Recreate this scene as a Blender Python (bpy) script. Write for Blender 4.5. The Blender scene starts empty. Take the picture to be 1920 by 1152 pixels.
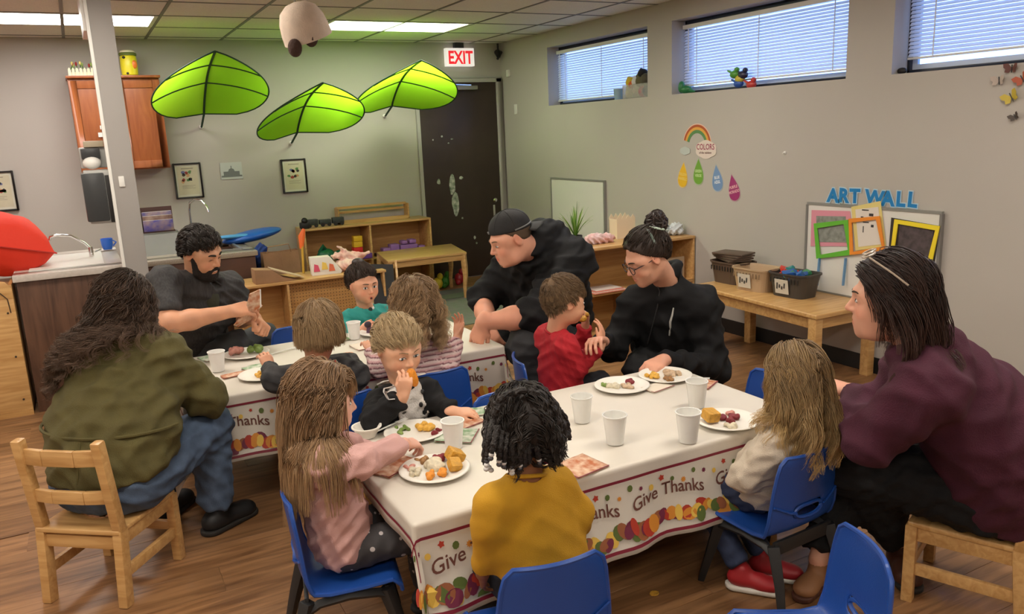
import bpy, bmesh, math, random
import numpy as np
from mathutils import Vector, Matrix
random.seed(7); RNG = np.random.RandomState(7)
PI = math.pi
S = bpy.context.scene
COL = S.collection
# ------------------------------------------------------------------ camera
CAM_H = 1.523
CF = 1500.35
_y, _p, _r = math.radians(27.774), math.radians(12.462), math.radians(-2.494)
FW = np.array([math.sin(_y)*math.cos(_p), math.cos(_y)*math.cos(_p), -math.sin(_p)])
_rt = np.array([math.cos(_y), -math.sin(_y), 0.0]); _up = np.cross(_rt, FW)
RR = _rt*math.cos(_r)+_up*math.sin(_r); UU = -_rt*math.sin(_r)+_up*math.cos(_r)
cam_d = bpy.data.cameras.new('camera'); cam = bpy.data.objects.new('camera', cam_d); COL.objects.link(cam)
cam_d.sensor_width = 36.0; cam_d.lens = CF/1920*36.0; cam_d.clip_start = 0.05; cam_d.clip_end = 200
cam.matrix_world = Matrix(((RR[0], UU[0], -FW[0], 0), (RR[1], UU[1], -FW[1], 0), (RR[2], UU[2], -FW[2], CAM_H), (0, 0, 0, 1)))
S.camera = cam

def ray(x, y): return FW*CF + RR*(x-960) - UU*(y-576)
def aty(x, y, Y):
    d = ray(x, y); p = d*(Y/d[1]); return np.array([p[0], p[1], p[2]+CAM_H])
def atx(x, y, X):
    d = ray(x, y); p = d*(X/d[0]); return np.array([p[0], p[1], p[2]+CAM_H])
def atz(x, y, z):
    d = ray(x, y); p = d*((z-CAM_H)/d[2]); return np.array([p[0], p[1], z])

# ------------------------------------------------------------------ world, lights, exposure
W = bpy.data.worlds.new('world'); S.world = W; W.use_nodes = True
bg = W.node_tree.nodes['Background']; bg.inputs[0].default_value = (0.30, 0.50, 1.0, 1); bg.inputs[1].default_value = 2.8
S.view_settings.view_transform = 'Standard'; S.view_settings.look = 'None'; S.view_settings.gamma = 1
S.view_settings.use_curve_mapping = False
S.view_settings.exposure = 0.82
XR, YB, CE = 4.06, 7.72, 2.406
XL, YF = -3.6, -2.6
LAMPS = [  # ceiling troffers: x0, x1, y0, y1 (one grid field each), power
    (1.90, 3.10, 6.37, 6.94), (-0.55, 0.655, 6.37, 6.94),
    (-0.55, 0.655, 3.93, 4.50), (1.90, 3.10, 3.93, 4.50),
    (1.90, 3.10, 1.49, 2.06), (-0.55, 0.655, 1.49, 2.06),
    (1.90, 3.10, -0.95, -0.38), (-0.55, 0.655, -0.95, -0.38), (-2.99, -1.79, 3.93, 4.50), (-2.99, -1.79, 6.37, 6.94)]
LAMP_EMIT = 9.0
# ------------------------------------------------------------------ materials
MATS = {}
def _n(nt, t, **k):
    n = nt.nodes.new(t)
    for a, b in k.items(): setattr(n, a, b)
    return n
def mat(name, col, rough=0.6, var=0.0, vscale=8.0, bump=0.0, bscale=60.0, metal=0.0, spec=0.5, trans=0.0, emit=0.0, sss=0.0, alpha=1.0, stretch=None, attr=None, sheen=0.0, coat=0.0, col2=None, detail=4):
    if name in MATS: return MATS[name]
    m = bpy.data.materials.new(name); m.use_nodes = True; nt = m.node_tree; b = nt.nodes['Principled BSDF']
    c = (col[0], col[1], col[2], 1)
    b.inputs['Base Color'].default_value = c; b.inputs['Roughness'].default_value = rough
    b.inputs['Metallic'].default_value = metal; b.inputs['Specular IOR Level'].default_value = spec
    if trans: b.inputs['Transmission Weight'].default_value = trans
    if emit: b.inputs['Emission Color'].default_value = c; b.inputs['Emission Strength'].default_value = emit
    if sss: b.inputs['Subsurface Weight'].default_value = sss; b.inputs['Subsurface Radius'].default_value = (0.012, 0.005, 0.003); b.inputs['Subsurface Scale'].default_value = 1.0
    if alpha < 1: b.inputs['Alpha'].default_value = alpha
    if sheen: b.inputs['Sheen Weight'].default_value = sheen
    if coat: b.inputs['Coat Weight'].default_value = coat
    tc = _n(nt, 'ShaderNodeTexCoord'); src = tc.outputs['Object']
    if stretch:
        mp = _n(nt, 'ShaderNodeMapping'); mp.inputs['Scale'].default_value = stretch; nt.links.new(src, mp.inputs['Vector']); src = mp.outputs['Vector']
    last = None
    if attr:
        a = _n(nt, 'ShaderNodeVertexColor', layer_name=attr); last = a.outputs['Color']
    if var:
        no = _n(nt, 'ShaderNodeTexNoise'); no.inputs['Scale'].default_value = vscale; no.inputs['Detail'].default_value = detail
        nt.links.new(src, no.inputs['Vector'])
        mr = _n(nt, 'ShaderNodeMapRange'); mr.inputs[1].default_value = 0.3; mr.inputs[2].default_value = 0.7
        nt.links.new(no.outputs['Fac'], mr.inputs[0])
        mx = _n(nt, 'ShaderNodeMix', data_type='RGBA')
        d = col2 if col2 else tuple(max(0, v*(1-var)) for v in col)
        if last is not None:
            mx.blend_type = 'MULTIPLY'; mx.inputs[0].default_value = 1.0
            mm = _n(nt, 'ShaderNodeMapRange'); mm.inputs[3].default_value = 1-var; mm.inputs[4].default_value = 1+var*0.4
            nt.links.new(no.outputs['Fac'], mm.inputs[0]); nt.links.new(last, mx.inputs[6]); nt.links.new(mm.outputs[0], mx.inputs[7])
        else:
            mx.inputs[6].default_value = c; mx.inputs[7].default_value = (d[0], d[1], d[2], 1); nt.links.new(mr.outputs[0], mx.inputs[0])
        last = mx.outputs[2]
    if last is not None: nt.links.new(last, b.inputs['Base Color'])
    if bump:
        nb = _n(nt, 'ShaderNodeTexNoise'); nb.inputs['Scale'].default_value = bscale; nb.inputs['Detail'].default_value = 3
        nt.links.new(src, nb.inputs['Vector'])
        bp = _n(nt, 'ShaderNodeBump'); bp.inputs['Strength'].default_value = bump; bp.inputs['Distance'].default_value = 0.01
        nt.links.new(nb.outputs['Fac'], bp.inputs['Height']); nt.links.new(bp.outputs['Normal'], b.inputs['Normal'])
    MATS[name] = m; return m

def srgb(h):
    h = h.lstrip('#'); v = [int(h[i:i+2], 16)/255 for i in (0, 2, 4)]
    return tuple((x/12.92 if x <= 0.04045 else ((x+0.055)/1.055)**2.4) for x in v)

# ------------------------------------------------------------------ objects
def meta(o, label=None, cat=None, group=None, kind=None):
    if label: o['label'] = label
    if cat: o['category'] = cat
    if group: o['group'] = group
    if kind: o['kind'] = kind
    return o
def empty(name, loc=(0, 0, 0), rz=0.0, label=None, cat=None, group=None, kind=None):
    o = bpy.data.objects.new(name, None); COL.objects.link(o); o.empty_display_size = 0.05
    o.location = loc; o.rotation_euler = (0, 0, rz)
    return meta(o, label, cat, group, kind)
def link(name, me, parent=None, loc=None, rot=None):
    o = bpy.data.objects.new(name, me); COL.objects.link(o)
    if parent is not None: o.parent = parent
    if loc is not None: o.location = loc
    if rot is not None: o.rotation_euler = rot
    return o
def from_arrays(name, V, F, m, parent=None, smooth=True, loc=None, rot=None, mats=None, midx=None):
    me = bpy.data.meshes.new(name); me.from_pydata([tuple(v) for v in V], [], F if isinstance(F, list) else F.tolist())
    if isinstance(m, (list, tuple)):
        for q in m: me.materials.append(q)
    elif m: me.materials.append(m)
    if smooth: me.polygons.foreach_set('use_smooth', [True]*len(me.polygons))
    if midx is not None: me.polygons.foreach_set('material_index', midx)
    me.update(); return link(name, me, parent, loc, rot)
class MB:
    """collects simple solids, builds them as one mesh object"""
    def __init__(s): s.V = []; s.F = []; s.M = []; s.cur = 0
    def add(s, V, F):
        n = len(s.V); s.V += [tuple(v) for v in V]; s.F += [tuple(i+n for i in f) for f in F]; s.M += [s.cur]*len(F); return s
    def box(s, x0, x1, y0, y1, z0, z1, R=None, c=None):
        V = [Vector((x, y, z)) for x in (x0, x1) for y in (y0, y1) for z in (z0, z1)]
        if R is not None: V = [R @ v for v in V]
        return s.add(V, [(0, 1, 3, 2), (4, 6, 7, 5), (0, 4, 5, 1), (2, 3, 7, 6), (0, 2, 6, 4), (1, 5, 7, 3)])
    def bar(s, a, b, w, h=None, up=(0, 0, 1)):
        """rectangular bar from a to b"""
        h = h or w; a = Vector(a); b = Vector(b); d = (b-a).normalized(); u = Vector(up)
        if abs(d.dot(u)) > 0.95: u = Vector((0, 1, 0))
        r = d.cross(u).normalized(); u = r.cross(d)
        V = [p+r*sx*w/2+u*sz*h/2 for p in (a, b) for sx, sz in ((-1, -1), (1, -1), (1, 1), (-1, 1))]
        return s.add(V, [(3, 2, 1, 0), (4, 5, 6, 7), (0, 1, 5, 4), (1, 2, 6, 5), (2, 3, 7, 6), (3, 0, 4, 7)])
    def tube(s, pts, r, n=8, cap=True):
        pts = [Vector(p) for p in pts]; rs = r if isinstance(r, (list, tuple)) else [r]*len(pts)
        V = []; F = []; ref = None
        for i, p in enumerate(pts):
            d = (pts[min(i+1, len(pts)-1)]-pts[max(i-1, 0)]).normalized()
            if ref is None:
                ref = Vector((0, 0, 1)) if abs(d.z) < 0.9 else Vector((1, 0, 0))
            u = (ref-d*ref.dot(d)).normalized(); v = d.cross(u); ref = u
            for k in range(n):
                a = 2*PI*k/n; V.append(p+(u*math.cos(a)+v*math.sin(a))*rs[i])
        for i in range(len(pts)-1):
            for k in range(n):
                F.append((i*n+k, i*n+(k+1) % n, (i+1)*n+(k+1) % n, (i+1)*n+k))
        if cap: F.append(tuple(range(n-1, -1, -1))); F.append(tuple((len(pts)-1)*n+k for k in range(n)))
        return s.add(V, F)
    def lathe(s, prof, n=24, c=(0, 0, 0), R=None):
        V = []; F = []; m = len(prof)
        for r, z in prof:
            for k in range(n):
                a = 2*PI*k/n; v = Vector((r*math.cos(a), r*math.sin(a), z))
                if R is not None: v = R @ v
                V.append(v+Vector(c))
        for i in range(m-1):
            for k in range(n): F.append((i*n+k, i*n+(k+1) % n, (i+1)*n+(k+1) % n, (i+1)*n+k))
        F.append(tuple(range(n-1, -1, -1))); F.append(tuple((m-1)*n+k for k in range(n)))
        return s.add(V, F)
    def ell(s, c, r, nu=14, nv=8, R=None):
        V = []; F = []
        for i in range(nv+1):
            t = PI*i/nv
            for k in range(nu):
                a = 2*PI*k/nu; v = Vector((r[0]*math.sin(t)*math.cos(a), r[1]*math.sin(t)*math.sin(a), r[2]*math.cos(t)))
                if R is not None: v = R @ v
                V.append(v+Vector(c))
        for i in range(nv):
            for k in range(nu): F.append((i*nu+k, (i+1)*nu+k, (i+1)*nu+(k+1) % nu, i*nu+(k+1) % nu))
        return s.add(V, F)
    def prism(s, poly, t, f):
        """poly: 2D outline; f(u, v, w) -> 3D; thickness t"""
        n = len(poly); V = [f(u, v, 0) for u, v in poly]+[f(u, v, t) for u, v in poly]
        F = [tuple(range(n-1, -1, -1)), tuple(range(n, 2*n))]+[(i, (i+1) % n, (i+1) % n+n, i+n) for i in range(n)]
        return s.add(V, F)
    def build(s, name, m, parent=None, bevel=0.0, smooth=False, loc=None, rot=None, seg=2):
        me = bpy.data.meshes.new(name); me.from_pydata(s.V, [], s.F)
        if isinstance(m, (list, tuple)):
            for q in m: me.materials.append(q)
            me.polygons.foreach_set('material_index', s.M)
        else: me.materials.append(m)
        bm = bmesh.new(); bm.from_mesh(me)
        bmesh.ops.remove_doubles(bm, verts=bm.verts, dist=1e-6)
        bmesh.ops.recalc_face_normals(bm, faces=bm.faces)
        if bevel > 0:
            ed = [e for e in bm.edges if len(e.link_faces) == 2 and e.calc_face_angle(0) > 0.6]
            if ed: bmesh.ops.bevel(bm, geom=ed, offset=bevel, segments=seg, affect='EDGES', profile=0.6)
        if smooth or bevel > 0:
            for f in bm.faces: f.smooth = True
            for e in bm.edges:
                if len(e.link_faces) == 2 and e.calc_face_angle(0) > 0.7: e.smooth = False
        bm.to_mesh(me); bm.free()
        return link(name, me, parent, loc, rot)
def B(name, x0, x1, y0, y1, z0, z1, m, parent=None, bevel=0.0, **k): return MB().box(x0, x1, y0, y1, z0, z1).build(name, m, parent, bevel, **k)
def copy_tree(o, parent=None):
    c = o.copy(); COL.objects.link(c)
    if parent is not None: c.parent = parent
    for ch in list(o.children): copy_tree(ch, c)
    return c
def RZ(a): return Matrix.Rotation(a, 3, 'Z')
def text_mesh(name, s, size, m, parent, f, extrude=0.0, sub=0, bold=0.0, align='CENTER'):
    """lettering: text outline turned into a mesh and laid on a surface by f(u, v, w)"""
    cu = bpy.data.curves.new('lettering', 'FONT'); cu.body = s; cu.size = size; cu.align_x = align; cu.extrude = extrude; cu.offset = bold; cu.resolution_u = 3
    o = bpy.data.objects.new('lettering', cu); COL.objects.link(o)
    dg = bpy.context.evaluated_depsgraph_get(); me = bpy.data.meshes.new_from_object(o.evaluated_get(dg))
    bpy.data.objects.remove(o)
    if sub:
        bm = bmesh.new(); bm.from_mesh(me); bmesh.ops.subdivide_edges(bm, edges=[e for e in bm.edges if e.calc_length() > sub], cuts=2); bm.to_mesh(me); bm.free()
    for v in me.vertices: v.co = Vector(f(v.co.x, v.co.y, v.co.z))
    me.materials.clear(); me.materials.append(m); me.name = name
    return link(name, me, parent)

# ------------------------------------------------------------------ implicit surfaces -> continuous meshes
class Frame:
    def __init__(s, t=(0, 0, 0), R=None, sc=1.0): s.t = np.array(t, float); s.R = np.eye(3) if R is None else np.array(R, float); s.s = sc
    def w(s, p): return s.R @ (np.array(p, float)*s.s)+s.t
WORLD = Frame()
def look_frame(pos, fwd, roll=0.0, sc=1.0, up=(0, 0, 1)):
    """local y = forward, z = up, x = right"""
    f = np.array(fwd, float); f /= np.linalg.norm(f); u = np.array(up, float); r = np.cross(f, u); r /= np.linalg.norm(r); u = np.cross(r, f)
    r2 = r*math.cos(roll)+u*math.sin(roll); u2 = -r*math.sin(roll)+u*math.cos(roll)
    return Frame(pos, np.array([r2, f, u2]).T, sc)
def prim_cap(a, b, ra, rb=None, k=0.02, fr=WORLD, flat=None, op='+'):
    return dict(t='c', a=fr.w(a), b=fr.w(b), ra=ra*fr.s, rb=(rb if rb is not None else ra)*fr.s, k=k*fr.s, op=op, flat=flat)
def prim_ell(c, r, k=0.02, fr=WORLD, R=None, op='+'):
    r = np.array(r, float)*fr.s; M = fr.R if R is None else fr.R @ np.array(R)
    return dict(t='e', c=fr.w(c), r=r, R=M, k=k*fr.s, op=op)
def prim_cut(c, n, k=0.004, rad=9.0, fr=WORLD):
    """cut away everything on the side the normal points to (within rad)"""
    return dict(t='p', c=fr.w(c), n=fr.R @ (np.array(n, float)/np.linalg.norm(n)), rad=rad*fr.s, k=k, op='-')
def chain(pts, rs, k=0.02, fr=WORLD, flat=None):
    return [prim_cap(pts[i], pts[i+1], rs[i], rs[i+1], k, fr, flat) for i in range(len(pts)-1)]
def sdf_mesh(prims, h, pad=0.02, fold=None):
    lo = np.full(3, 1e9); hi = -lo
    for p in prims:
        if p['op'] == '-': continue
        if p['t'] == 'c': R = max(p['ra'], p['rb']); l = np.minimum(p['a'], p['b'])-R; u = np.maximum(p['a'], p['b'])+R
        else: e = np.sqrt(((p['R']*p['r'])**2).sum(1)); l = p['c']-e; u = p['c']+e
        p['lo'] = l; p['hi'] = u; lo = np.minimum(lo, l); hi = np.maximum(hi, u)
    lo = lo-pad-2*h; hi = hi+pad+2*h; n = np.ceil((hi-lo)/h).astype(int)+1
    D = np.full(n, 0.15, np.float32)
    ax = [(lo[i]+h*np.arange(n[i])).astype(np.float32) for i in range(3)]
    for p in prims:
        if p['op'] == '-':
            if p['t'] == 'c': R = max(p['ra'], p['rb']); l = np.minimum(p['a'], p['b'])-R; u = np.maximum(p['a'], p['b'])+R
            elif p['t'] == 'e': e = np.sqrt(((p['R']*p['r'])**2).sum(1)); l = p['c']-e; u = p['c']+e
            else: l = p['c']-p['rad']; u = p['c']+p['rad']
        else: l, u = p['lo'], p['hi']
        m = p['k']+2*h+(0.03 if p['op'] == '+' else 0.0)
        i0 = np.clip(((l-m-lo)/h).astype(int), 0, n-1); i1 = np.clip(np.ceil((u+m-lo)/h).astype(int)+1, 1, n)
        if (i1 <= i0).any(): continue
        X = ax[0][i0[0]:i1[0]][:, None, None]; Y = ax[1][i0[1]:i1[1]][None, :, None]; Z = ax[2][i0[2]:i1[2]][None, None, :]
        if p['t'] == 'c':
            a = p['a']; d = p['b']-a; L = max(float(d @ d), 1e-9)
            t = np.clip(((X-a[0])*d[0]+(Y-a[1])*d[1]+(Z-a[2])*d[2])/L, 0, 1)
            qx = X-a[0]-t*d[0]; qy = Y-a[1]-t*d[1]; qz = Z-a[2]-t*d[2]
            if p.get('flat') is not None:
                fn, fs = p['flat']; fn = np.array(fn, float)/np.linalg.norm(fn); w = (qx*fn[0]+qy*fn[1]+qz*fn[2])*(fs-1)
                qx = qx+w*fn[0]; qy = qy+w*fn[1]; qz = qz+w*fn[2]
            v = np.sqrt(qx**2+qy**2+qz**2)-(p['ra']+t*(p['rb']-p['ra']))
        elif p['t'] == 'e':
            R = p['R']; c = p['c']; r = p['r']
            q = [((X-c[0])*R[0, j]+(Y-c[1])*R[1, j]+(Z-c[2])*R[2, j]) for j in range(3)]
            k0 = np.sqrt((q[0]/r[0])**2+(q[1]/r[1])**2+(q[2]/r[2])**2); k1 = np.sqrt((q[0]/r[0]**2)**2+(q[1]/r[1]**2)**2+(q[2]/r[2]**2)**2)+1e-9
            v = k0*(k0-1)/k1
        else:
            c = p['c']; nn = p['n']; v = -((X-c[0])*nn[0]+(Y-c[1])*nn[1]+(Z-c[2])*nn[2])
            v = np.maximum(v, np.sqrt((X-c[0])**2+(Y-c[1])**2+(Z-c[2])**2)-p['rad'])
        A = D[i0[0]:i1[0], i0[1]:i1[1], i0[2]:i1[2]]; k = max(p['k'], 1e-5)
        if p['op'] == '+':
            hh = np.maximum(k-np.abs(A-v), 0)/k; A[...] = np.minimum(A, v)-hh*hh*k*0.25
        else:
            v = -v; hh = np.maximum(k-np.abs(A-v), 0)/k; A[...] = np.maximum(A, v)+hh*hh*k*0.25
    if fold is not None: pass
    # surface nets
    sg = D < 0
    c000 = [D[i:n[0]-1+i, j:n[1]-1+j, k:n[2]-1+k] for i in (0, 1) for j in (0, 1) for k in (0, 1)]
    s8 = sum((c < 0).astype(np.int8) for c in c000); act = (s8 > 0) & (s8 < 8)
    idx = np.argwhere(act); cid = -np.ones(act.shape, np.int32); cid[act] = np.arange(len(idx))
    vals = np.stack([c[act] for c in c000], 1)
    offs = np.array([(i, j, k) for i in (0, 1) for j in (0, 1) for k in (0, 1)], float)
    acc = np.zeros((len(idx), 3)); cnt = np.zeros(len(idx))
    for a in range(8):
        for b in range(a+1, 8):
            if abs(offs[a]-offs[b]).sum() != 1: continue
            va, vb = vals[:, a], vals[:, b]; cr = (va < 0) != (vb < 0)
            t = np.where(cr, va/np.where(cr, va-vb, 1), 0)
            acc += cr[:, None]*(offs[a]+(offs[b]-offs[a])*t[:, None]); cnt += cr
    V = lo+h*(idx+acc/np.maximum(cnt, 1)[:, None])
    F = []
    for axis in range(3):
        sl0 = [slice(None)]*3; sl1 = [slice(None)]*3; sl0[axis] = slice(0, -1); sl1[axis] = slice(1, None)
        a = sg[tuple(sl0)]; b = sg[tuple(sl1)]; e = np.argwhere(a != b)
        o1, o2 = [(1, 2), (2, 0), (0, 1)][axis]
        ok = (e[:, o1] > 0) & (e[:, o2] > 0) & (e[:, o1] < n[o1]-1) & (e[:, o2] < n[o2]-1); e = e[ok]
        ins = a[tuple(e.T)]
        d1 = np.zeros(3, int); d1[o1] = 1; d2 = np.zeros(3, int); d2[o2] = 1
        q = np.stack([cid[tuple((e-d1-d2).T)], cid[tuple((e-d2).T)], cid[tuple(e.T)], cid[tuple((e-d1).T)]], 1)
        q[~ins] = q[~ins][:, ::-1]; F.append(q)
    F = np.concatenate(F); F = F[(F >= 0).all(1)]
    # normals from faces for displacement
    return V, F
def vnormals(V, F):
    fn = np.cross(V[F[:, 2]]-V[F[:, 0]], V[F[:, 3]]-V[F[:, 1]]); N = np.zeros_like(V)
    for j in range(4): np.add.at(N, F[:, j], fn)
    return N/(np.linalg.norm(N, axis=1)[:, None]+1e-12)
def fold_disp(V, N, amp, wl, seed=0, dirs=None, sharp=1.0):
    """cloth folds: sum of warped ridge waves"""
    r = np.random.RandomState(seed); out = np.zeros(len(V))
    if dirs is None: dirs = [(0.2, 0.1, 1.0), (0.7, 0.2, 0.8), (-0.6, 0.5, 0.7), (0.3, -0.8, 0.5)]
    wx = np.sin(V[:, [1, 2, 0]]*9.0+r.rand(3)*6)*0.035+np.sin(V[:, [2, 0, 1]]*21+r.rand(3)*6)*0.012
    P = V+wx
    dirs = list(dirs)+[(r.normal(), r.normal(), r.normal()*1.5) for _ in range(3)]
    for i, d in enumerate(dirs):
        d = np.array(d, float); d /= np.linalg.norm(d); L = wl*(0.45+0.4*r.rand())
        ph = (P @ d)/L*2*PI+r.rand()*6
        m = 0.5+0.5*np.sin(P @ (np.array([d[1], -d[2], d[0]])*11)+r.rand()*6+V[:, 2]*7)
        out += (0.5+0.5*np.sin(ph))**(1.0+sharp)*m
    out -= out.mean()
    return V+N*(out*amp*0.62)[:, None]
def relax(V, F, it=1):
    for _ in range(it):
        A = np.zeros_like(V); C = np.zeros(len(V))
        for j in range(4):
            for q in ((j+1) % 4, (j-1) % 4):
                np.add.at(A, F[:, j], V[F[:, q]]); np.add.at(C, F[:, j], 1)
        V = 0.5*V+0.5*A/np.maximum(C, 1)[:, None]
    return V
def sdf_obj(name, prims, h, m, parent=None, folds=None, seed=0, colour=None, attr=None, rel=1):
    V, F = sdf_mesh(prims, h)
    if rel: V = relax(V, F, rel)
    if folds:
        N = vnormals(V, F); V = fold_disp(V, N, folds[0], folds[1], seed, folds[2] if len(folds) > 2 else None)
    loc = np.array(parent.location) if parent is not None else np.zeros(3)
    o = from_arrays(name, V-loc, F, m, parent)
    if colour is not None:
        c = colour(V); set_attr(o.data, attr or 'tint', c)
    return o
def set_attr(me, name, c):
    a = me.color_attributes.new(name, 'FLOAT_COLOR', 'POINT'); q = np.ones((len(c), 4), np.float32); q[:, :3] = c; a.data.foreach_set('color', q.ravel())
# ------------------------------------------------------------------ people
MATT = {}
def hair_mat(rough=0.5): return mat('hair_strands', (0.1, 0.05, 0.02), rough, attr='tint', var=0.25, vscale=40, spec=0.35)
def skin_mat(): return mat('skin', (0.6, 0.4, 0.3), 0.5, attr='tint', var=0.10, vscale=30, bump=0.06, bscale=260, sss=0.12, spec=0.4)
def head_prims(fr, kid=0.0, jowl=0.0, female=0.0):
    k = kid; P = []
    cr = (0.074+0.003*k, 0.091, 0.087+0.002*k)
    P.append(prim_ell((0, -0.012, 0.030), cr, 0.02, fr))
    P.append(prim_ell((0, 0.022, -0.030+0.006*k), (0.060+0.004*k, 0.066, 0.078-0.006*k), 0.035, fr))
    P.append(prim_ell((0, 0.038-0.004*k, -0.078+0.012*k), (0.045-0.004*female, 0.043, 0.030), 0.035, fr))
    P.append(prim_ell((0, 0.070-0.008*k, -0.098+0.012*k), (0.018, 0.016, 0.014), 0.028, fr))
    for s in (-1, 1):
        P.append(prim_ell((s*(0.038+0.002*k), 0.056, -0.036), (0.022+0.004*k, 0.022+0.002*k, 0.022+0.005*k), 0.03, fr))
        P.append(prim_cap((s*0.010, 0.083, 0.022), (s*0.045, 0.066, 0.020), 0.010-0.003*k, 0.009-0.003*k, 0.018, fr))
        P.append(prim_ell((s*0.031, 0.098, 0.000), (0.017, 0.019, 0.011), 0.014, fr, op='-'))
        P.append(prim_ell((s*0.031, 0.072, 0.001), (0.0155, 0.0125, 0.0125), 0.006, fr))
        P.append(prim_ell((s*0.060, 0.040, 0.012), (0.012, 0.02, 0.02), 0.03, fr))
        if jowl: P.append(prim_ell((s*0.036, 0.030, -0.080), (0.030*jowl, 0.034, 0.028), 0.03, fr))
        # ear
        P.append(prim_ell((s*0.076, -0.006, 0.000), (0.007, 0.019, 0.030), 0.008, fr, R=[[1, s*0.30, 0], [-s*0.30, 0.96, 0.2], [0, -0.2, 0.98]]))
        P.append(prim_ell((s*0.085, -0.003, 0.003), (0.006, 0.010, 0.017), 0.006, fr, op='-'))
    nl = 0.8 if k > 0.5 else 1.0
    P.append(prim_cap((0, 0.084, 0.010), (0, 0.084+0.022*nl, -0.026), 0.0065, 0.0095, 0.012, fr))
    for s in (-1, 1): P.append(prim_ell((s*0.0095, 0.095*1.0-0.004*k, -0.030), (0.0075, 0.010, 0.0065), 0.008, fr))
    for s in (-1, 1): P.append(prim_ell((s*0.006, 0.100-0.005*k, -0.0385), (0.003, 0.005, 0.003), 0.003, fr, op='-'))
    P.append(prim_ell((0, 0.070, -0.060), (0.026, 0.020, 0.020), 0.025, fr))
    P.append(prim_ell((0, 0.086, -0.0555), (0.020-0.002*k, 0.009, 0.0055), 0.006, fr))
    P.append(prim_ell((0, 0.084, -0.0665), (0.017-0.002*k, 0.0095, 0.0065), 0.006, fr))
    P.append(prim_ell((0, 0.097, -0.061), (0.019, 0.010, 0.0013), 0.003, fr, op='-'))
    return P
def axis_rot(a, ang):
    a = np.array(a, float)/np.linalg.norm(a); K = np.array([[0, -a[2], a[1]], [a[2], 0, -a[0]], [-a[1], a[0], 0]])
    return np.eye(3)+math.sin(ang)*K+(1-math.cos(ang))*K @ K
def hand_prims(wrist, fdir, back, side=1, sc=1.0, curl=0.35, thumb=0.5, spread=0.06):
    """side=+1: thumb on local +x; fingers go along fdir, back = normal of the back of the hand"""
    f = np.array(fdir, float); f /= np.linalg.norm(f); b = np.array(back, float); b -= f*(b @ f); b /= np.linalg.norm(b); x = np.cross(f, b)
    fr = Frame(wrist, np.array([x, f, b]).T, sc); P = []
    cl = curl if isinstance(curl, (list, tuple)) else [curl]*4
    P.append(prim_cap((0, -0.03, 0), (0, 0.012, 0), 0.026, 0.024, 0.02, fr, flat=(fr.R @ np.array([0, 0, 1.0]), 1.35)))
    for i in range(4):
        u = (1.5-i)*0.0195*side; ln = [0.95, 1.05, 1.0, 0.80][i]
        kx = np.array([u, 0.086-0.004*abs(i-1.2), 0.0])
        P.append(prim_cap((u*0.55, 0.012, 0), kx, 0.0135, 0.0110, 0.012, fr))
        d = np.array([math.sin(spread*(1.5-i))*side, math.cos(spread*(1.5-i)), 0]); p = kx; ang = 0.0
        for j, (L, r0, r1) in enumerate(((0.043, 0.0098, 0.0088), (0.027, 0.0088, 0.0080), (0.021, 0.0080, 0.0068))):
            ang = cl[i]*(0.9, 1.25, 0.9)[j]
            R = axis_rot((1, 0, 0), -ang); d = R @ d; q = p+d*L*ln
            P.append(prim_cap(p, q, r0, r1, 0.003, fr)); p = q
    t0 = np.array([0.016*side, 0.016, -0.006]); t1 = np.array([0.036*side, 0.046, -0.012-0.012*thumb]); t2 = np.array([(0.050-0.020*thumb)*side, 0.076, -0.018-0.02*thumb]); t3 = np.array([(0.056-0.036*thumb)*side, 0.100, -0.020-0.026*thumb])
    P.append(prim_cap(t0, t1, 0.015, 0.0115, 0.012, fr)); P.append(prim_cap(t1, t2, 0.0110, 0.0098, 0.005, fr)); P.append(prim_cap(t2, t3, 0.0098, 0.0078, 0.003, fr))
    P.append(prim_ell((0, 0.048, -0.003), (0.038, 0.044, 0.013), 0.012, fr))
    return P
def mid3(a, b): return (np.array(a)+np.array(b))/2
def unit(v): v = np.array(v, float); return v/np.linalg.norm(v)
def torso_prims(pel, neck, right, wid, dep, bend=0.0, k=0.07, sl=None):
    """stack of ellipsoids along the spine, from pelvis to neck; wid/dep are half sizes"""
    pel = np.array(pel, float); neck = np.array(neck, float); right = unit(right); n = len(wid); P = []
    ax = unit(neck-pel); right = unit(right-ax*(right @ ax)); fwd = np.cross(ax, right)
    L = np.linalg.norm(neck-pel)
    for i in range(n):
        t = i/(n-1); c = pel+(neck-pel)*t - fwd*bend*math.sin(PI*t)
        P.append(prim_ell(c, (wid[i], dep[i], L/(n-1)*0.95), k, WORLD, R=np.array([right, fwd, ax]).T))
    return P
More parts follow.
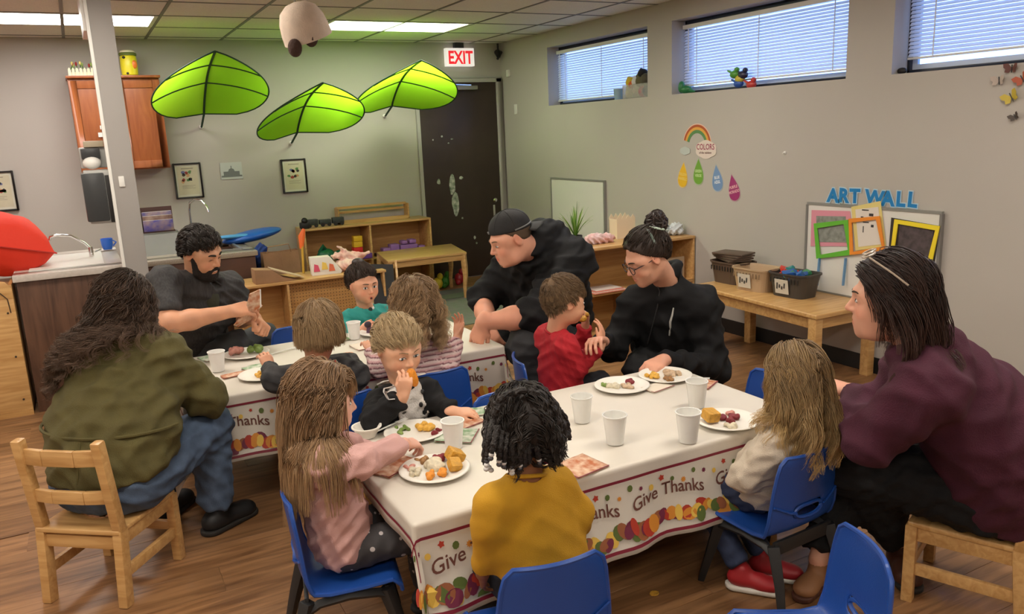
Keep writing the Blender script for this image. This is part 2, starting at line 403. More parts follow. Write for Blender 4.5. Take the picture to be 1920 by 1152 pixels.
class Person:
    def __init__(s, label, loc, skin, kid=0.0):
        s.root = empty('person', (loc[0], loc[1], 0), 0, label, 'person'); s.skin = np.array(skin); s.kid = kid
        s.parts = []; s.loc = np.array([loc[0], loc[1], 0.0])
    def head(s, pos, fwd, roll=0.0, sc=1.0, neck=None, nr=0.052, jowl=0.0, female=0.0, h=0.0038, up=(0, 0, 1)):
        s.fr = look_frame(pos, fwd, roll, sc, up); P = head_prims(s.fr, s.kid, jowl, female)
        if neck is not None:
            a = s.fr.w((0, -0.022, -0.050)); P.append(prim_cap(a, neck, nr*sc, nr*sc*1.10, 0.03)); s.neck = np.array(neck, float)
        V, F = sdf_mesh(P, h); V = relax(V, F, 1)
        L = (V-s.fr.t) @ s.fr.R/s.fr.s; s.HL = L
        c = np.tile(s.skin, (len(V), 1))
        def blend(p, r, col, a):
            d = np.sqrt((((L-np.array(p))/np.array(r))**2).sum(1)); w = np.clip(1.25-d, 0, 1)[:, None]*a; c[:] = c*(1-w)+np.array(col)*w
        red = s.skin*np.array([1.03, 0.70, 0.66]); lip = s.skin*np.array([0.86, 0.46, 0.45])
        for q in (-1, 1):
            blend((q*0.040, 0.07, -0.032), (0.024, 0.03, 0.022), red, 0.55); blend((q*0.08, 0, 0), (0.02, 0.025, 0.03), red, 0.5)
            blend((q*0.031, 0.085, 0.004), (0.020, 0.03, 0.013), s.skin*np.array([0.74, 0.62, 0.60]), 0.45)
        blend((0, 0.105, -0.028), (0.014, 0.014, 0.012), red, 0.6)
        blend((0, 0.092, -0.061), (0.021, 0.02, 0.0125), lip, 0.95)
        s.parts.append((V, F, c)); return s.fr
    def surf(s, x, z, r=0.006):
        L = s.HL; m = (np.abs(L[:, 0]-x) < r) & (np.abs(L[:, 2]-z) < r) & (L[:, 1] > 0)
        return L[m, 1].max() if m.any() else 0.08
    def skin_part(s, prims, h=0.0042, red=None):
        V, F = sdf_mesh(prims, h); V = relax(V, F, 1); c = np.tile(s.skin, (len(V), 1))
        c *= (1+0.06*np.sin(V @ np.array([60, 45, 30.0])))[:, None]; c[:, 1:] *= 0.96
        s.parts.append((V, F, c))
    def finish(s, core=None):
        core = [q for q in core if not (q['t'] == 'e' and np.linalg.norm(q['c']-s.neck) < 0.13)]
        for q in core: q['k'] = min(q['k'], 0.03)
        if core:
            lo_ = min([q['c'] for q in core if q['t'] == 'e'] or [s.neck], key=lambda c: c[2]); core.append(prim_cut((lo_[0], lo_[1], lo_[2]-0.04), (0, 0, -1), 0.004, 0.11))
            a_ = core[0]['c'] if core[0]['t'] == 'e' else s.neck; core.append(prim_cap(s.neck-[0, 0, 0.01], mid3(s.neck, a_), 0.034, 0.05, 0.02))
            V, F = sdf_mesh(core, 0.014); s.parts.append((V, F, np.tile(s.skin, (len(V), 1))))
        n = 0; VV = []; FF = []; CC = []
        for V, F, c in s.parts: VV.append(V); FF.append(F+n); CC.append(c); n += len(V)
        o = from_arrays('body', np.concatenate(VV)-s.loc, np.concatenate(FF), skin_mat(), s.root); set_attr(o.data, 'tint', np.concatenate(CC)); s.body = o
    def cloth(s, name, prims, m, h=0.009, folds=(0.008, 0.10), seed=1, colour=None, rel=2, label=None, parent=None):
        o = sdf_obj(name, prims, h, m, s.root, folds, seed, colour, 'tint', rel)
        if label: o['label'] = label
        return o
    def face(s, iris=(0.12, 0.07, 0.04), brow=(0.06, 0.035, 0.02), open_=1.0, gaze=(0, 0), brow_w=1.0, brow_up=0.0, smile=0.0):
        fr = s.fr; base = s.loc
        ew = mat('eye_white', (0.72, 0.70, 0.67), 0.15); im = mat('iris_%02d%02d' % (iris[0]*99, iris[2]*99), iris, 0.12); pm = mat('pupil', (0.01, 0.01, 0.01), 0.08)
        bm_ = mat('brow_%02d%02d' % (brow[0]*99, brow[1]*99), brow, 0.8); lm = mat('lashes', (0.03, 0.018, 0.012), 0.7)
        kk = 1.0+0.10*s.kid
        for q in (-1, 1):
            y = s.surf(q*0.031, 0.001)
            hh = 0.0068*open_*kk; ww = 0.0135*kk
            if open_ > 0.15:
                b = MB(); b.cur = 0; M = Matrix(fr.R.tolist())
                b.ell(fr.w((q*0.031, y-0.0015, 0.000))-base, (ww*fr.s, 0.0045*fr.s, hh*fr.s), 16, 10, M)
                b.cur = 1; b.ell(fr.w((q*0.031+gaze[0], y+0.0008, gaze[1])) - base, (0.0062*kk*fr.s, 0.0028*fr.s, min(0.0062*kk, hh*0.96)*fr.s), 14, 8, M)
                b.cur = 2; b.ell(fr.w((q*0.031+gaze[0], y+0.0018, gaze[1])) - base, (0.0030*kk*fr.s, 0.0024*fr.s, min(0.003*kk, hh*0.7)*fr.s), 10, 6, M)
                b.build('eye', [ew, im, pm], s.root, smooth=True)
            b = MB(); pts = []; rs = []
            for i in range(9):
                t = -1+i/4; px = q*0.031+t*ww*1.05; pz = (hh+0.0008)*(1-t*t)-0.0012 if open_ > 0.15 else -0.002-0.003*(1-t*t)*(1 if smile == 0 else -1)
                pts.append(fr.w((px, s.surf(px, pz, 0.005)+0.0012, pz))-base); rs.append(0.0014*fr.s*(1.1-abs(t)*0.6))
            b.tube(pts, rs, 6).build('eyelashes', lm, s.root, smooth=True)
            b = MB(); pts = []; rs = []
            for i in range(7):
                t = i/6; px = q*(0.013+0.034*t); pz = 0.0225+brow_up+0.006*math.sin(t*2.2)-0.004*t
                pts.append(fr.w((px, s.surf(px, pz, 0.006)-0.0005, pz))-base); rs.append(0.0032*brow_w*fr.s*(0.75+0.6*math.sin(PI*(t*0.8+0.1)))*(1-0.4*t))
            b.tube(pts, rs, 6).build('eyebrow', bm_, s.root, smooth=True)
def hairline(phi, line):
    """line: heights (local z) at front, temple, ear, behind ear, nape"""
    return np.interp(np.abs(phi), [0, 0.75, 1.45, 1.9, 2.6, PI], [line[0], line[1], line[2], line[3], line[4], line[4]])
HAIRLINE = (0.078, 0.060, 0.012, -0.010, -0.062)
def hair_cap(s, col, thick=0.010, line=HAIRLINE, name='hair', col_var=0.12, lump=0.0, fz=60, cz=0.030, rad=(0.0765, 0.0935, 0.0895)):
    """smooth base layer of the hair; returns local arrays"""
    nu, nv = 72, 48; fr = s.fr; V = []; 
    ph = np.linspace(0, 2*PI, nu, endpoint=False); th = np.linspace(0.0, PI, nv)
    T, Pp = np.meshgrid(th, ph, indexing='ij'); phi = np.where(Pp > PI, Pp-2*PI, Pp)
    d = np.stack([np.sin(T)*np.sin(phi), np.sin(T)*np.cos(phi), np.cos(T)], -1)
    c = np.array([0, -0.012, cz]); p = c+d*np.array(rad)
    w = np.clip((p[..., 2]-hairline(phi, line))/0.010+0.5, 0, 1); w = w*w*(3-2*w)
    r = 1+(thick/0.09)*w-0.13*(1-w)+lump*np.sin(phi*fz/4+T*9)*w+lump*0.7*np.sin(phi*fz/1.7-T*5)*w
    p = c+d*np.array(rad)*r[..., None]; p = p.reshape(-1, 3); F = []
    for i in range(nv-1):
        for j in range(nu): F.append((i*nu+j, (i+1)*nu+j, (i+1)*nu+(j+1) % nu, i*nu+(j+1) % nu))
    Vw = (p*fr.s) @ fr.R.T+fr.t
    streak = 0.5+0.5*np.sin(phi*70+np.sin(T*9)*2).reshape(-1)
    C = np.array(col)*(1-col_var+2*col_var*streak[:, None])
    return Vw, F, C
def scalp_points(n, line, rng, cz=0.030, rad=(0.078, 0.095, 0.091)):
    out = []; nr = []
    while len(out) < n:
        d = rng.normal(size=3); d /= np.linalg.norm(d); p = np.array([0, -0.012, cz])+d*np.array(rad); phi = math.atan2(d[0], d[1])
        if p[2] > hairline(phi, line)+0.002: out.append(p); q = d/np.array(rad); nr.append(q/np.linalg.norm(q))
    return np.array(out), np.array(nr)
def strands(s, n_guides, per, line, length, comb, col_root, col_tip, seed=3, seg=12, grav=0.25, curl=(0.0, 0.0), width=0.0016, coll=(), stiff=0.5, spreadr=0.010, clump=0.6, jitter=0.004, lift=0.006, hug=0.30, target=None, drift=(0, 0, 0), colvar=0.35, curl_from=0.2):
    """guides fall over head and body; each carries a clump of strands"""
    rng = np.random.RandomState(seed); fr = s.fr
    pl, nl = scalp_points(n_guides, line, rng)
    p = (pl*fr.s) @ fr.R.T+fr.t; nw = nl @ fr.R.T
    cd = np.array([comb(pl[i], nl[i]) for i in range(n_guides)]); cd -= nl*(cd*nl).sum(1)[:, None]*0.85; cd /= np.linalg.norm(cd, axis=1)[:, None]+1e-9
    dr = cd @ fr.R.T; dr = dr+nw*0.15; dr /= np.linalg.norm(dr, axis=1)[:, None]
    Ls = np.array([length(pl[i]) for i in range(n_guides)])*(0.88+0.24*rng.rand(n_guides))*fr.s
    ells = [(fr.w((0, -0.012, 0.030)), np.array([0.078, 0.095, 0.091])*fr.s+lift, fr.R), (fr.w((0, 0.01, -0.04)), np.array([0.058, 0.068, 0.075])*fr.s+lift, fr.R)]+[(np.array(c, float), np.array(r, float), np.eye(3) if R is None else np.array(R)) for c, r, R in coll]
    path = [p.copy()]; g = np.array([0, 0, -1.0]); lay = (rng.rand(n_guides)*0.010)
    for k in range(seg):
        t = (k+1)/seg; w = grav*(0.3+t); dr = dr*(1-w)+g*w; dr += rng.normal(size=dr.shape)*jitter*6+np.array(drift)
        ql = (p-fr.t) @ fr.R/fr.s-np.array([0, -0.012, 0.030]); nl_ = ql/np.array([0.078, 0.095, 0.091])**2; nl_ /= np.linalg.norm(nl_, axis=1)[:, None]
        on = np.clip((ql[:, 2]+(0.05 if seg < 8 else -0.005))/0.05, 0, 1)[:, None]; dr -= hug*on*(nl_ @ fr.R.T)
        if target is not None:
            td = fr.w(target)-p; tl = np.linalg.norm(td, axis=1)[:, None]; dr = dr*0.4+0.8*td/np.maximum(tl, 0.01)
        dr /= np.linalg.norm(dr, axis=1)[:, None]
        p = p+dr*(Ls/seg)[:, None]
        for c, r, R in ells:
            q = (p-c) @ R/(r+lay[:, None]); m = np.linalg.norm(q, axis=1); ins = m < 1
            if ins.any():
                q2 = q[ins]/m[ins][:, None]; pn = (q2*(r+lay[ins][:, None])) @ R.T+c
                nn = (q2/r) @ R.T; nn /= np.linalg.norm(nn, axis=1)[:, None]
                p[ins] = pn; d = dr[ins]; d = d-nn*np.minimum((d*nn).sum(1), 0)[:, None]; d += 1e-6; dr[ins] = d/np.linalg.norm(d, axis=1)[:, None]
        path.append(p.copy())
    G = np.stack(path, 1)  # guides, seg+1, 3
    T = np.zeros_like(G); T[:, 1:-1] = G[:, 2:]-G[:, :-2]; T[:, 0] = G[:, 1]-G[:, 0]; T[:, -1] = G[:, -1]-G[:, -2]; T /= np.linalg.norm(T, axis=2)[..., None]+1e-9
    up = np.array([0.3, 0.2, 0.93]); U = np.cross(T, up); U /= np.linalg.norm(U, axis=2)[..., None]+1e-9; Wv = np.cross(T, U)
    n = n_guides*per; gi = np.repeat(np.arange(n_guides), per)
    a = rng.rand(n)*2*PI; rr = np.sqrt(rng.rand(n))*spreadr; t = np.linspace(0, 1, seg+1)[None, :, None]
    taper = 1-clump*t**0.7
    off = (U[gi]*np.cos(a)[:, None, None]+Wv[gi]*np.sin(a)[:, None, None])*rr[:, None, None]*taper
    Pth = G[gi]+off
    if curl[0] > 0:
        ph = np.repeat(rng.rand(n_guides)*2*PI, per)+rng.normal(size=n)*0.25; fq = np.repeat(curl[1]*(0.8+0.4*rng.rand(n_guides)), per)
        amp = curl[0]*np.clip((t-curl_from)/0.3, 0, 1)*(0.7+0.6*rng.rand(n))[:, None, None]
        an = ph[:, None, None]+t*fq[:, None, None]*Ls[gi][:, None, None]*2*PI
        Pth = Pth+(U[gi]*np.cos(an)+Wv[gi]*np.sin(an))*amp
    Pth[:, :, :] += rng.normal(size=(n, 1, 3))*0.001
    # three-sided tubes
    wd = width*(0.7+0.6*rng.rand(n))[:, None]*np.clip(1.25-np.linspace(0, 1, seg+1), 0.25, 1)[None, :]
    V = np.zeros((n, seg+1, 3, 3))
    for j in range(3):
        an = 2*PI*j/3; V[:, :, j] = Pth+(U[gi]*math.cos(an)+Wv[gi]*math.sin(an))*wd[..., None]
    idx = np.arange(n*(seg+1)*3).reshape(n, seg+1, 3); F = []
    for j in range(3):
        F.append(np.stack([idx[:, :-1, j], idx[:, :-1, (j+1) % 3], idx[:, 1:, (j+1) % 3], idx[:, 1:, j]], -1).reshape(-1, 4))
    F = np.concatenate(F)
    br = np.repeat(1+colvar*(rng.rand(n_guides)-0.5), per)*(1+colvar*0.5*(rng.rand(n)-0.5))
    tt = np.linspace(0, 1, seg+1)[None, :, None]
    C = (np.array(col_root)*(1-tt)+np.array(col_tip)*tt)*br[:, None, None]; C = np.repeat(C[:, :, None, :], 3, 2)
    return V.reshape(-1, 3), F, C.reshape(-1, 3)
def hair_obj(s, sets, name='hair', rough=0.5, label=None):
    VV = []; FF = []; CC = []; n = 0
    for V, F, C in sets: VV.append(V); FF.append(np.array(F)+n); CC.append(C); n += len(V)
    o = from_arrays(name, np.concatenate(VV)-s.loc, np.concatenate(FF), hair_mat(rough), s.root); set_attr(o.data, 'tint', np.concatenate(CC))
    if label: o['label'] = label
    return o
def neck_ring(nk, f, rad, th, z, tilt=0.3, a0=0.5, k=0.02):
    """collar or hood roll round the neck, open at the throat"""
    f = unit([f[0], f[1], 0]); r = np.array([f[1], -f[0], 0]); P = []; pts = [np.array(nk)+f*(math.cos(a)*rad)+r*(math.sin(a)*rad)+np.array([0, 0, z-tilt*rad*math.cos(a)]) for a in np.linspace(a0, 2*PI-a0, 13)]
    return chain(pts, [th]*13, k)
def traps(nk, sh, a=0.045, b=0.062, z=-0.035, k=0.06): return [prim_cap(np.array(nk)+[0, 0, z], np.array(sh)+(np.array(nk)-np.array(sh))*0.12, a, b, k)]
def arm_core(sh, el, wr, r=(0.042, 0.035, 0.026)): return [prim_cap(sh, el, r[0], r[1], 0.02), prim_cap(el, wr, r[1], r[2], 0.02)]
def leg_core(hp, kn, an, r=(0.065, 0.048, 0.034)): return [prim_cap(hp, kn, r[0], r[1], 0.02), prim_cap(kn, an, r[1], r[2], 0.02)]
# ------------------------------------------------------------------ the room
def struct(o): o['kind'] = 'structure'; return o
WALLC = (0.475, 0.44, 0.40)
wall_m = mat('wall_paint', WALLC, 0.62, var=0.05, vscale=1.2, bump=0.05, bscale=180)
def wood_mat(name, a, b, scale=(1.2, 14, 14), rough=0.4, rnd=0.0, coat=0.0):
    if name in MATS: return MATS[name]
    m = bpy.data.materials.new(name); m.use_nodes = True; nt = m.node_tree; bs = nt.nodes['Principled BSDF']
    tc = _n(nt, 'ShaderNodeTexCoord'); mp = _n(nt, 'ShaderNodeMapping'); mp.inputs['Scale'].default_value = scale
    nt.links.new(tc.outputs['Object'], mp.inputs['Vector'])
    oi = _n(nt, 'ShaderNodeObjectInfo')
    if rnd:
        ml = _n(nt, 'ShaderNodeVectorMath', operation='SCALE'); ml.inputs[0].default_value = (17, 9, 5); nt.links.new(oi.outputs['Random'], ml.inputs['Scale'])
        nt.links.new(ml.outputs[0], mp.inputs['Location'])
    n1 = _n(nt, 'ShaderNodeTexNoise'); n1.inputs['Scale'].default_value = 3.0; n1.inputs['Detail'].default_value = 6; n1.inputs['Distortion'].default_value = 0.8
    nt.links.new(mp.outputs[0], n1.inputs['Vector'])
    cr = _n(nt, 'ShaderNodeValToRGB'); cr.color_ramp.elements[0].position = 0.34; cr.color_ramp.elements[1].position = 0.66
    cr.color_ramp.elements[0].color = (*b, 1); cr.color_ramp.elements[1].color = (*a, 1); nt.links.new(n1.outputs['Fac'], cr.inputs[0])
    last = cr.outputs[0]
    if rnd:
        mr = _n(nt, 'ShaderNodeMapRange'); mr.inputs[3].default_value = 1-rnd; mr.inputs[4].default_value = 1+rnd; nt.links.new(oi.outputs['Random'], mr.inputs[0])
        mx = _n(nt, 'ShaderNodeMix', data_type='RGBA'); mx.blend_type = 'MULTIPLY'; mx.inputs[0].default_value = 1; nt.links.new(last, mx.inputs[6]); nt.links.new(mr.outputs[0], mx.inputs[7]); last = mx.outputs[2]
    nt.links.new(last, bs.inputs['Base Color']); bs.inputs['Roughness'].default_value = rough
    if coat: bs.inputs['Coat Weight'].default_value = coat; bs.inputs['Coat Roughness'].default_value = 0.25
    bp = _n(nt, 'ShaderNodeBump'); bp.inputs['Strength'].default_value = 0.12; bp.inputs['Distance'].default_value = 0.002
    nt.links.new(n1.outputs['Fac'], bp.inputs['Height']); nt.links.new(bp.outputs[0], bs.inputs['Normal'])
    MATS[name] = m; return m
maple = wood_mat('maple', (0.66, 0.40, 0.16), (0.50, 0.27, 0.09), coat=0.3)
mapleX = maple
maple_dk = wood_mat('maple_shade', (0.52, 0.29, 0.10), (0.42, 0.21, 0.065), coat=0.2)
floor_m = wood_mat('vinyl_plank', (0.33, 0.170, 0.075), (0.150, 0.070, 0.028), (0.9, 9, 9), 0.36, 0.16)
cherry = wood_mat('cherry', (0.37, 0.115, 0.035), (0.27, 0.075, 0.022), (8, 8, 1.0), 0.35)
walnut = wood_mat('walnut_laminate', (0.125, 0.060, 0.034), (0.06, 0.027, 0.015), (9, 9, 0.8), 0.45)
black_m = mat('black_rubber', (0.012, 0.011, 0.011), 0.5)
white_p = mat('white_plastic', (0.75, 0.74, 0.70), 0.35)
white_b = mat('white_board', (0.72, 0.70, 0.66), 0.25)
chrome = mat('chrome', (0.75, 0.75, 0.75), 0.16, metal=1.0)
dark_metal = mat('dark_frame', (0.03, 0.03, 0.035), 0.4)
# floor with planks
fl = struct(B('floor', XL, XR+0.2, YF, YB+0.2, -0.12, -0.004, floor_m))
pw, pl_ = 0.18, 1.22; pm = []
for v in range(1):
    mb = MB().box(0.0006, pl_-0.0006, 0.0006, pw-0.0006, -0.004, 0.0); o = mb.build('plank', floor_m, fl, 0.0005, seg=1); me_plank = o.data; bpy.data.objects.remove(o)
r_ = np.random.RandomState(5)
for j in range(int((YB-0.55)/pw)+1):
    y = 0.55+j*pw; x = -1.5+((j*0.37) % 1.0)*pl_
    while x < XR:
        if x+pl_ > -1.0:
            w = min(pl_, XR-x)
            if y+pw <= YB+0.001:
                o = link('plank', me_plank, fl, (x, y, 0)); 
                if w < pl_: o.scale = (w/pl_, 1, 1)
        x += pl_
# walls
struct(B('wall_back', XL-0.2, XR+0.25, YB, YB+0.2, -0.12, CE+0.15, wall_m))
struct(B('wall_left', XL-0.2, XL, YF-0.2, YB+0.2, -0.12, CE+0.15, wall_m))
struct(B('wall_front', XL, XR+0.25, YF-0.2, YF, -0.12, CE+0.15, wall_m))
WZ0, WZ1 = 1.735, 2.268; WIN = [(5.25, 6.775), (3.37, 4.955), (1.44, 3.065)]
mb = MB(); T = 0.22; ys = [YF]+[v for w in reversed(WIN) for v in w]+[YB+0.2]
for i in range(0, len(ys), 2): mb.box(XR, XR+T, ys[i], ys[i+1], -0.12, CE+0.15)
for a, b in WIN: mb.box(XR, XR+T, a, b, -0.12, WZ0); mb.box(XR, XR+T, a, b, WZ1, CE+0.15)
struct(mb.build('wall_right', wall_m))
slat_m = bpy.data.materials.new('blind_slat'); slat_m.use_nodes = True; nt = slat_m.node_tree; bs = nt.nodes['Principled BSDF']; bs.inputs['Base Color'].default_value = (0.74, 0.76, 0.80, 1); bs.inputs['Roughness'].default_value = 0.4
tr_ = _n(nt, 'ShaderNodeBsdfTranslucent'); tr_.inputs[0].default_value = (0.7, 0.78, 0.9, 1); ms_ = _n(nt, 'ShaderNodeMixShader'); ms_.inputs[0].default_value = 0.30
nt.links.new(bs.outputs[0], ms_.inputs[1]); nt.links.new(tr_.outputs[0], ms_.inputs[2]); nt.links.new(ms_.outputs[0], nt.nodes['Material Output'].inputs[0])
glass_m = mat('window_glass', (0.9, 0.95, 1.0), 0.02, trans=1.0)
frame_m = mat('window_bronze', (0.025, 0.03, 0.045), 0.35)
sash_m = mat('window_sash', (0.55, 0.60, 0.66), 0.4)
for i, (a, b) in enumerate(WIN):
    w = struct(empty('window_%d' % (i+1), (XR+0.15, (a+b)/2, WZ0)))
    hw = (b-a)/2; H = WZ1-WZ0; mb = MB()
    mb.box(-0.02, 0.03, -hw, hw, 0, 0.022); mb.box(-0.02, 0.03, -hw, hw, H-0.03, H); mb.box(-0.02, 0.03, -hw, -hw+0.018, 0, H); mb.box(-0.02, 0.03, hw-0.018, hw, 0, H)
    mb.build('window_frame', frame_m, w, 0.002)
    mb = MB(); mb.box(0.0, 0.02, -hw+0.018, -hw+0.05, 0.022, H-0.03); mb.box(0.0, 0.02, hw-0.05, hw-0.018, 0.022, H-0.03); mb.box(0.0, 0.02, -hw+0.05, hw-0.05, 0.022, 0.05); mb.box(0.0, 0.02, -hw+0.05, hw-0.05, H-0.06, H-0.03)
    mb.build('sash', sash_m, w)
    B('pane', 0.012, 0.016, -hw+0.05, hw-0.05, 0.05, H-0.06, glass_m, w)
    bl = empty('blind', (0, 0, 0)); bl.parent = w; bl.location = (-0.045, 0, 0)
    B('head_rail', -0.018, 0.018, -hw+0.02, hw-0.02, H-0.065, H-0.035, white_p, bl, 0.002)
    z = H-0.085; sm = None; top = z
    zb = [0.05, 0.075, 0.09][i]
    while z > zb:
        if sm is None:
            L = hw-0.024; mb = MB(); n = 4; V = []; F = []
            for q in range(n+1):
                u = -0.0125+0.025*q/n; V += [(u*0.62, -L, u*0.78+0.0022*(1-(u/0.0125)**2)), (u*0.62, L, u*0.78+0.0022*(1-(u/0.0125)**2))]
            F = [(2*q, 2*q+1, 2*q+3, 2*q+2) for q in range(n)]
            o = mb.add(V, F).build('slat', slat_m, bl, smooth=True); sm = o.data; o.location = (0, 0, z)
        else: link('slat', sm, bl, (0, 0, z))
        z -= 0.0205
    B('bottom_rail', -0.012, 0.012, -hw+0.024, hw-0.024, z-0.004, z+0.008, white_p, bl, 0.002)
    for q in (-0.78, 0.0, 0.78): MB().tube([(-0.015, q*hw, top+0.02), (-0.015, q*hw, z)], 0.0035, 6).build('ladder_cord', white_p, bl)
    if i < 2: MB().tube([(-0.03, hw-0.10, top+0.02), (-0.03, hw-0.10, 0.16)], 0.004, 6).build('tilt_wand', white_p, bl)
# baseboards
struct(B('baseboard_right', XR-0.008, XR, YF, YB, 0, 0.10, black_m, None, 0.002))
struct(B('baseboard_back', 0.9, 3.03, YB-0.008, YB, 0, 0.10, black_m, None, 0.002))
# ceiling: slab, tiles and T-bars
ceil_base = mat('plenum', (0.3, 0.3, 0.3), 0.9)
ce = struct(B('ceiling', XL, XR+0.2, YF, YB+0.2, CE+0.03, CE+0.15, ceil_base))
tile_m = mat('ceiling_tile', (0.80, 0.775, 0.72), 0.9, var=0.10, vscale=90, bump=0.35, bscale=220, detail=2)
bar_m = mat('ceiling_grid', (0.16, 0.155, 0.145), 0.5)
gx = [0.0575+0.61*k for k in range(-6, 7)]; gy = [7.565-0.61*k for k in range(0, 17)]
xs = [XL]+gx+[XR]; yy = sorted(gy)+[YB]; yy = [YF]+[y for y in yy if y > YF]
LAMPS = []
for i0 in (-5, -1, 3):
    for j0 in (2, 6, 10, 14): LAMPS.append((0.0575+0.61*i0, 0.0575+0.61*(i0+2), 7.565-0.61*j0, 7.565-0.61*(j0-1)))
def in_lamp(x, y): return any(a-0.01 < x < b+0.01 and c-0.01 < y < d+0.01 for a, b, c, d in LAMPS)
tm = {}
for i in range(len(xs)-1):
    for j in range(len(yy)-1):
        a, b, c, d = xs[i], xs[i+1], yy[j], yy[j+1]
        if b-a < 0.03 or d-c < 0.03 or in_lamp((a+b)/2, (c+d)/2): continue
        key = (round(b-a, 2), round(d-c, 2))
        if key not in tm:
            o = MB().box(0.006, b-a-0.006, 0.006, d-c-0.006, 0.004, 0.018).build('tile', tile_m, ce, 0.003, seg=1); tm[key] = o.data; o.location = (a, c, CE)
        else: link('tile', tm[key], ce, (a, c, CE))
for x in gx: B('grid_bar', x-0.011, x+0.011, YF, YB, CE, CE+0.012, bar_m, ce)
for y in gy: B('grid_bar', XL, XR, y-0.011, y+0.011, CE+0.001, CE+0.011, bar_m, ce)
diffs = [mat('lamp_diffuser_%d' % k, c, 0.5, emit=LAMP_EMIT*e) for k, (c, e) in enumerate([((1.0, 0.93, 0.82), 1.0), ((0.93, 1.0, 0.74), 1.0), ((1.0, 0.95, 0.90), 1.0)])]
lab = {(1.8875, 6.345): ('long ceiling light in front of the EXIT sign, greenish white', 1), (-0.5525, 6.345): ('ceiling light above the square column and wall cabinet', 2)}
for a, b, c, d in LAMPS:
    k = [v for q, v in lab.items() if abs(q[0]-a) < 0.1 and abs(q[1]-c) < 0.1]
    t = empty('ceiling_light', ((a+b)/2, (c+d)/2, CE), 0, k[0][0] if k else 'ceiling light in the part of the room behind the camera or beyond its view', 'light', 'recessed ceiling lights')
    hw, hd = (b-a)/2, (d-c)/2; mb = MB()
    mb.box(-hw+0.012, hw-0.012, -hd+0.012, -hd+0.04, 0, 0.028); mb.box(-hw+0.012, hw-0.012, hd-0.04, hd-0.012, 0, 0.028); mb.box(-hw+0.012, -hw+0.04, -hd+0.04, hd-0.04, 0, 0.028); mb.box(hw-0.04, hw-0.012, -hd+0.04, hd-0.04, 0, 0.028)
    mb.build('frame', white_p, t); B('diffuser', -hw+0.04, hw-0.04, -hd+0.04, hd-0.04, 0.008, 0.016, diffs[k[0][1] if k else 0], t)
# square column left of the middle
CX0, CX1, CY0, CY1 = 0.172, 0.295, 5.17, 5.62
col_m = mat('column_paint', (0.33, 0.31, 0.29), 0.6, var=0.05, vscale=2)
co = struct(B('column', CX0, CX1, CY0, CY1, 0, CE+0.02, col_m, None, 0.004))
struct(B('trim_1', CX0-0.014, CX0+0.004, CY0-0.006, CY0+0.03, 0.0, CE, white_p, None, 0.003))
struct(B('trim_2', CX0-0.03, CX0, CY0+0.03, CY1, 2.16, CE, white_p))
# door in the far right corner
door_m = mat('door_brown', (0.042, 0.026, 0.020), 0.4, var=0.25, vscale=5)
dr = struct(empty('door_1', (3.54, YB-0.002, 0)))
B('leaf', -0.44, 0.435, -0.02, 0.0, 0.01, 2.02, door_m, dr, 0.003)
fm = mat('door_frame_paint', (0.44, 0.42, 0.39), 0.5)
mb = MB(); mb.box(-0.475, -0.44, -0.035, 0, 0, 2.06); mb.box(0.435, 0.50, -0.035, 0, 0, 2.06); mb.box(-0.475, 0.50, -0.035, 0, 2.02, 2.06); mb.build('door_frame', fm, dr, 0.003)
B('door_closer', -0.05, 0.20, -0.075, -0.02, 1.945, 1.985, mat('closer_alu', (0.35, 0.33, 0.3), 0.35, metal=0.7), dr, 0.004)
MB().bar((0.13, -0.06, 1.99), (-0.18, -0.05, 2.005), 0.018, 0.012).build('closer_arm', chrome, dr)
B('handle_plate', 0.335, 0.36, -0.028, -0.02, 0.55, 0.75, chrome, dr, 0.003)
MB().lathe([(0.006, 0), (0.02, 0.005), (0.024, 0.03), (0.012, 0.045)], 14, (0.35, -0.03, 0.8), Matrix.Rotation(PI/2, 3, 'X')).build('door_knob', chrome, dr, smooth=True)
B('lintel_trim', -0.72, 0.50, -0.02, 0, 2.062, 2.082, fm, dr)
paper = mat('torn_paper', (0.62, 0.62, 0.56), 0.8, var=0.5, vscale=28, col2=(0.10, 0.16, 0.10))
def blob(n, rx, rz, seed, jag=0.25):
    r = np.random.RandomState(seed); return [(math.cos(2*PI*k/n)*rx*(1-jag*r.rand()), math.sin(2*PI*k/n)*rz*(1-jag*r.rand())) for k in range(n)]
for cx, cz, rx, rz, sd in ((-0.125, 0.99, 0.035, 0.13, 1), (-0.10, 0.80, 0.045, 0.14, 2), (-0.02, 1.06, 0.026, 0.018, 3), (-0.275, 1.035, 0.022, 0.032, 4), (-0.10, 1.46, 0.015, 0.008, 5), (-0.21, 1.49, 0.012, 0.012, 6), (-0.14, 1.42, 0.010, 0.008, 7), (-0.03, 0.64, 0.012, 0.012, 8), (0.10, 0.42, 0.014, 0.022, 9), (0.12, 0.36, 0.012, 0.014, 10), (-0.31, 1.46, 0.008, 0.01, 11)):
    MB().prism(blob(14, rx, rz, sd), 0.0015, lambda u, v, w: Vector((cx+u, -0.0215-w, cz+v))).build('sticker_scrap', paper, dr)
# EXIT sign
ex = empty('exit_sign', (3.571, YB-0.03, 2.265), 0, 'lit white EXIT sign with red letters above the brown door', 'sign')
B('housing', -0.155, 0.155, -0.03, 0.03, -0.088, 0.088, mat('exit_white', (0.80, 0.74, 0.70), 0.4, emit=0.45), ex, 0.005)
text_mesh('lettering', 'EXIT', 0.155, mat('exit_red', (0.75, 0.02, 0.03), 0.5, emit=0.5), ex, lambda u, v, w: (u*0.86, -0.0315-w, v*1.12-0.062), bold=0.0045)
B('mount', -0.05, 0.05, -0.015, 0.03, 0.088, 0.14, dark_metal, ex)
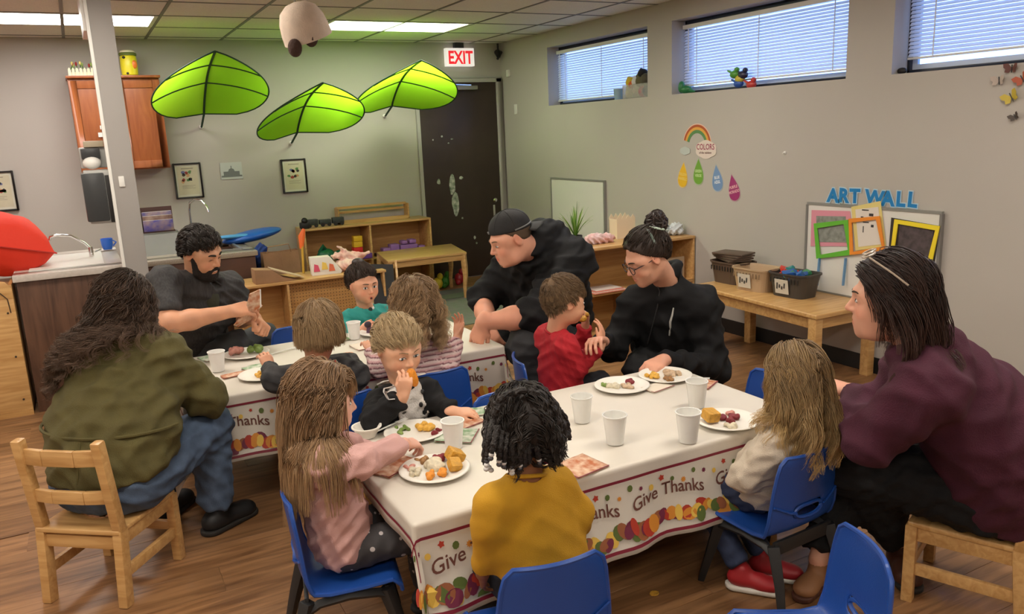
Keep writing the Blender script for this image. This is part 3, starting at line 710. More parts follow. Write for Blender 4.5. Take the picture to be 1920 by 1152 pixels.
# small devices on the walls
sc = empty('security_camera', (4.0, YB-0.06, 2.30), 0, 'small black camera hanging from the ceiling in the corner', 'camera')
MB().tube([(0, 0, 0.10), (0, 0, 0.02)], 0.010, 8).build('mount', black_m, sc); MB().tube([(-0.01, -0.03, -0.03), (0.0, 0.02, 0.02), (0.0, 0.03, 0.03)], [0.022, 0.032, 0.02], 10).build('housing', black_m, sc, smooth=True)
MB().tube([(0.035, 0.0, 0.02), (-0.02, -0.02, -0.055)], [0.018, 0.013], 8).build('lens', dark_metal, sc, smooth=True)
def tagged(o, label, cat, group=None, kind=None): return meta(o, label, cat, group, kind)
tagged(B('motion_sensor', XR-0.025, XR, 7.52, 7.57, 2.06, 2.13, white_p, None, 0.006), 'small white sensor on the right wall near the ceiling corner', 'sensor')
tagged(B('light_switch', XR-0.012, XR, 7.40, 7.45, 1.68, 1.78, white_p, None, 0.004), 'white switch plate on the right wall beside the brown door', 'switch')
tagged(MB().lathe([(0.012, 0), (0.012, 0.004), (0.004, 0.008), (0.004, 0.02)], 10, (XR, 3.817, 1.303), Matrix.Rotation(-PI/2, 3, 'Y')).build('wall_hook', white_p), 'tiny white hook on the bare right wall', 'hook')
tagged(B('light_switch', 0.205, 0.235, CY0-0.008, CY0, 1.30, 1.36, white_p, None, 0.003), 'white switch plate on the front of the column', 'switch')
# hanging bee-like fabric ornament
def ornament():
    p = aty(566, 40, 4.0); t = empty('hanging_ornament', tuple(p), 0, 'beige fabric bell hanging from the ceiling with two brown pompoms', 'ornament')
    R = Matrix.Rotation(math.radians(-20), 3, 'Y') @ Matrix.Rotation(math.radians(10), 3, 'X')
    b = MB(); prof = [(0.004, 0.090), (0.05, 0.082), (0.088, 0.055), (0.108, 0.01), (0.116, -0.04), (0.118, -0.085), (0.112, -0.083), (0.10, 0.0), (0.05, 0.07), (0.004, 0.08)]
    b.lathe(prof, 28, (0, 0, 0), R).build('fabric_bell', mat('beige_felt', (0.62, 0.50, 0.40), 0.9, var=0.15, vscale=20, bump=0.3, bscale=150), t, smooth=True)
    b = MB(); b.lathe([(0.01, -0.02), (0.07, -0.055), (0.09, -0.088), (0.06, -0.09), (0.01, -0.06)], 20, (0, 0, 0), R).build('lining', mat('yellow_lining', (0.62, 0.42, 0.10), 0.9, var=0.4, vscale=30), t, smooth=True)
    for px, py in ((553, 90), (583, 71)):
        q = aty(px, py, 3.93)-p; MB().ell(tuple(q), (0.033, 0.033, 0.042), 16, 10).build('pompom', mat('brown_felt', (0.055, 0.028, 0.02), 0.95, bump=0.6, bscale=90), t, smooth=True)
    MB().tube([tuple(R @ Vector((0, 0, 0.085))), (0.0, 0, CE-p[2])], 0.0022, 6).build('cord', black_m, t)
ornament()
# ------------------------------------------------------------------ leaf canopies on the back wall
leaf_m = bpy.data.materials.new('leaf_fabric'); leaf_m.use_nodes = True; nt = leaf_m.node_tree; bs = nt.nodes['Principled BSDF']; bs.inputs['Base Color'].default_value = (0.30, 0.62, 0.02, 1); bs.inputs['Roughness'].default_value = 0.7
tr_ = _n(nt, 'ShaderNodeBsdfTranslucent'); tr_.inputs[0].default_value = (0.42, 0.85, 0.03, 1); ms_ = _n(nt, 'ShaderNodeMixShader'); ms_.inputs[0].default_value = 0.55
nt.links.new(bs.outputs[0], ms_.inputs[1]); nt.links.new(tr_.outputs[0], ms_.inputs[2]); nt.links.new(ms_.outputs[0], nt.nodes['Material Output'].inputs[0])
nn = _n(nt, 'ShaderNodeTexNoise'); nn.inputs['Scale'].default_value = 9; bp = _n(nt, 'ShaderNodeBump'); bp.inputs['Strength'].default_value = 0.4; bp.inputs['Distance'].default_value = 0.02; nt.links.new(nn.outputs[0], bp.inputs['Height']); nt.links.new(bp.outputs[0], bs.inputs['Normal'])
rib_m = mat('leaf_rib', (0.012, 0.055, 0.028), 0.6)
def leaf(base, tip, left, right, label, dome=0.16):
    """base: wall mount end of the spine, tip: front end; left/right: outermost edge points"""
    base, tip, left, right = [Vector(v) for v in (base, tip, left, right)]
    t = empty('leaf_canopy', tuple(base), 0, label, 'canopy', 'green leaf canopies on the back wall'); n, m = 22, 15
    s0 = base.lerp(tip, 0.20)
    def spine(u): p = s0.lerp(tip, u); p.z += dome*0.55*math.sin(PI*u**0.8)*1.0; return p
    # width profile and direction of the sides
    um = 0.36; L = left-spine(um); R = right-spine(um)
    def wprof(u): return max(0.0, math.sin(PI*min(1, u**0.62)))**0.72 if u < 1 else 0.0
    V = []; F = []
    def P(u, v):
        sd = L if v < 0 else R; a = abs(v); w = wprof(u)/wprof(um)
        p = spine(u)+sd*(a*w); p.z += dome*(0.50*(math.sin(a*PI/2)*0.9-a))*w + 0.0
        return p
    for i in range(n+1):
        u = i/n
        for j in range(m): V.append(P(u, -1+2*j/(m-1))-base)
    for i in range(n):
        for j in range(m-1): F.append((i*m+j, i*m+j+1, (i+1)*m+j+1, (i+1)*m+j))
    from_arrays('leaf_fabric', V, F, leaf_m, t)
    MB().tube([P(i/24, -1)-base for i in range(25)]+[P(1-i/24, 1)-base for i in range(25)], 0.006, 6).build('edge_hoop', rib_m, t, smooth=True)
    MB().tube([(0, 0, 0)]+[P(i/16, 0)-base+Vector((0, 0, -0.004)) for i in range(17)], 0.0095, 8).build('spine', rib_m, t, smooth=True)
    for uu in (0.36, 0.68): MB().tube([P(uu+0.05*abs(v/8)**2*(-1 if uu > 0 else 1), v/8)-base-Vector((0, 0, 0.003)) for v in range(-8, 9)], 0.006, 6).build('rib', rib_m, t, smooth=True)
    MB().lathe([(0.018, 0), (0.018, 0.01), (0.009, 0.02), (0.009, 0.03)], 12, (0, 0.035, 0), Matrix.Rotation(PI/2, 3, 'X')).build('wall_mount', white_p, t, smooth=True)
leaf(aty(378, 238, 7.68), aty(403, 96, 6.45), aty(284, 184, 6.95), aty(504, 172, 6.95), 'green leaf canopy nearest the wall cabinet, leftmost and largest')
leaf(aty(547, 268, 7.68), aty(605, 155, 6.45), aty(484, 238, 6.95), aty(682, 213, 6.95), 'green leaf canopy hanging lowest, above the small framed print')
leaf(aty(723, 217, 7.68), aty(789, 113, 6.45), aty(669, 187, 6.95), aty(856, 178, 6.95), 'green leaf canopy beside the EXIT sign, partly over the brown door')
# ------------------------------------------------------------------ furniture along the walls
def prop(x, y, z, label, name, cat, group=None, rz=0.0): return empty(name, (x, y, z), rz, label, cat, group)
hole_m = mat('screw_dark', (0.05, 0.03, 0.015), 0.6)
# wall cabinet
t = prop(0.37, 7.56, 1.335, 'reddish brown two-door wall cabinet behind the square column', 'wall_cabinet', 'cabinet')
B('body', -0.335, 0.335, -0.13, 0.155, 0, 0.735, cherry, t, 0.003)
for k, (a, b) in enumerate(((-0.332, -0.004), (0.004, 0.332))):
    d = B('door', a, b, -0.152, -0.131, 0.012, 0.715, cherry, t, 0.003)
    mb = MB(); mb.box(a, a+0.055, -0.160, -0.152, 0.012, 0.715); mb.box(b-0.055, b, -0.160, -0.152, 0.012, 0.715); mb.box(a+0.055, b-0.055, -0.160, -0.152, 0.012, 0.07); mb.box(a+0.055, b-0.055, -0.160, -0.152, 0.655, 0.715)
    mb.build('door_frame', cherry, d, 0.002)
B('cornice', -0.345, 0.345, -0.165, 0.155, 0.735, 0.755, cherry, t, 0.004)
B('paper_label', -0.155, -0.09, -0.163, -0.1605, 0.335, 0.365, white_p, t); B('paper_label', -0.175, -0.09, -0.163, -0.1605, 0.275, 0.31, white_p, t)
# flower planter and yellow jar on the cabinet
t = prop(0.14, 7.47, 2.09, 'white picket planter of small tulips on the wall cabinet', 'flower_planter', 'planter')
pk = mat('picket_cream', (0.80, 0.76, 0.55), 0.6); gr = mat('leaf_green', (0.08, 0.20, 0.03), 0.6); B('box', -0.09, 0.10, -0.03, 0.03, 0, 0.03, pk, t, 0.003)
for k in range(7): MB().prism([(-0.010, 0), (0.010, 0), (0.010, 0.05), (0, 0.064), (-0.010, 0.05)], 0.006, lambda u, v, w, k=k: Vector((-0.08+k*0.027+u, -0.031-w, v))).build('picket', pk, t)
r_ = np.random.RandomState(3)
for k in range(9):
    x = -0.085+k*0.022; dx = r_.normal()*0.02; h = 0.08+0.03*r_.rand(); st = MB().tube([(x, 0, 0.02), (x+dx*0.5, 0, h*0.6), (x+dx, -0.01, h)], 0.004, 5).build('stem', gr, t)
    MB().ell((x+dx, -0.01, h), (0.009, 0.009, 0.016), 8, 6).build('tulip', mat('tulip_%d' % (k % 3), [(0.30, 0.02, 0.02), (0.75, 0.65, 0.2), (0.25, 0.35, 0.08)][k % 3], 0.6), st, smooth=True)
t = prop(0.50, 7.52, 2.09, 'yellow jar with an orange spot and green lid on the wall cabinet', 'cookie_jar', 'jar')
ym = mat('jar_yellow', (0.82, 0.72, 0.02), 0.35); MB().lathe([(0.05, 0), (0.062, 0.01), (0.066, 0.08), (0.062, 0.15), (0.055, 0.165)], 22).build('body', ym, t, smooth=True)
MB().lathe([(0.066, 0.162), (0.068, 0.178), (0.06, 0.186)], 22).build('lid_band', mat('olive_green', (0.12, 0.16, 0.02), 0.5), t, smooth=True)
MB().lathe([(0.058, 0.186), (0.055, 0.20), (0.03, 0.208)], 22).build('lid', pk, t, smooth=True)
MB().ell((0.035, -0.052, 0.09), (0.024, 0.012, 0.034), 12, 8).build('orange_spot', mat('jar_orange', (0.85, 0.22, 0.03), 0.4), t, smooth=True)
for x, z in ((-0.035, 0.145), (-0.018, 0.02)): MB().ell((x, -0.055, z), (0.013, 0.008, 0.011), 10, 6).build('spot', black_m, t, smooth=True)
# framed prints
fr_m = mat('print_frame', (0.018, 0.017, 0.018), 0.35); mt_m = mat('print_mat', (0.62, 0.60, 0.50), 0.6); pp_m = mat('print_paper', (0.60, 0.55, 0.40), 0.7, var=0.12, vscale=8)
def framed(x, z, w, h, label, seed, tilt=0.0):
    t = prop(x, YB-0.012, z, label, 'framed_print', 'picture', 'framed prints on the back wall'); t.rotation_euler = (0, tilt, 0)
    mb = MB(); q = 0.014; mb.box(-w/2, -w/2+q, -0.012, 0.012, -h/2, h/2); mb.box(w/2-q, w/2, -0.012, 0.012, -h/2, h/2); mb.box(-w/2+q, w/2-q, -0.012, 0.012, -h/2, -h/2+q); mb.box(-w/2+q, w/2-q, -0.012, 0.012, h/2-q, h/2)
    mb.build('frame', fr_m, t, 0.002); B('mat_board', -w/2+q, w/2-q, -0.002, 0.004, -h/2+q, h/2-q, mt_m, t); B('paper', -w/2+0.032, w/2-0.032, -0.0035, -0.002, -h/2+0.032, h/2-0.032, pp_m, t)
    r = np.random.RandomState(seed); ink = [mat('ink_%d' % k, c, 0.8) for k, c in enumerate([(0.30, 0.05, 0.04), (0.05, 0.04, 0.04), (0.10, 0.22, 0.08), (0.55, 0.30, 0.15), (0.15, 0.16, 0.30)])]
    b = MB(); 
    for k in range(9):
        cx = -0.05+0.10*r.rand(); cz = 0.045+0.035*r.rand() if k < 5 else -0.01+0.02*r.rand(); b.cur = k % 5
        b.prism([(math.cos(a)*(0.010+0.012*r.rand()), math.sin(a)*(0.010+0.008*r.rand())) for a in np.linspace(0, 2*PI, 9)[:-1]], 0.0006, lambda u, v, ww, cx=cx, cz=cz: Vector((cx+u, -0.0036-ww, cz+v)))
    b.build('drawing', ink, t)
    b = MB(); b.box(-0.05, 0.05, -0.0042, -0.0036, h/2-0.052, h/2-0.045)
    for k in range(3): b.box(-0.055, 0.055-0.02*(k % 2), -0.0042, -0.0036, -0.045-0.012*k, -0.042-0.012*k)
    b.build('print_lines', mat('print_grey', (0.28, 0.25, 0.2), 0.8), t)
framed(0.863, 1.206, 0.235, 0.31, 'black framed print beside the wall cabinet', 1)
framed(1.801, 1.188, 0.235, 0.315, 'black framed print under the lowest leaf canopy', 2)
framed(-0.58, 1.215, 0.25, 0.32, 'black framed print at the left edge above the red pillow', 3)
t = prop(1.24, YB-0.004, 1.27, 'unframed grey photo of a domed building on the back wall', 'photo_print', 'picture')
B('paper', -0.095, 0.095, -0.002, 0.003, -0.075, 0.075, mat('photo_sky', (0.50, 0.52, 0.50), 0.5), t)
gm_ = mat('photo_grey', (0.16, 0.17, 0.17), 0.6); b = MB(); b.box(-0.07, 0.07, -0.0035, -0.002, -0.04, -0.005); b.box(-0.09, 0.09, -0.0035, -0.002, -0.055, -0.04); b.prism([(-0.03, 0), (0.03, 0), (0.02, 0.022), (0, 0.03), (-0.02, 0.022)], 0.0012, lambda u, v, w: Vector((u, -0.002-w, -0.006+v))); b.box(-0.004, 0.004, -0.0035, -0.002, 0.02, 0.045)
for k in range(8): b.box(-0.066+k*0.018, -0.060+k*0.018, -0.0045, -0.0035, -0.038, -0.008)
b.build('building_print', gm_, t)
# dispensers on the column's left face and on the counter wall
t = prop(0.105, 5.30, 1.10, 'grey paper towel dispenser on the left side of the column', 'towel_dispenser', 'dispenser')
gd = mat('smoke_plastic', (0.045, 0.048, 0.05), 0.25); lg = mat('light_grey_plastic', (0.42, 0.42, 0.40), 0.4)
B('housing', -0.075, 0.062, -0.10, 0.10, -0.005, 0.30, lg, t, 0.012); B('cover', -0.088, 0.03, -0.112, -0.085, 0.01, 0.285, gd, t, 0.010); B('side_panel', 0.032, 0.06, -0.108, -0.09, 0.0, 0.27, black_m, t, 0.004)
t = prop(0.105, 5.36, 1.41, 'small soap dispenser with a white push bar above the towel dispenser', 'soap_dispenser', 'dispenser')
B('back_plate', -0.08, 0.062, -0.02, 0.02, 0, 0.12, lg, t, 0.01); B('reservoir', -0.07, 0.03, -0.06, -0.02, 0.05, 0.115, gd, t, 0.01); MB().ell((-0.02, -0.06, 0.03), (0.05, 0.03, 0.035), 16, 10).build('push_bar', white_p, t, smooth=True); B('top_cap', -0.05, 0.055, -0.04, 0.02, 0.12, 0.155, mat('tan_plastic', (0.45, 0.38, 0.27), 0.5), t, 0.004)
# sink counter at the left
ctop = mat('counter_white', (0.60, 0.55, 0.50), 0.3, var=0.15, vscale=60)
t = prop(-0.12, 5.80, 0, 'walnut panelled sink unit with white counter left of the column', 'sink_unit', 'cabinet')
B('body', -0.275, 0.285, -0.45, 0.50, 0.0, 0.79, walnut, t, 0.002)
b = MB(); b.box(-0.29, 0.288, -0.475, -0.35, 0.79, 0.83); b.box(-0.29, 0.288, 0.30, 0.55, 0.79, 0.83); b.box(-0.29, -0.20, -0.35, 0.30, 0.79, 0.83); b.box(0.17, 0.288, -0.35, 0.30, 0.79, 0.83); b.build('countertop', ctop, t, 0.006)
B('rim', -0.21, 0.19, -0.36, 0.31, 0.828, 0.838, white_p, t, 0.003)
b = MB(); b.box(-0.20, 0.18, -0.35, 0.30, 0.70, 0.71); b.build('basin', white_p, t)
fc = MB(); fc.tube([(0.13, 0.05, 0.838), (0.13, 0.05, 0.90)], 0.014, 10).tube([(0.13, 0.05, 0.89), (0.10, 0.04, 0.93), (0.03, 0.02, 0.985), (-0.05, 0.0, 1.0), (-0.085, 0.0, 0.99), (-0.09, 0.0, 0.97)], 0.008, 10)
fc = fc.build('faucet', chrome, t, smooth=True); MB().tube([(0.13, 0.0, 0.86), (0.13, -0.07, 0.87)], 0.006, 8).tube([(0.15, 0.09, 0.86), (0.19, 0.13, 0.87)], 0.006, 8).build('tap_handle', chrome, fc, smooth=True)
t = prop(0.115, 6.17, 0.838, 'small blue cup beside the tap on the white counter', 'blue_cup', 'cup'); MB().lathe([(0.028, 0), (0.036, 0.03), (0.038, 0.075), (0.034, 0.075), (0.030, 0.02), (0.01, 0.01)], 18).build('cup_body', mat('cup_blue', (0.03, 0.16, 0.72), 0.35), t, smooth=True)
MB().tube([(0.036, 0, 0.06), (0.058, 0, 0.045), (0.036, 0, 0.02)], 0.005, 6).build('cup_handle', MATS['cup_blue'], t, smooth=True)
# light wooden shelf end at the left edge with the red pillow
t = prop(-0.85, 5.55, 0, 'light maple shelf unit at the left edge beside the sink unit', 'storage_shelf', 'shelf')
b = MB(); b.box(-0.45, 0.43, -0.215, -0.197, 0.03, 0.70).build('back_panel', maple, t, 0.004)
MB().prism([(-0.45, 0.70), (0.43, 0.70), (0.43, 0.76), (0.40, 0.80), (0.32, 0.82), (-0.45, 0.82)], 0.018, lambda u, v, w: Vector((u, -0.215+w, v))).build('shaped_top_board', maple, t, 0.003)
B('side_panel', 0.41, 0.43, -0.197, 0.25, 0.0, 0.78, maple, t, 0.003); B('base_board', -0.45, 0.43, -0.22, 0.25, 0, 0.03, maple_dk, t)
B('shelf_board', -0.45, 0.41, -0.197, 0.25, 0.74, 0.76, maple, t)
for z in (0.62, 0.36, 0.10): MB().lathe([(0.006, 0), (0.006, 0.003), (0.001, 0.004)], 10, (0.39, -0.216, z), Matrix.Rotation(PI/2, 3, 'X')).build('screw', hole_m, t)
MB().tube([(0.28, -0.217, 0.765), (0.36, -0.217, 0.75), (0.40, -0.217, 0.70), (0.405, -0.217, 0.62)], 0.003, 6).build('routed_line', hole_m, t)
b = MB(); b.bar((0.22, -0.222, 0.60), (0.31, -0.222, 0.69), 0.012, 0.03); b.bar((0.20, -0.222, 0.72), (0.28, -0.222, 0.79), 0.012, 0.02); b.build('brace', maple, t, 0.002)
def pillow():
    t = prop(-0.60, 5.74, 0.845, 'bright red pillow lying on the light maple shelf', 'red_pillow', 'pillow'); n = 22; V = []; F = []
    rt = RZ(math.radians(8)) @ Matrix.Rotation(math.radians(14), 3, 'Y')
    for s in (1, -1):
        for i in range(n+1):
            for j in range(n+1):
                u = -1+2*i/n; v = -1+2*j/n; e = (1-u**4)*(1-v**4); h = 0.185*e**0.55*s
                x = u*(0.36-0.05*(1-abs(v)**2)*abs(u)**3*0+0.0)*(1-0.10*(1-v*v)); y = v*0.30*(1-0.10*(1-u*u))
                h += 0.010*math.sin(9*u+4*v)*e*s; V.append(rt @ Vector((x, y, h+0.165)))
    m = (n+1)**2
    for q in (0, 1):
        for i in range(n):
            for j in range(n):
                f = (q*m+i*(n+1)+j, q*m+(i+1)*(n+1)+j, q*m+(i+1)*(n+1)+j+1, q*m+i*(n+1)+j+1); F.append(f if q == 0 else f[::-1])
    from_arrays('cushion', V, F, mat('red_fabric', (0.72, 0.035, 0.012), 0.75, bump=0.3, bscale=25), t)
    edge = [rt @ Vector((math.copysign(1, c)*0.36 if abs(c) > 0.99 else c*0.36, 0, 0.145)) for c in (-1, 1)]
    MB().tube([rt @ Vector((x, y, 0.165)) for x, y in ((-.36, -.30), (0, -.27), (.36, -.30), (.325, 0), (.36, .30), (0, .27), (-.36, .30), (-.325, 0), (-.36, -.30))], 0.004, 6).build('seam_piping', mat('red_piping', (0.45, 0.02, 0.01), 0.7), t)
pillow()
t = prop(-0.42, 5.62, 0.838, 'dark bag end poking out beside the red pillow', 'dark_bag', 'bag'); MB().ell((0.05, 0.1, 0.035), (0.10, 0.05, 0.035), 14, 8).build('bag_body', black_m, t, smooth=True)
MB().tube([(0.12, 0.06, 0.05), (0.17, 0.05, 0.06), (0.16, 0.05, 0.03)], 0.006, 6).build('strap', black_m, t, smooth=True)
# second sink counter against the back wall
t = prop(0.80, 7.15, 0, 'dark wood sink cabinet with a speckled counter behind the bearded man', 'sink_cabinet', 'cabinet')
B('body', -0.50, 0.38, -0.48, 0.55, 0.0, 0.62, mat('dark_cabinet', (0.10, 0.04, 0.02), 0.5, var=0.3, vscale=6), t, 0.003)
b = MB(); b.box(-0.52, 0.40, -0.50, -0.33, 0.62, 0.66); b.box(-0.52, 0.40, 0.30, 0.56, 0.62, 0.66); b.box(-0.52, -0.15, -0.33, 0.30, 0.62, 0.66); b.box(0.30, 0.40, -0.33, 0.30, 0.62, 0.66); b.build('countertop', mat('counter_speckled', (0.42, 0.36, 0.29), 0.3, var=0.35, vscale=140), t, 0.006)
b = MB(); b.box(-0.16, 0.31, -0.34, -0.32, 0.655, 0.672); b.box(-0.16, 0.31, 0.29, 0.31, 0.655, 0.672); b.box(-0.16, -0.14, -0.32, 0.29, 0.655, 0.672); b.box(0.29, 0.31, -0.32, 0.29, 0.655, 0.672); b.box(-0.14, 0.29, -0.32, 0.29, 0.52, 0.53); b.build('basin', mat('steel_sink', (0.45, 0.45, 0.43), 0.3, metal=0.6), t)
f_ = MB().tube([(0.02, 0.40, 0.66), (0.02, 0.40, 0.95), (0.03, 0.38, 1.02), (0.07, 0.33, 1.055), (0.12, 0.27, 1.04), (0.15, 0.24, 0.98), (0.155, 0.235, 0.94)], 0.011, 10).build('faucet', chrome, t, smooth=True); MB().tube([(0.02, 0.40, 0.72), (0.09, 0.38, 0.75)], 0.008, 8).build('tap_handle', chrome, f_, smooth=True)
# books in a rack and bin on that counter
t = prop(0.50, 7.1, 0.66, 'clear plastic bin of supplies beside the column', 'plastic_bin', 'bin')
clr = mat('clear_plastic', (0.55, 0.58, 0.56), 0.2, alpha=0.55); b = MB(); b.box(-0.12, 0.17, -0.13, -0.125, 0.0, 0.17); b.box(-0.12, 0.17, 0.125, 0.13, 0, 0.17); b.box(-0.12, -0.115, -0.125, 0.125, 0, 0.17); b.box(0.165, 0.17, -0.125, 0.125, 0, 0.17); b.box(-0.115, 0.165, -0.125, 0.125, 0, 0.006); b.build('bin_shell', clr, t)
sup = [mat('supply_%d' % k, c, 0.7, var=0.3, vscale=30) for k, c in enumerate([(0.28, 0.30, 0.24), (0.35, 0.36, 0.33), (0.10, 0.12, 0.14), (0.50, 0.48, 0.42)])]
for k in range(7): tagged(MB().ell((0.42+0.045*k, 7.04+0.03*(k % 3), 0.70+0.035*(k % 3)), (0.035, 0.04, 0.03), 10, 7).build('cloth_roll', sup[k % 4]), 'rolled greyish cloth inside the clear bin beside the column', 'cloth', 'cloth rolls in the clear bin')
t = prop(0.50, 7.12, 0.835, 'open box of blue and brown books stacked on the clear bin', 'book_box', 'box')
B('box_back', -0.10, 0.145, 0.04, 0.05, 0, 0.20, mat('box_brown', (0.07, 0.03, 0.025), 0.6), t); B('box_side', -0.11, -0.10, -0.06, 0.05, 0, 0.18, mat('box_brown', (0.07, 0.03, 0.025), 0.6), t); B('box_base', -0.10, 0.145, -0.06, 0.04, 0, 0.01, mat('box_brown', (0.07, 0.03, 0.025), 0.6), t)
for k, (c, z0, z1, y, lb) in enumerate((((0.02, 0.03, 0.32), 0.012, 0.10, -0.055, 'blue book standing foremost in the open book box'), ((0.12, 0.05, 0.04), 0.012, 0.135, -0.03, 'brown book in the middle of the open book box'), ((0.03, 0.04, 0.25), 0.012, 0.165, -0.005, 'dark blue book at the back of the open book box'))):
    o = prop(0.515, 7.12+y, 0.835, lb, 'book', 'book'); B('cover', -0.105, 0.12, -0.008, 0.008, z0, z1, mat('book_cover_%d' % k, c, 0.4, var=0.6, vscale=14, col2=(0.35, 0.25, 0.2)), o, 0.002); B('pages', -0.10, 0.117, -0.006, 0.006, z1-0.001, z1+0.001, white_p, o)
# blue inflated / folded things by the counter
t = prop(1.22, 7.25, 0.66, 'blue plastic water table resting across the speckled counter', 'water_table', 'toy')
bm1 = mat('toy_blue', (0.02, 0.13, 0.55), 0.3); MB().ell((0.06, 0.02, 0.055), (0.26, 0.13, 0.05), 26, 12, Matrix.Rotation(math.radians(-8), 3, 'Y')).build('lid_shell', bm1, t, smooth=True); MB().ell((-0.10, -0.05, 0.07), (0.20, 0.04, 0.018), 18, 8).build('light_blue_edge', mat('toy_blue_light', (0.10, 0.38, 0.75), 0.4), t, smooth=True)
t = prop(1.30, 7.12, 0.0, 'dark blue cloth bag hanging at the end of the sink cabinet', 'blue_bag', 'bag')
sdf_obj('bag_cloth', [prim_ell((1.30, 7.10, 0.52), (0.075, 0.06, 0.14), 0.03), prim_ell((1.31, 7.10, 0.36), (0.06, 0.055, 0.10), 0.03)], 0.009, mat('navy_cloth', (0.015, 0.045, 0.22), 0.8), t, (0.014, 0.07)); MB().box(0.02, 0.07, -0.075, -0.06, 0.30, 0.36).build('white_tag', white_p, t, 0.006)
# shelves ------------------------------------------------------------------
def side(b, x, y0, y1, z1): b.box(x-0.009, x+0.009, y0, y1, 0.0, z1)
# pegboard-back shelf behind the table
t = prop(1.50, 6.40, 0, 'low maple shelf with a pegboard back standing behind the first table', 'pegboard_shelf', 'shelf')
B('top_board', -0.58, 0.62, -0.19, 0.20, 0.430, 0.450, maple, t, 0.003)
for x in (-0.55, -0.18, 0.60): b = MB(); side(b, x, -0.18, 0.20, 0.43); b.build('upright', maple, t, 0.002)
B('bottom_board', -0.54, 0.59, -0.18, 0.20, 0.055, 0.075, maple, t); B('plinth', -0.54, 0.59, -0.16, 0.20, 0.0, 0.055, black_m, t)
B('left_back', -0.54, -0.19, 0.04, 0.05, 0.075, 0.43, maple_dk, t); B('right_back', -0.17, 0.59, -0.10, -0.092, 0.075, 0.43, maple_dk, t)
b = MB()
for i in range(30):
    for j in range(13): b.add([(-0.15+i*0.0245+0.004*math.cos(a), -0.1005, 0.105+j*0.0245+0.004*math.sin(a)) for a in np.linspace(0, 2*PI, 7)[:-1]], [tuple(range(6))])
meta(b.build('peg_holes', hole_m, t), kind='stuff')
# bits on it: paper bag (standing), folded bag, printed bag, tissue bag, knife-like orange tool
brown = mat('brown_paper', (0.36, 0.20, 0.10), 0.75, var=0.15, vscale=12, bump=0.5, bscale=14)
def bag_mesh(name, w, d, h, parent, m, lean=0.0, open_=0.0, seed=0):
    r = np.random.RandomState(seed); V = []; F = []; n = 5
    ring = [(-1, -1), (0, -1.04), (1, -1), (1.02, 0), (1, 1), (0, 1), (-1, 1), (-0.98, 0)]
    for i in range(n+1):
        t = i/n
        for (x, y) in ring: V.append((x*w/2*(1+open_*t)+r.normal()*0.002+lean*t*h, y*d/2*(1-0.35*t*(1-open_))+r.normal()*0.002*(1+t), h*t+(0.006*((x != 0)*1.0) if i == n else 0)))
    for i in range(n):
        for k in range(8): F.append((i*8+k, i*8+(k+1) % 8, (i+1)*8+(k+1) % 8, (i+1)*8+k))
    F.append(tuple(range(7, -1, -1))); o = from_arrays(name, V, F, m, parent, False)
    return o
t = prop(1.42, 6.88, 0, 'tall brown paper grocery bag with an orange-handled tool beside it', 'grocery_bag', 'bag'); bag_mesh('paper', 0.30, 0.17, 0.60, t, brown, seed=4)
MB().tube([(-0.12, -0.08, 0.60), (-0.11, -0.09, 0.66), (0.06, -0.09, 0.67), (0.08, -0.08, 0.60)], 0.004, 6).build('rolled_edge', brown, t, smooth=True)
t = prop(1.235, 6.36, 0.45, 'flat folded brown paper bag lying on the pegboard shelf', 'folded_bag', 'bag')
MB().prism([(-0.15, 0), (0.17, 0.0), (0.06, 0.035), (-0.02, 0.10), (-0.15, 0.115)], 0.15, lambda u, v, w: Vector((u, -0.12+w, v))).build('paper', brown, t, 0.006); MB().prism([(-0.02, 0.10), (0.22, 0.012), (0.22, 0.016), (-0.02, 0.108)], 0.16, lambda u, v, w: Vector((u, -0.125+w, v))).build('paper_flap', mat('paper_light', (0.55, 0.40, 0.26), 0.8), t)
t = prop(1.52, 6.50, 0.45, 'orange and yellow long-handled tool leaning behind the folded bag', 'orange_tool', 'tool')
MB().tube([(0.0, 0.02, 0.0), (0.02, 0.05, 0.30)], 0.010, 8).build('yellow_handle', mat('tool_yellow', (0.60, 0.36, 0.04), 0.5), t); MB().tube([(0.01, 0.05, 0.20), (0.02, 0.05, 0.30), (0.045, 0.05, 0.36)], [0.016, 0.028, 0.012], 8).build('orange_blade', mat('tool_orange', (0.85, 0.16, 0.03), 0.5), t, smooth=True)
t = prop(1.66, 6.38, 0.45, 'white picture box with red and yellow print on the pegboard shelf', 'picture_box', 'box'); t.rotation_euler = (0, 0, math.radians(-6))
wcard = mat('white_card', (0.72, 0.66, 0.58), 0.7); MB().prism([(-0.11, 0.0), (0.12, 0.0), (0.13, 0.02), (0.045, 0.14), (-0.11, 0.14)], 0.10, lambda u, v, w: Vector((u, -0.06+w+v*0.3, v))).build('card', wcard, t, 0.004)
for k, (c, x, z) in enumerate((((0.62, 0.06, 0.12), -0.075, 0.05), ((0.75, 0.50, 0.08), -0.01, 0.062), ((0.65, 0.13, 0.05), 0.045, 0.045))):
    MB().prism([(0, 0), (0.05, 0), (0.04, 0.05), (0.01, 0.06)], 0.002, lambda u, v, w, x=x, z=z: Vector((x+u-0.02, -0.063-w+(z+v-0.02)*0.3, z+v-0.02))).build('printed_patch', mat('patch_%d' % k, c, 0.6), t)
t = prop(1.87, 6.42, 0.45, 'crumpled white and peach tissue bag next to the picture box', 'tissue_bag', 'bag')
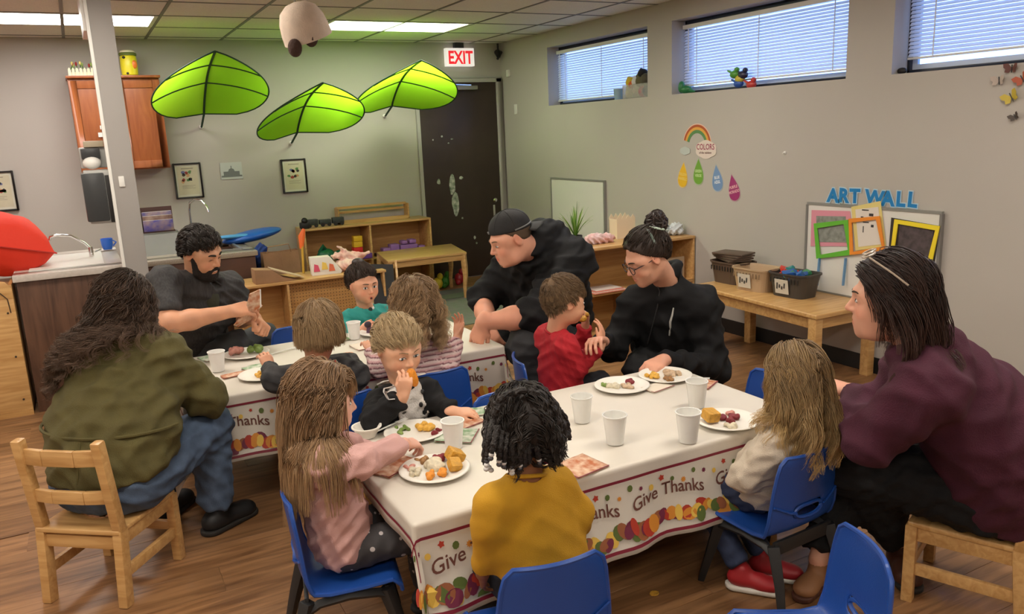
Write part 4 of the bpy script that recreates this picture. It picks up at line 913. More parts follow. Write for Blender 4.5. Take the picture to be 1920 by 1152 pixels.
sdf_obj('tissue', [prim_ell((1.87, 6.40, 0.50), (0.12, 0.09, 0.05), 0.02), prim_ell((1.85, 6.44, 0.575), (0.11, 0.05, 0.03), 0.02), prim_cap((1.80, 6.44, 0.65), (1.86, 6.43, 0.60), 0.01, 0.02, 0.02), prim_cap((1.92, 6.42, 0.55), (2.05, 6.42, 0.57), 0.03, 0.015, 0.02)], 0.008, mat('tissue_mat', (0.75, 0.62, 0.52), 0.8, var=0.5, vscale=7, col2=(0.80, 0.35, 0.30)), t, (0.014, 0.06))
t = prop(2.10, 6.22, 0, 'black framed chalk easel leaning at the end of the pegboard shelf', 'chalk_easel', 'easel')
MB().bar((-0.02, -0.02, 0.16), (0.02, 0.10, 0.48), 0.20, 0.012, (0, 1, 0)).build('board', mat('chalk_black', (0.015, 0.014, 0.014), 0.6), t); b = MB(); b.bar((-0.13, -0.06, 0.10), (-0.085, 0.10, 0.50), 0.018); b.bar((0.10, -0.06, 0.10), (0.145, 0.10, 0.50), 0.018); b.bar((-0.12, -0.055, 0.13), (0.105, -0.055, 0.13), 0.018); b.bar((-0.11, -0.06, 0.10), (-0.11, -0.06, 0.0), 0.018); b.bar((0.11, -0.06, 0.10), (0.11, -0.06, 0.0), 0.018); b.build('easel_frame', maple, t, 0.002)
# back shelf
t = prop(2.40, 7.55, 0, 'maple toy shelf against the back wall left of the brown door', 'toy_shelf', 'shelf')
B('top_board', -0.64, 0.63, -0.15, 0.155, 0.69, 0.71, maple, t, 0.003)
for x in (-0.63, 0.0, 0.62): b = MB(); side(b, x, -0.15, 0.155, 0.69); b.build('upright', maple, t, 0.002)
for z in (0.05, 0.36): B('shelf_board', -0.62, 0.61, -0.145, 0.155, z, z+0.02, maple, t)
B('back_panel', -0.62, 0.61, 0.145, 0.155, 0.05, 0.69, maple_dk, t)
t = prop(2.50, 7.60, 0.71, 'light wooden tray rack with rails on top of the toy shelf', 'wooden_rack', 'rack')
b = MB(); b.box(-0.36, 0.36, -0.06, 0.06, 0, 0.012); b.build('base_board', maple, t)
for x in (-0.36, 0.35): B('end_board', x, x+0.012, -0.06, 0.06, 0, 0.15, maple, t)
for z, y in ((0.135, 0.05), (0.09, 0.05), (0.012, -0.055), (0.14, -0.01)): B('rail', -0.35, 0.35, y, y+0.012, z, z+0.022, maple, t)
def toy(name, label, x, y, z, parts, cat='toy', group=None):
    t = prop(x, y, z, label, name, cat, group)
    for pn, b, m in parts: b.build(pn, m, t, 0.004)
    return t
def pm_(n, c, r=0.4): return mat('toy_'+n, c, r)
t = prop(2.06, 7.43, 0.38, 'pile of dark green toy frogs on the left of the toy shelf', 'green_toy', 'toy'); MB().ell((-0.10, 0, 0.06), (0.09, 0.07, 0.07), 12, 8).build('toy_body', pm_('green', (0.01, 0.13, 0.06)), t, smooth=True); MB().ell((0.05, 0.02, 0.05), (0.10, 0.06, 0.05), 12, 8).build('toy_back', pm_('green', (0.01, 0.13, 0.06)), t, smooth=True); MB().tube([(-0.16, 0, 0.10), (-0.13, -0.03, 0.16), (-0.09, 0, 0.10)], 0.02, 8).build('toy_leg', pm_('green', (0.01, 0.13, 0.06)), t, smooth=True)
t = prop(2.27, 7.46, 0.38, 'red and yellow stacking block tower on the toy shelf', 'block_tower', 'toy')
for k, (c, n) in enumerate((((0.65, 0.02, 0.02), 'red'), ((0.65, 0.02, 0.02), 'red'), ((0.75, 0.45, 0.02), 'yellow'), ((0.75, 0.45, 0.02), 'yellow'))): B('block', -0.045+0.004*k, 0.045+0.002*k, -0.04, 0.04, k*0.055, k*0.055+0.052, pm_(n, c), t, 0.004)
t = prop(2.32, 7.40, 0.38, 'flat pink and purple toy trays in front of the block tower', 'pink_tray', 'toy'); B('pink_tray_base', -0.22, -0.02, -0.02, 0.03, 0, 0.025, pm_('pink', (0.75, 0.28, 0.40)), t, 0.006); B('purple_tray', -0.02, 0.07, -0.03, 0.05, 0, 0.05, pm_('purple', (0.16, 0.06, 0.30)), t, 0.006)
t = prop(2.72, 7.47, 0.38, 'lilac puzzle blocks piled on the right half of the toy shelf', 'lilac_blocks', 'toy')
for k, (x, z, w, h) in enumerate(((-0.20, 0, 0.08, 0.07), (-0.12, 0, 0.09, 0.10), (-0.02, 0, 0.18, 0.085), (0.17, 0, 0.07, 0.06), (0.0, 0.09, 0.06, 0.035), (0.08, 0.09, 0.07, 0.04))): B('foam_block', x, x+w, -0.05, 0.05, z, z+h, pm_('lilac', (0.30, 0.14, 0.42)), t, 0.012)
t = prop(2.60, 7.44, 0.38, 'black handled tray beside the lilac blocks', 'black_tray', 'tray'); B('tray', -0.16, 0.05, -0.05, 0.03, 0, 0.03, black_m, t, 0.006); B('white_edge', 0.0, 0.06, -0.06, -0.05, 0, 0.03, white_p, t)
t = prop(2.02, 7.52, 0.71, 'dark toy train cars on the left end of the toy shelf top', 'toy_train', 'toy')
for k in range(3): B('car', -0.20+k*0.125, -0.09+k*0.125, -0.03, 0.03, 0.02, 0.075-0.01*(k % 2), mat('toy_dark', (0.04, 0.05, 0.05), 0.5, var=0.4, vscale=40), t, 0.006)
for k in range(6): MB().lathe([(0.018, 0), (0.018, 0.012)], 12, (-0.175+k*0.062, -0.03, 0.018), Matrix.Rotation(PI/2, 3, 'X')).build('wheel', black_m, t)
t = prop(1.80, 7.46, 0.71, 'small black gadget at the left corner of the toy shelf top', 'black_gadget', 'toy'); B('gadget_body', -0.05, 0.03, -0.04, 0.04, 0, 0.06, black_m, t, 0.012); MB().ell((-0.01, -0.02, 0.075), (0.03, 0.03, 0.03), 12, 8).build('gadget_head', black_m, t, smooth=True)
for k, (x, c, n, lb) in enumerate(((3.02, (0.70, 0.55, 0.03), 'yellow2', 'yellow toy on the floor under the play table'), (3.12, (0.05, 0.25, 0.03), 'green2', 'green toy on the floor under the play table'), (3.30, (0.30, 0.01, 0.02), 'red2', 'dark red toy on the floor beside the door'))):
    t = prop(x, 7.30+0.05*k, 0.0, lb, 'floor_toy', 'toy'); MB().ell((0, 0, 0.06), (0.05, 0.05, 0.06), 12, 8).ell((0.02, -0.02, 0.13), (0.03, 0.03, 0.035), 10, 6).build('toy_body', pm_(n, c), t, smooth=True); MB().ell((-0.03, -0.04, 0.03), (0.03, 0.03, 0.03), 10, 6).build('toy_foot', pm_(n, c), t, smooth=True)
# play table
t = prop(2.75, 7.00, 0, 'small maple play table with flared legs in front of the toy shelf', 'play_table', 'table')
MB().prism([(-0.445, -0.31), (0.32, -0.32), (0.45, 0.32), (-0.335, 0.32)], 0.022, lambda u, v, w: Vector((u, v, 0.418+w))).build('tabletop', maple, t, 0.006)
ap = [(-0.415, -0.285), (0.295, -0.295), (0.41, 0.295), (-0.31, 0.295)]
for k in range(4): MB().bar((*ap[k], 0.392), (*ap[(k+1) % 4], 0.392), 0.016, 0.052).build('apron', maple, t, 0.002)
for k, (x, y) in enumerate(ap):
    o_ = 1 if x > 0 else -1
    mb = MB(); mb.tube([(x, y, 0.418), (x+0.008*o_, y, 0.30), (x+0.012*o_, y, 0.22), (x, y, 0.10), (x+0.004*o_, y, 0.0)], [0.032, 0.033, 0.027, 0.020, 0.018], 4); mb.build('leg', maple, t, 0.004)
# rug
t = MB().prism([(math.cos(a)*1.25*(abs(math.cos(a))**-0.0), math.sin(a)*0.85) for a in np.linspace(0, 2*PI, 48)[:-1]], 0.008, lambda u, v, w: Vector((2.72+max(-0.75, min(1.15, u*1.1)), 6.45+max(-0.72, min(0.72, v)), w)))
rug_m = mat('rug_pile', (0.17, 0.16, 0.14), 0.95, var=0.6, vscale=14, bump=0.5, bscale=200, col2=(0.12, 0.15, 0.10))
tagged(t.build('play_rug', rug_m), 'mottled green and grey rug under the play table', 'rug')
MATS.pop('rug_edge', None); tagged(MB().prism([(-0.72, 0.35), (0.5, 0.42), (0.5, 0.60), (-0.72, 0.52)], 0.004, lambda u, v, w: Vector((2.72+u, 6.35+v, 0.0085+w))).build('green_mat_strip', mat('rug_green', (0.16, 0.22, 0.12), 0.95, bump=0.5, bscale=200)), 'light green strip lying across the mottled rug', 'mat')
# right-hand shelf (open to the camera) and things on it
t = prop(3.52, 4.83, 0, 'maple open shelf standing out from the right wall behind the woman in black', 'open_shelf', 'shelf')
B('top_board', -0.545, 0.53, -0.165, 0.17, 0.665, 0.685, maple, t, 0.003)
for x in (-0.53, 0.0, 0.52): b = MB(); side(b, x, -0.16, 0.17, 0.665 if x else 0.35); b.build('upright', maple, t, 0.002)
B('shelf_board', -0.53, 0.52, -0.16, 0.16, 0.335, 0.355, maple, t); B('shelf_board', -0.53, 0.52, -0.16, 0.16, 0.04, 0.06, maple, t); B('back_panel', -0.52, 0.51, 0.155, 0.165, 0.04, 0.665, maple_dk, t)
t = prop(3.25, 4.73, 0.355, 'pink and cream papers lying on the middle board of the open shelf', 'paper_stack', 'paper')
for k, c in enumerate(((0.72, 0.25, 0.18), (0.75, 0.6, 0.5), (0.70, 0.2, 0.15), (0.76, 0.66, 0.58))): MB().box(-0.13+0.01*k, 0.16-0.012*k, -0.08+0.01*k, 0.10, k*0.005, k*0.005+0.004).build('sheet', mat('sheet_%d' % k, c, 0.7), t)
t = prop(4.0, 4.74, 0.355, 'small framed picture card standing on the open shelf', 'picture_card', 'picture'); MB().box(-0.16, 0.0, -0.01, 0.01, 0, 0.17).build('card', mat('card_beige', (0.50, 0.38, 0.25), 0.6), t, 0.003); MB().box(-0.14, -0.02, -0.013, -0.01, 0.03, 0.14).build('card_print', mat('card_print', (0.35, 0.30, 0.30), 0.6, var=0.5, vscale=30), t)
# plant
t = prop(3.04, 4.765, 0.685, 'small spiky green plant in a black pot on the open shelf', 'potted_plant', 'plant')
MB().lathe([(0.034, 0), (0.046, 0.075), (0.050, 0.082), (0.050, 0.092), (0.044, 0.092), (0.042, 0.08), (0.001, 0.078)], 20).build('pot', black_m, t, smooth=True)
gm = [mat('grass_%d' % k, c, 0.5) for k, c in enumerate([(0.10, 0.24, 0.03), (0.16, 0.34, 0.05), (0.30, 0.46, 0.10)])]; r_ = np.random.RandomState(8)
for k in range(44):
    a = r_.rand()*2*PI; l = 0.15+0.12*r_.rand(); sp = (0.35+0.85*r_.rand())*(0.75 if k % 5 else 0.15); V = []; F = []
    for i in range(6):
        q = i/5; rr = l*q*sp*0.75; z = 0.08+l*q*(1-0.42*sp*q); w = 0.0065*(1-q)**0.7+0.0006; cx, cy = math.cos(a)*rr, math.sin(a)*rr
        V += [(cx-math.sin(a)*w, cy+math.cos(a)*w, z), (cx, cy, z+0.0015), (cx+math.sin(a)*w, cy-math.cos(a)*w, z)]
    for i in range(5): F += [(i*3, i*3+1, i*3+4, i*3+3), (i*3+1, i*3+2, i*3+5, i*3+4)]
    from_arrays('leaf', V, F, gm[k % 3], t)
t = prop(3.30, 4.86, 0.685, 'low pile of pink and white tissue on the open shelf', 'tissue_pile', 'tissue'); sdf_obj('tissue', [prim_ell((3.28, 4.86, 0.715), (0.10, 0.05, 0.045), 0.02), prim_ell((3.37, 4.86, 0.71), (0.07, 0.05, 0.035), 0.02)], 0.008, mat('tissue_pink', (0.75, 0.60, 0.60), 0.8, var=0.5, vscale=16, col2=(0.72, 0.38, 0.36)), t, (0.018, 0.04))
t = prop(3.60, 4.98, 0.685, 'cream paper bag with a zigzag top on the open shelf', 'gift_bag', 'bag'); V = []; 
zz = []
for k in range(9): zz.append((0.085-0.17*k/8, 0.15+(0.03 if k % 2 else 0)))
MB().prism([(-0.085, 0), (0.085, 0)]+zz, 0.004, lambda u, v, w: Vector((u, -0.05-w, v))).prism([(-0.085, 0), (0.085, 0)]+[(a, b+0.004) for a, b in zz], 0.004, lambda u, v, w: Vector((u, 0.05-w, v))).box(-0.085, -0.081, -0.05, 0.05, 0, 0.15).box(0.081, 0.085, -0.05, 0.05, 0, 0.15).build('bag_paper', mat('cream_paper', (0.74, 0.60, 0.42), 0.7), t)
for k, (x, y, c, lb) in enumerate(((3.80, 4.93, (0.06, 0.28, 0.36), 'teal'), (3.87, 4.85, (0.55, 0.62, 0.60), 'pale grey'), (3.76, 4.84, (0.10, 0.42, 0.42), 'green'), (3.97, 4.80, (0.60, 0.64, 0.66), 'white'))):
    t = prop(x, y, 0.685, '%s folded cloth in the heap on the right end of the open shelf' % lb, 'folded_cloth', 'cloth', 'folded cloths on the open shelf'); sdf_obj('cloth', [prim_ell((x, y, 0.72), (0.07, 0.05, 0.036), 0.02), prim_ell((x+0.02, y, 0.75), (0.045, 0.04, 0.03), 0.02)], 0.008, mat('cloth_%d' % k, c, 0.8), t, (0.016, 0.045), seed=k)
# low table along the right wall with baskets
t = prop(3.80, 3.55, 0, 'long low maple table along the right wall under the art board', 'low_table', 'table')
MB().prism([(-0.28, -0.505), (0.235, -0.515), (0.245, 0.62), (-0.205, 0.62)], 0.028, lambda u, v, w: Vector((u, v, 0.412+w))).build('tabletop', maple, t, 0.008, seg=3)
ap = [(-0.245, -0.47), (0.20, -0.475), (0.20, 0.48), (-0.175, 0.58)]; ap[2] = (0.21, 0.58)
for k in range(4): MB().bar((*ap[k], 0.380), (*ap[(k+1) % 4], 0.380), 0.018, 0.065).build('apron', maple, t, 0.002)
for x, y in [ap[0], ap[1], (0.19, 0.47), (-0.185, 0.56)]: B('leg', x-0.028, x+0.028, y-0.028, y+0.028, 0, 0.412, maple, t, 0.004)
def basket(x, y, rz, label, m, mi, L=0.30, Wd=0.21, H=0.15, lab=True):
    t = prop(x, y, 0.44, label, 'storage_basket', 'basket', 'plastic baskets on the low table', rz); V = []; F = []; n = 28
    def ring(sx, sy, z): return [(sx*np.sign(math.cos(a))*abs(math.cos(a))**0.45, sy*np.sign(math.sin(a))*abs(math.sin(a))**0.45, z) for a in np.linspace(0, 2*PI, n, endpoint=False)]
    lv = [(0.38, 0.0), (0.39, 0.0), (0.43, H*0.5), (0.475, H*0.92), (0.50, H*0.93), (0.50, H), (0.47, H), (0.455, H*0.92), (0.41, H*0.5), (0.37, 0.008)]
    for q, z in lv: V += ring(L*q, Wd*q, z)
    for i in range(len(lv)-1):
        for k in range(n): F.append((i*n+k, i*n+(k+1) % n, (i+1)*n+(k+1) % n, (i+1)*n+k))
    F.append(tuple(range(n-1, -1, -1))); F.append(tuple((len(lv)-1)*n+k for k in range(n)))
    from_arrays('basket_shell', V, F, m, t, False)
    # slots pattern and label card on the side facing the room
    b = MB()
    for k in range(9): b.box(-L*0.36+k*L*0.085, -L*0.36+k*L*0.085+0.006, -Wd*0.475-0.0015, -Wd*0.46, H*0.60, H*0.80)
    b.build('slot_row', mi, t)
    if lab:
        c = MB().bar((-0.02, -Wd*0.405-0.006, 0.022), (-0.02, -Wd*0.47-0.006, 0.112), 0.10, 0.003, (0, 1, 0)).build('label_card', mat('label_paper', (0.62, 0.58, 0.50), 0.6), t)
        b = MB()
        for k in range(4): a = -0.055+k*0.018; b.bar((a, -Wd*0.425-0.0085, 0.05+0.008*(k % 2)), (a+0.006, -Wd*0.452-0.0085, 0.09-0.01*(k % 3)), 0.010, 0.002, (0, 1, 0))
        b.build('label_drawing', mat('label_ink', (0.06, 0.06, 0.06), 0.7), c)
    return t
gk = mat('basket_grey', (0.055, 0.048, 0.042), 0.45); gb = mat('basket_beige', (0.47, 0.33, 0.20), 0.5); kd = mat('basket_brown', (0.10, 0.065, 0.045), 0.5); dk = mat('basket_slot', (0.02, 0.018, 0.016), 0.6)
basket(3.835, 3.495, -1.50, 'dark grey basket heaped with blue and red pieces, nearest on the low table', gk, dk)
basket(3.80, 3.78, -1.48, 'beige basket in the middle of the row on the low table', gb, mat('slot_beige', (0.25, 0.17, 0.10), 0.6))
basket(3.86, 4.06, -1.55, 'brown basket farthest along the low table', kd, dk, lab=False)
r_ = np.random.RandomState(11); cols = [('blue', (0.02, 0.10, 0.35)), ('red', (0.60, 0.03, 0.02)), ('teal', (0.03, 0.22, 0.22)), ('green', (0.05, 0.25, 0.10)), ('navy', (0.01, 0.05, 0.22))]
for k in range(14):
    n, c = cols[[0, 0, 1, 2, 3, 1, 4, 2, 0, 4, 2, 3, 1, 0][k]]; x = 3.835+(r_.rand()-0.5)*0.13; y = 3.495+(r_.rand()-0.5)*0.20; z = 0.565+0.025*r_.rand()
    R = Matrix.Rotation(r_.rand()*3, 3, 'Z') @ Matrix.Rotation(r_.normal()*0.5, 3, 'X') @ Matrix.Rotation(r_.normal()*0.4, 3, 'Y')
    o = MB().box(-0.035, 0.035, -0.025, 0.025, -0.012, 0.012, R).build('building_piece', mat('piece_'+n, c, 0.35), None, 0.004, loc=(x, y, z)); tagged(o, '%s plastic piece in the dark grey basket' % n, 'toy', 'plastic pieces in the dark grey basket')
for k in range(4):
    o = MB().box(-0.12, 0.12, -0.08, 0.08, 0, 0.012).build('wooden_tray', kd, None, 0.003, loc=(3.87, 4.07, 0.592+k*0.014), rot=(0, 0, 1.2+0.2*k)); tagged(o, ['dark thin tray lowest of the stack on the farthest basket', 'dark thin tray second from the bottom on the farthest basket', 'dark thin tray third from the bottom on the farthest basket', 'dark thin tray on top of the stack on the farthest basket'][k], 'tray', 'trays stacked on the brown basket')
# whiteboards
t = prop(XR-0.012, 6.297, 0.78, 'white board leaning on the right wall near the door', 'whiteboard', 'board')
B('board', -0.006, 0.006, -0.45, 0.45, -0.35, 0.27, white_b, t); fm2 = mat('alu_frame', (0.32, 0.32, 0.30), 0.4, metal=0.4)
for a, b_, c, d in ((-0.455, 0.455, 0.265, 0.28), (-0.455, 0.455, -0.36, -0.345)): B('frame_bar', -0.012, 0.010, a, b_, c, d, fm2, t)
for a in (-0.455, 0.44): B('frame_bar', -0.012, 0.010, a, a+0.015, -0.345, 0.265, fm2, t)
t = prop(XR-0.014, 3.147, 0.72, 'white art board standing on the low table against the wall', 'art_board', 'board')
B('board', -0.006, 0.006, -0.45, 0.45, -0.28, 0.27, white_b, t)
for a, b_, c, d in ((-0.455, 0.455, 0.265, 0.28), (-0.455, 0.455, -0.28, -0.27)): B('frame_bar', -0.010, 0.010, a, b_, c, d, fm2, t)
for a in (-0.46, 0.445): B('frame_bar', -0.012, 0.010, a, a+0.015, -0.27, 0.265, mat('grey_bar', (0.20, 0.19, 0.18), 0.5), t)
XA = XR-0.022
def onwall(px, py): p = atx(px, py, XA); return p[1], p[2]
def sheet(name, label, corners, depth, m, parent=None, cat='picture', ring=None, thick=0.0015):
    """four-cornered sheet (or ring frame) lying on the art board; corners in pixel order tl, tr, br, bl"""
    P = [onwall(*c) for c in corners]; c0 = np.mean(P, 0)
    if parent is None: t = prop(XA-depth, c0[0], c0[1], label, name, cat)
    else: t = parent
    if ring is None: MB().prism([(p[0]-t.location.y, p[1]-t.location.z) for p in P], thick, lambda u, v, w: Vector((-w, u, v))).build('paper' if parent is None else name, m, t)
    else:
        Q = [np.array(p) for p in P]; c = np.mean(Q, 0); I = [c+(q-c)*(1-ring/np.abs(q-c)) for q in Q]
        for k in range(4):
            q = [Q[k], Q[(k+1) % 4], I[(k+1) % 4], I[k]]; MB().prism([(p[0]-t.location.y, p[1]-t.location.z) for p in q], thick, lambda u, v, w: Vector((-w, u, v))).build('frame_side', m, t)
    return t
fc_ = lambda n, c: mat('art_'+n, c, 0.5)
t = sheet('pink_drawing', 'grey drawing on pink paper behind the green frame', [(1522, 394), (1594, 396), (1600, 462), (1520, 462)], 0.0, fc_('pink', (0.70, 0.28, 0.36)))
sheet('drawing_paper', '', [(1531, 405), (1586, 406), (1588, 455), (1532, 454)], 0.0, mat('grey_scribble', (0.30, 0.31, 0.28), 0.8, var=0.4, vscale=35), t, thick=0.003)
sheet('green_picture_frame', 'green open frame leaning on blue legs at the left of the art board', [(1528, 419), (1592, 412), (1599, 478), (1533, 485)], 0.006, fc_('green', (0.13, 0.46, 0.04)), ring=0.028, cat='frame', thick=0.006)
for px in (1540, 1589):
    a = onwall(px-2, 484); b_ = onwall(px-4, 535); tagged(MB().bar((XA-0.006, a[0], a[1]), (XA-0.02, b_[0], max(b_[1], 0.445)), 0.018, 0.006).build('blue_easel_leg', fc_('blue', (0.14, 0.30, 0.52))), 'blue strip leg below the green frame on the art board', 'strip', 'blue legs under the green frame')
t = sheet('yellow_drawing', 'white drawing with a pale yellow border in the middle of the art board', [(1597, 388), (1652, 377), (1662, 462), (1605, 470)], 0.003, fc_('paleyellow', (0.72, 0.60, 0.22)))
sheet('drawing_paper', '', [(1605, 393), (1648, 388), (1655, 458), (1611, 463)], 0, mat('white_sheet', (0.72, 0.66, 0.60), 0.8), t, thick=0.0035)
b = MB()
for cx, cy, w, h in ((1624, 394, 16, 2), (1635, 403, 10, 5), (1618, 408, 6, 4), (1620, 430, 2, 12), (1637, 424, 6, 5), (1625, 417, 14, 2)):
    p = onwall(cx, cy); b.box(-0.0046, -0.0034, p[0]-w/2*0.0029-t.location.y, p[0]+w/2*0.0029-t.location.y, p[1]-h/2*0.0031-t.location.z, p[1]+h/2*0.0031-t.location.z)
b.build('ink_strokes', mat('ink_black', (0.04, 0.035, 0.035), 0.8), t)
sheet('orange_picture_frame', 'orange open frame overlapping the middle drawing', [(1594, 410), (1652, 405), (1662, 470), (1596, 478)], 0.009, fc_('orange', (0.82, 0.27, 0.03)), ring=0.022, cat='frame', thick=0.006)
t = sheet('dark_drawing', 'dark drawing on black paper at the right of the art board', [(1672, 408), (1764, 424), (1752, 498), (1666, 480)], 0.003, mat('black_paper', (0.035, 0.028, 0.025), 0.8))
sheet('drawing_paper', '', [(1688, 420), (1752, 430), (1744, 490), (1684, 478)], 0, mat('mauve_scribble', (0.10, 0.075, 0.08), 0.8, var=0.5, vscale=30), t, thick=0.0035)
sheet('yellow_picture_frame', 'bright yellow open frame around the dark drawing', [(1680, 411), (1765, 424), (1750, 494), (1672, 476)], 0.009, fc_('yellow', (0.86, 0.68, 0.03)), ring=0.024, cat='frame', thick=0.006)
# ART WALL lettering: each letter its own piece
def letters():
    m1 = mat('letter_blue', (0.01, 0.20, 0.50), 0.5); m2 = mat('letter_edge', (0.45, 0.62, 0.72), 0.6); t = prop(XR-0.004, 3.15, 1.055, 'blue ART WALL lettering above the art board', 'wall_lettering', 'sign')
    for ch, px, py in (('A', 1563, 366), ('R', 1583, 366), ('T', 1604, 367), ('W', 1641, 370), ('A', 1666, 372), ('L', 1690, 373), ('L', 1712, 374)):
        p = atx(px, py, XR); cy, cz = p[1]-t.location.y, p[2]-t.location.z; rot = random.uniform(-0.06, 0.06)
        for k, (m, off, dep) in enumerate(((m2, 0.010, 0.0005), (m1, 0.0045, 0.0025))):
            text_mesh('letter' if k else 'letter_edge', ch, 0.105, m, t, lambda u, v, w: (-dep, -(u*math.cos(rot)-(v-0.037)*math.sin(rot))*1.12+cy, (u*math.sin(rot)+(v-0.037)*math.cos(rot))*1.08+cz), bold=off)
letters()
# rainbow and colour drops
def wallpoly(name, pts, m, t, dep, thick=0.0015): return MB().prism([(p[0]-t.location.y, p[1]-t.location.z) for p in pts], thick, lambda u, v, w: Vector((-dep-w, u, v))).build(name, m, t)
t = prop(XR-0.001, 4.645, 1.36, 'rainbow sticker with a cloud reading COLORS on the right wall', 'rainbow_sticker', 'sticker')
for k, (n, c, r0, r1) in enumerate((('rim', (0.75, 0.5, 0.4), 0.150, 0.158), ('red', (0.42, 0.08, 0.02), 0.132, 0.150), ('orange', (0.72, 0.36, 0.06), 0.112, 0.132), ('green', (0.10, 0.24, 0.08), 0.088, 0.112))):
    a0, a1 = math.radians(15), math.radians(182); arc = [(4.665+r1*math.cos(a), 1.355+r1*math.sin(a)) for a in np.linspace(a0, a1, 26)]+[(4.665+r0*math.cos(a), 1.355+r0*math.sin(a)) for a in np.linspace(a1, a0, 26)]
    wallpoly(n+'_band', arc, mat('band_'+n, c, 0.6), t, 0.0)
def ovals(cx, cz, L, seed=0):
    out = []
    for a in np.linspace(0, 2*PI, 40)[:-1]: r = 1+0.10*abs(math.sin(a*3)); out.append((cx+L[0]*r*math.cos(a), cz+L[1]*r*math.sin(a)))
    return out
wallpoly('cloud', ovals(4.565, 1.325, (0.105, 0.062)), mat('cloud_white', (0.72, 0.62, 0.56), 0.6), t, 0.002); wallpoly('cloud', ovals(4.795, 1.315, (0.055, 0.028)), mat('cloud_grey', (0.50, 0.54, 0.52), 0.6), t, 0.002)
text_mesh('lettering', 'COLORS', 0.052, mat('text_maroon', (0.32, 0.05, 0.10), 0.6), t, lambda u, v, w: (-0.0042, -u*0.95-0.075, v*1.1-0.035), bold=0.001)
text_mesh('small_lettering', 'of the rainbow', 0.022, mat('text_brown', (0.16, 0.07, 0.05), 0.6), t, lambda u, v, w: (-0.0042, -u-0.075, v-0.065), bold=0.0006)
for n, c, lc, px, py, tilt, w1, w2 in (('yellow', (0.78, 0.46, 0.02), (0.80, 0.58, 0.15), 1281, 328, 0.10, 'yellow', 'amarillo'), ('green', (0.16, 0.36, 0.04), (0.50, 0.66, 0.30), 1310, 322, 0.0, 'green', 'verde'), ('blue', (0.16, 0.28, 0.50), (0.70, 0.74, 0.78), 1345, 334, -0.15, 'blue', 'azul'), ('purple', (0.33, 0.03, 0.15), (0.75, 0.40, 0.45), 1376, 352, -0.25, 'purple', 'morado')):
    p = atx(px, py, XR); t = prop(XR-0.001, p[1], p[2], '%s teardrop sticker with two words in the row under the rainbow' % n, 'drop_sticker', 'sticker', 'colour drop stickers')
    def dropf(s): return [(s*(0.072*math.sin(a)*math.sin(a/2)**1.3), s*(0.092*math.cos(a))-0.0) for a in np.linspace(0, 2*PI, 36)[:-1]]
    rot = lambda u, v: (u*math.cos(tilt)+v*math.sin(tilt), -u*math.sin(tilt)+v*math.cos(tilt))
    for s, mm, dp in ((1.10, mat('drop_edge_'+n, tuple(0.5*(a+b_) for a, b_ in zip(c, (0.6, 0.6, 0.55))), 0.6), 0), (1.0, mat('drop_'+n, c, 0.5), 0.0015)):
        MB().prism([rot(*q) for q in dropf(s)], 0.0012, lambda u, v, w, dp=dp: Vector((-dp-w, -u, v))).build('drop' if s == 1.0 else 'drop_edge', mm, t)
    for q, wd in ((-0.005, w1), (-0.038, w2)): text_mesh('lettering', wd.upper(), 0.028, mat('drop_text_'+n, lc, 0.6), t, lambda u, v, w, q=q: (-0.0032, -rot(u*0.85, v+q)[0], rot(u*0.85, v+q)[1]), bold=0.0012)
# butterflies
for n, c, px, py, s, lb in (('brown', (0.13, 0.045, 0.035), 1897, 128, 1.0, 'dark red butterfly decal, topmost of the group'), ('orange', (0.42, 0.08, 0.03), 1917, 148, 1.1, 'orange butterfly decal at the right edge'), ('pale', (0.50, 0.42, 0.36), 1873, 151, 1.0, 'pale butterfly decal, leftmost of the group'), ('yellow', (0.55, 0.42, 0.05), 1896, 182, 1.2, 'yellow butterfly decal above the small dark one'), ('dark', (0.07, 0.05, 0.04), 1903, 219, 0.75, 'small dark butterfly decal, lowest of the group')):
    p = atx(px, py, XR-0.01); t = prop(XR-0.004, p[1], p[2], lb+' on the right wall', 'butterfly_decal', 'butterfly', 'butterfly decals on the right wall'); t.rotation_euler = (random.uniform(-0.6, 0.6), 0, 0)
    for sg in (-1, 1):
        w_ = [(0.0, 0.0), (0.020, 0.030), (0.042, 0.028), (0.040, 0.006), (0.030, -0.004), (0.034, -0.022), (0.014, -0.026)]
        V = [(-0.002-abs(u)*0.45, sg*u*s*0.8, v*s*0.8) for u, v in w_]+[(-0.0035-abs(u)*0.45, sg*u*s*0.8, v*s*0.8) for u, v in w_]; k = 7
        from_arrays('wing', V, [tuple(range(k)), tuple(range(2*k-1, k-1, -1))]+[(i, (i+1) % k, (i+1) % k+k, i+k) for i in range(k)], mat('wing_'+n, c, 0.6), t, False)
    MB().tube([(-0.004, 0, -0.02*s), (-0.006, 0, 0.018*s)], 0.0025, 6).build('butterfly_body', black_m, t)
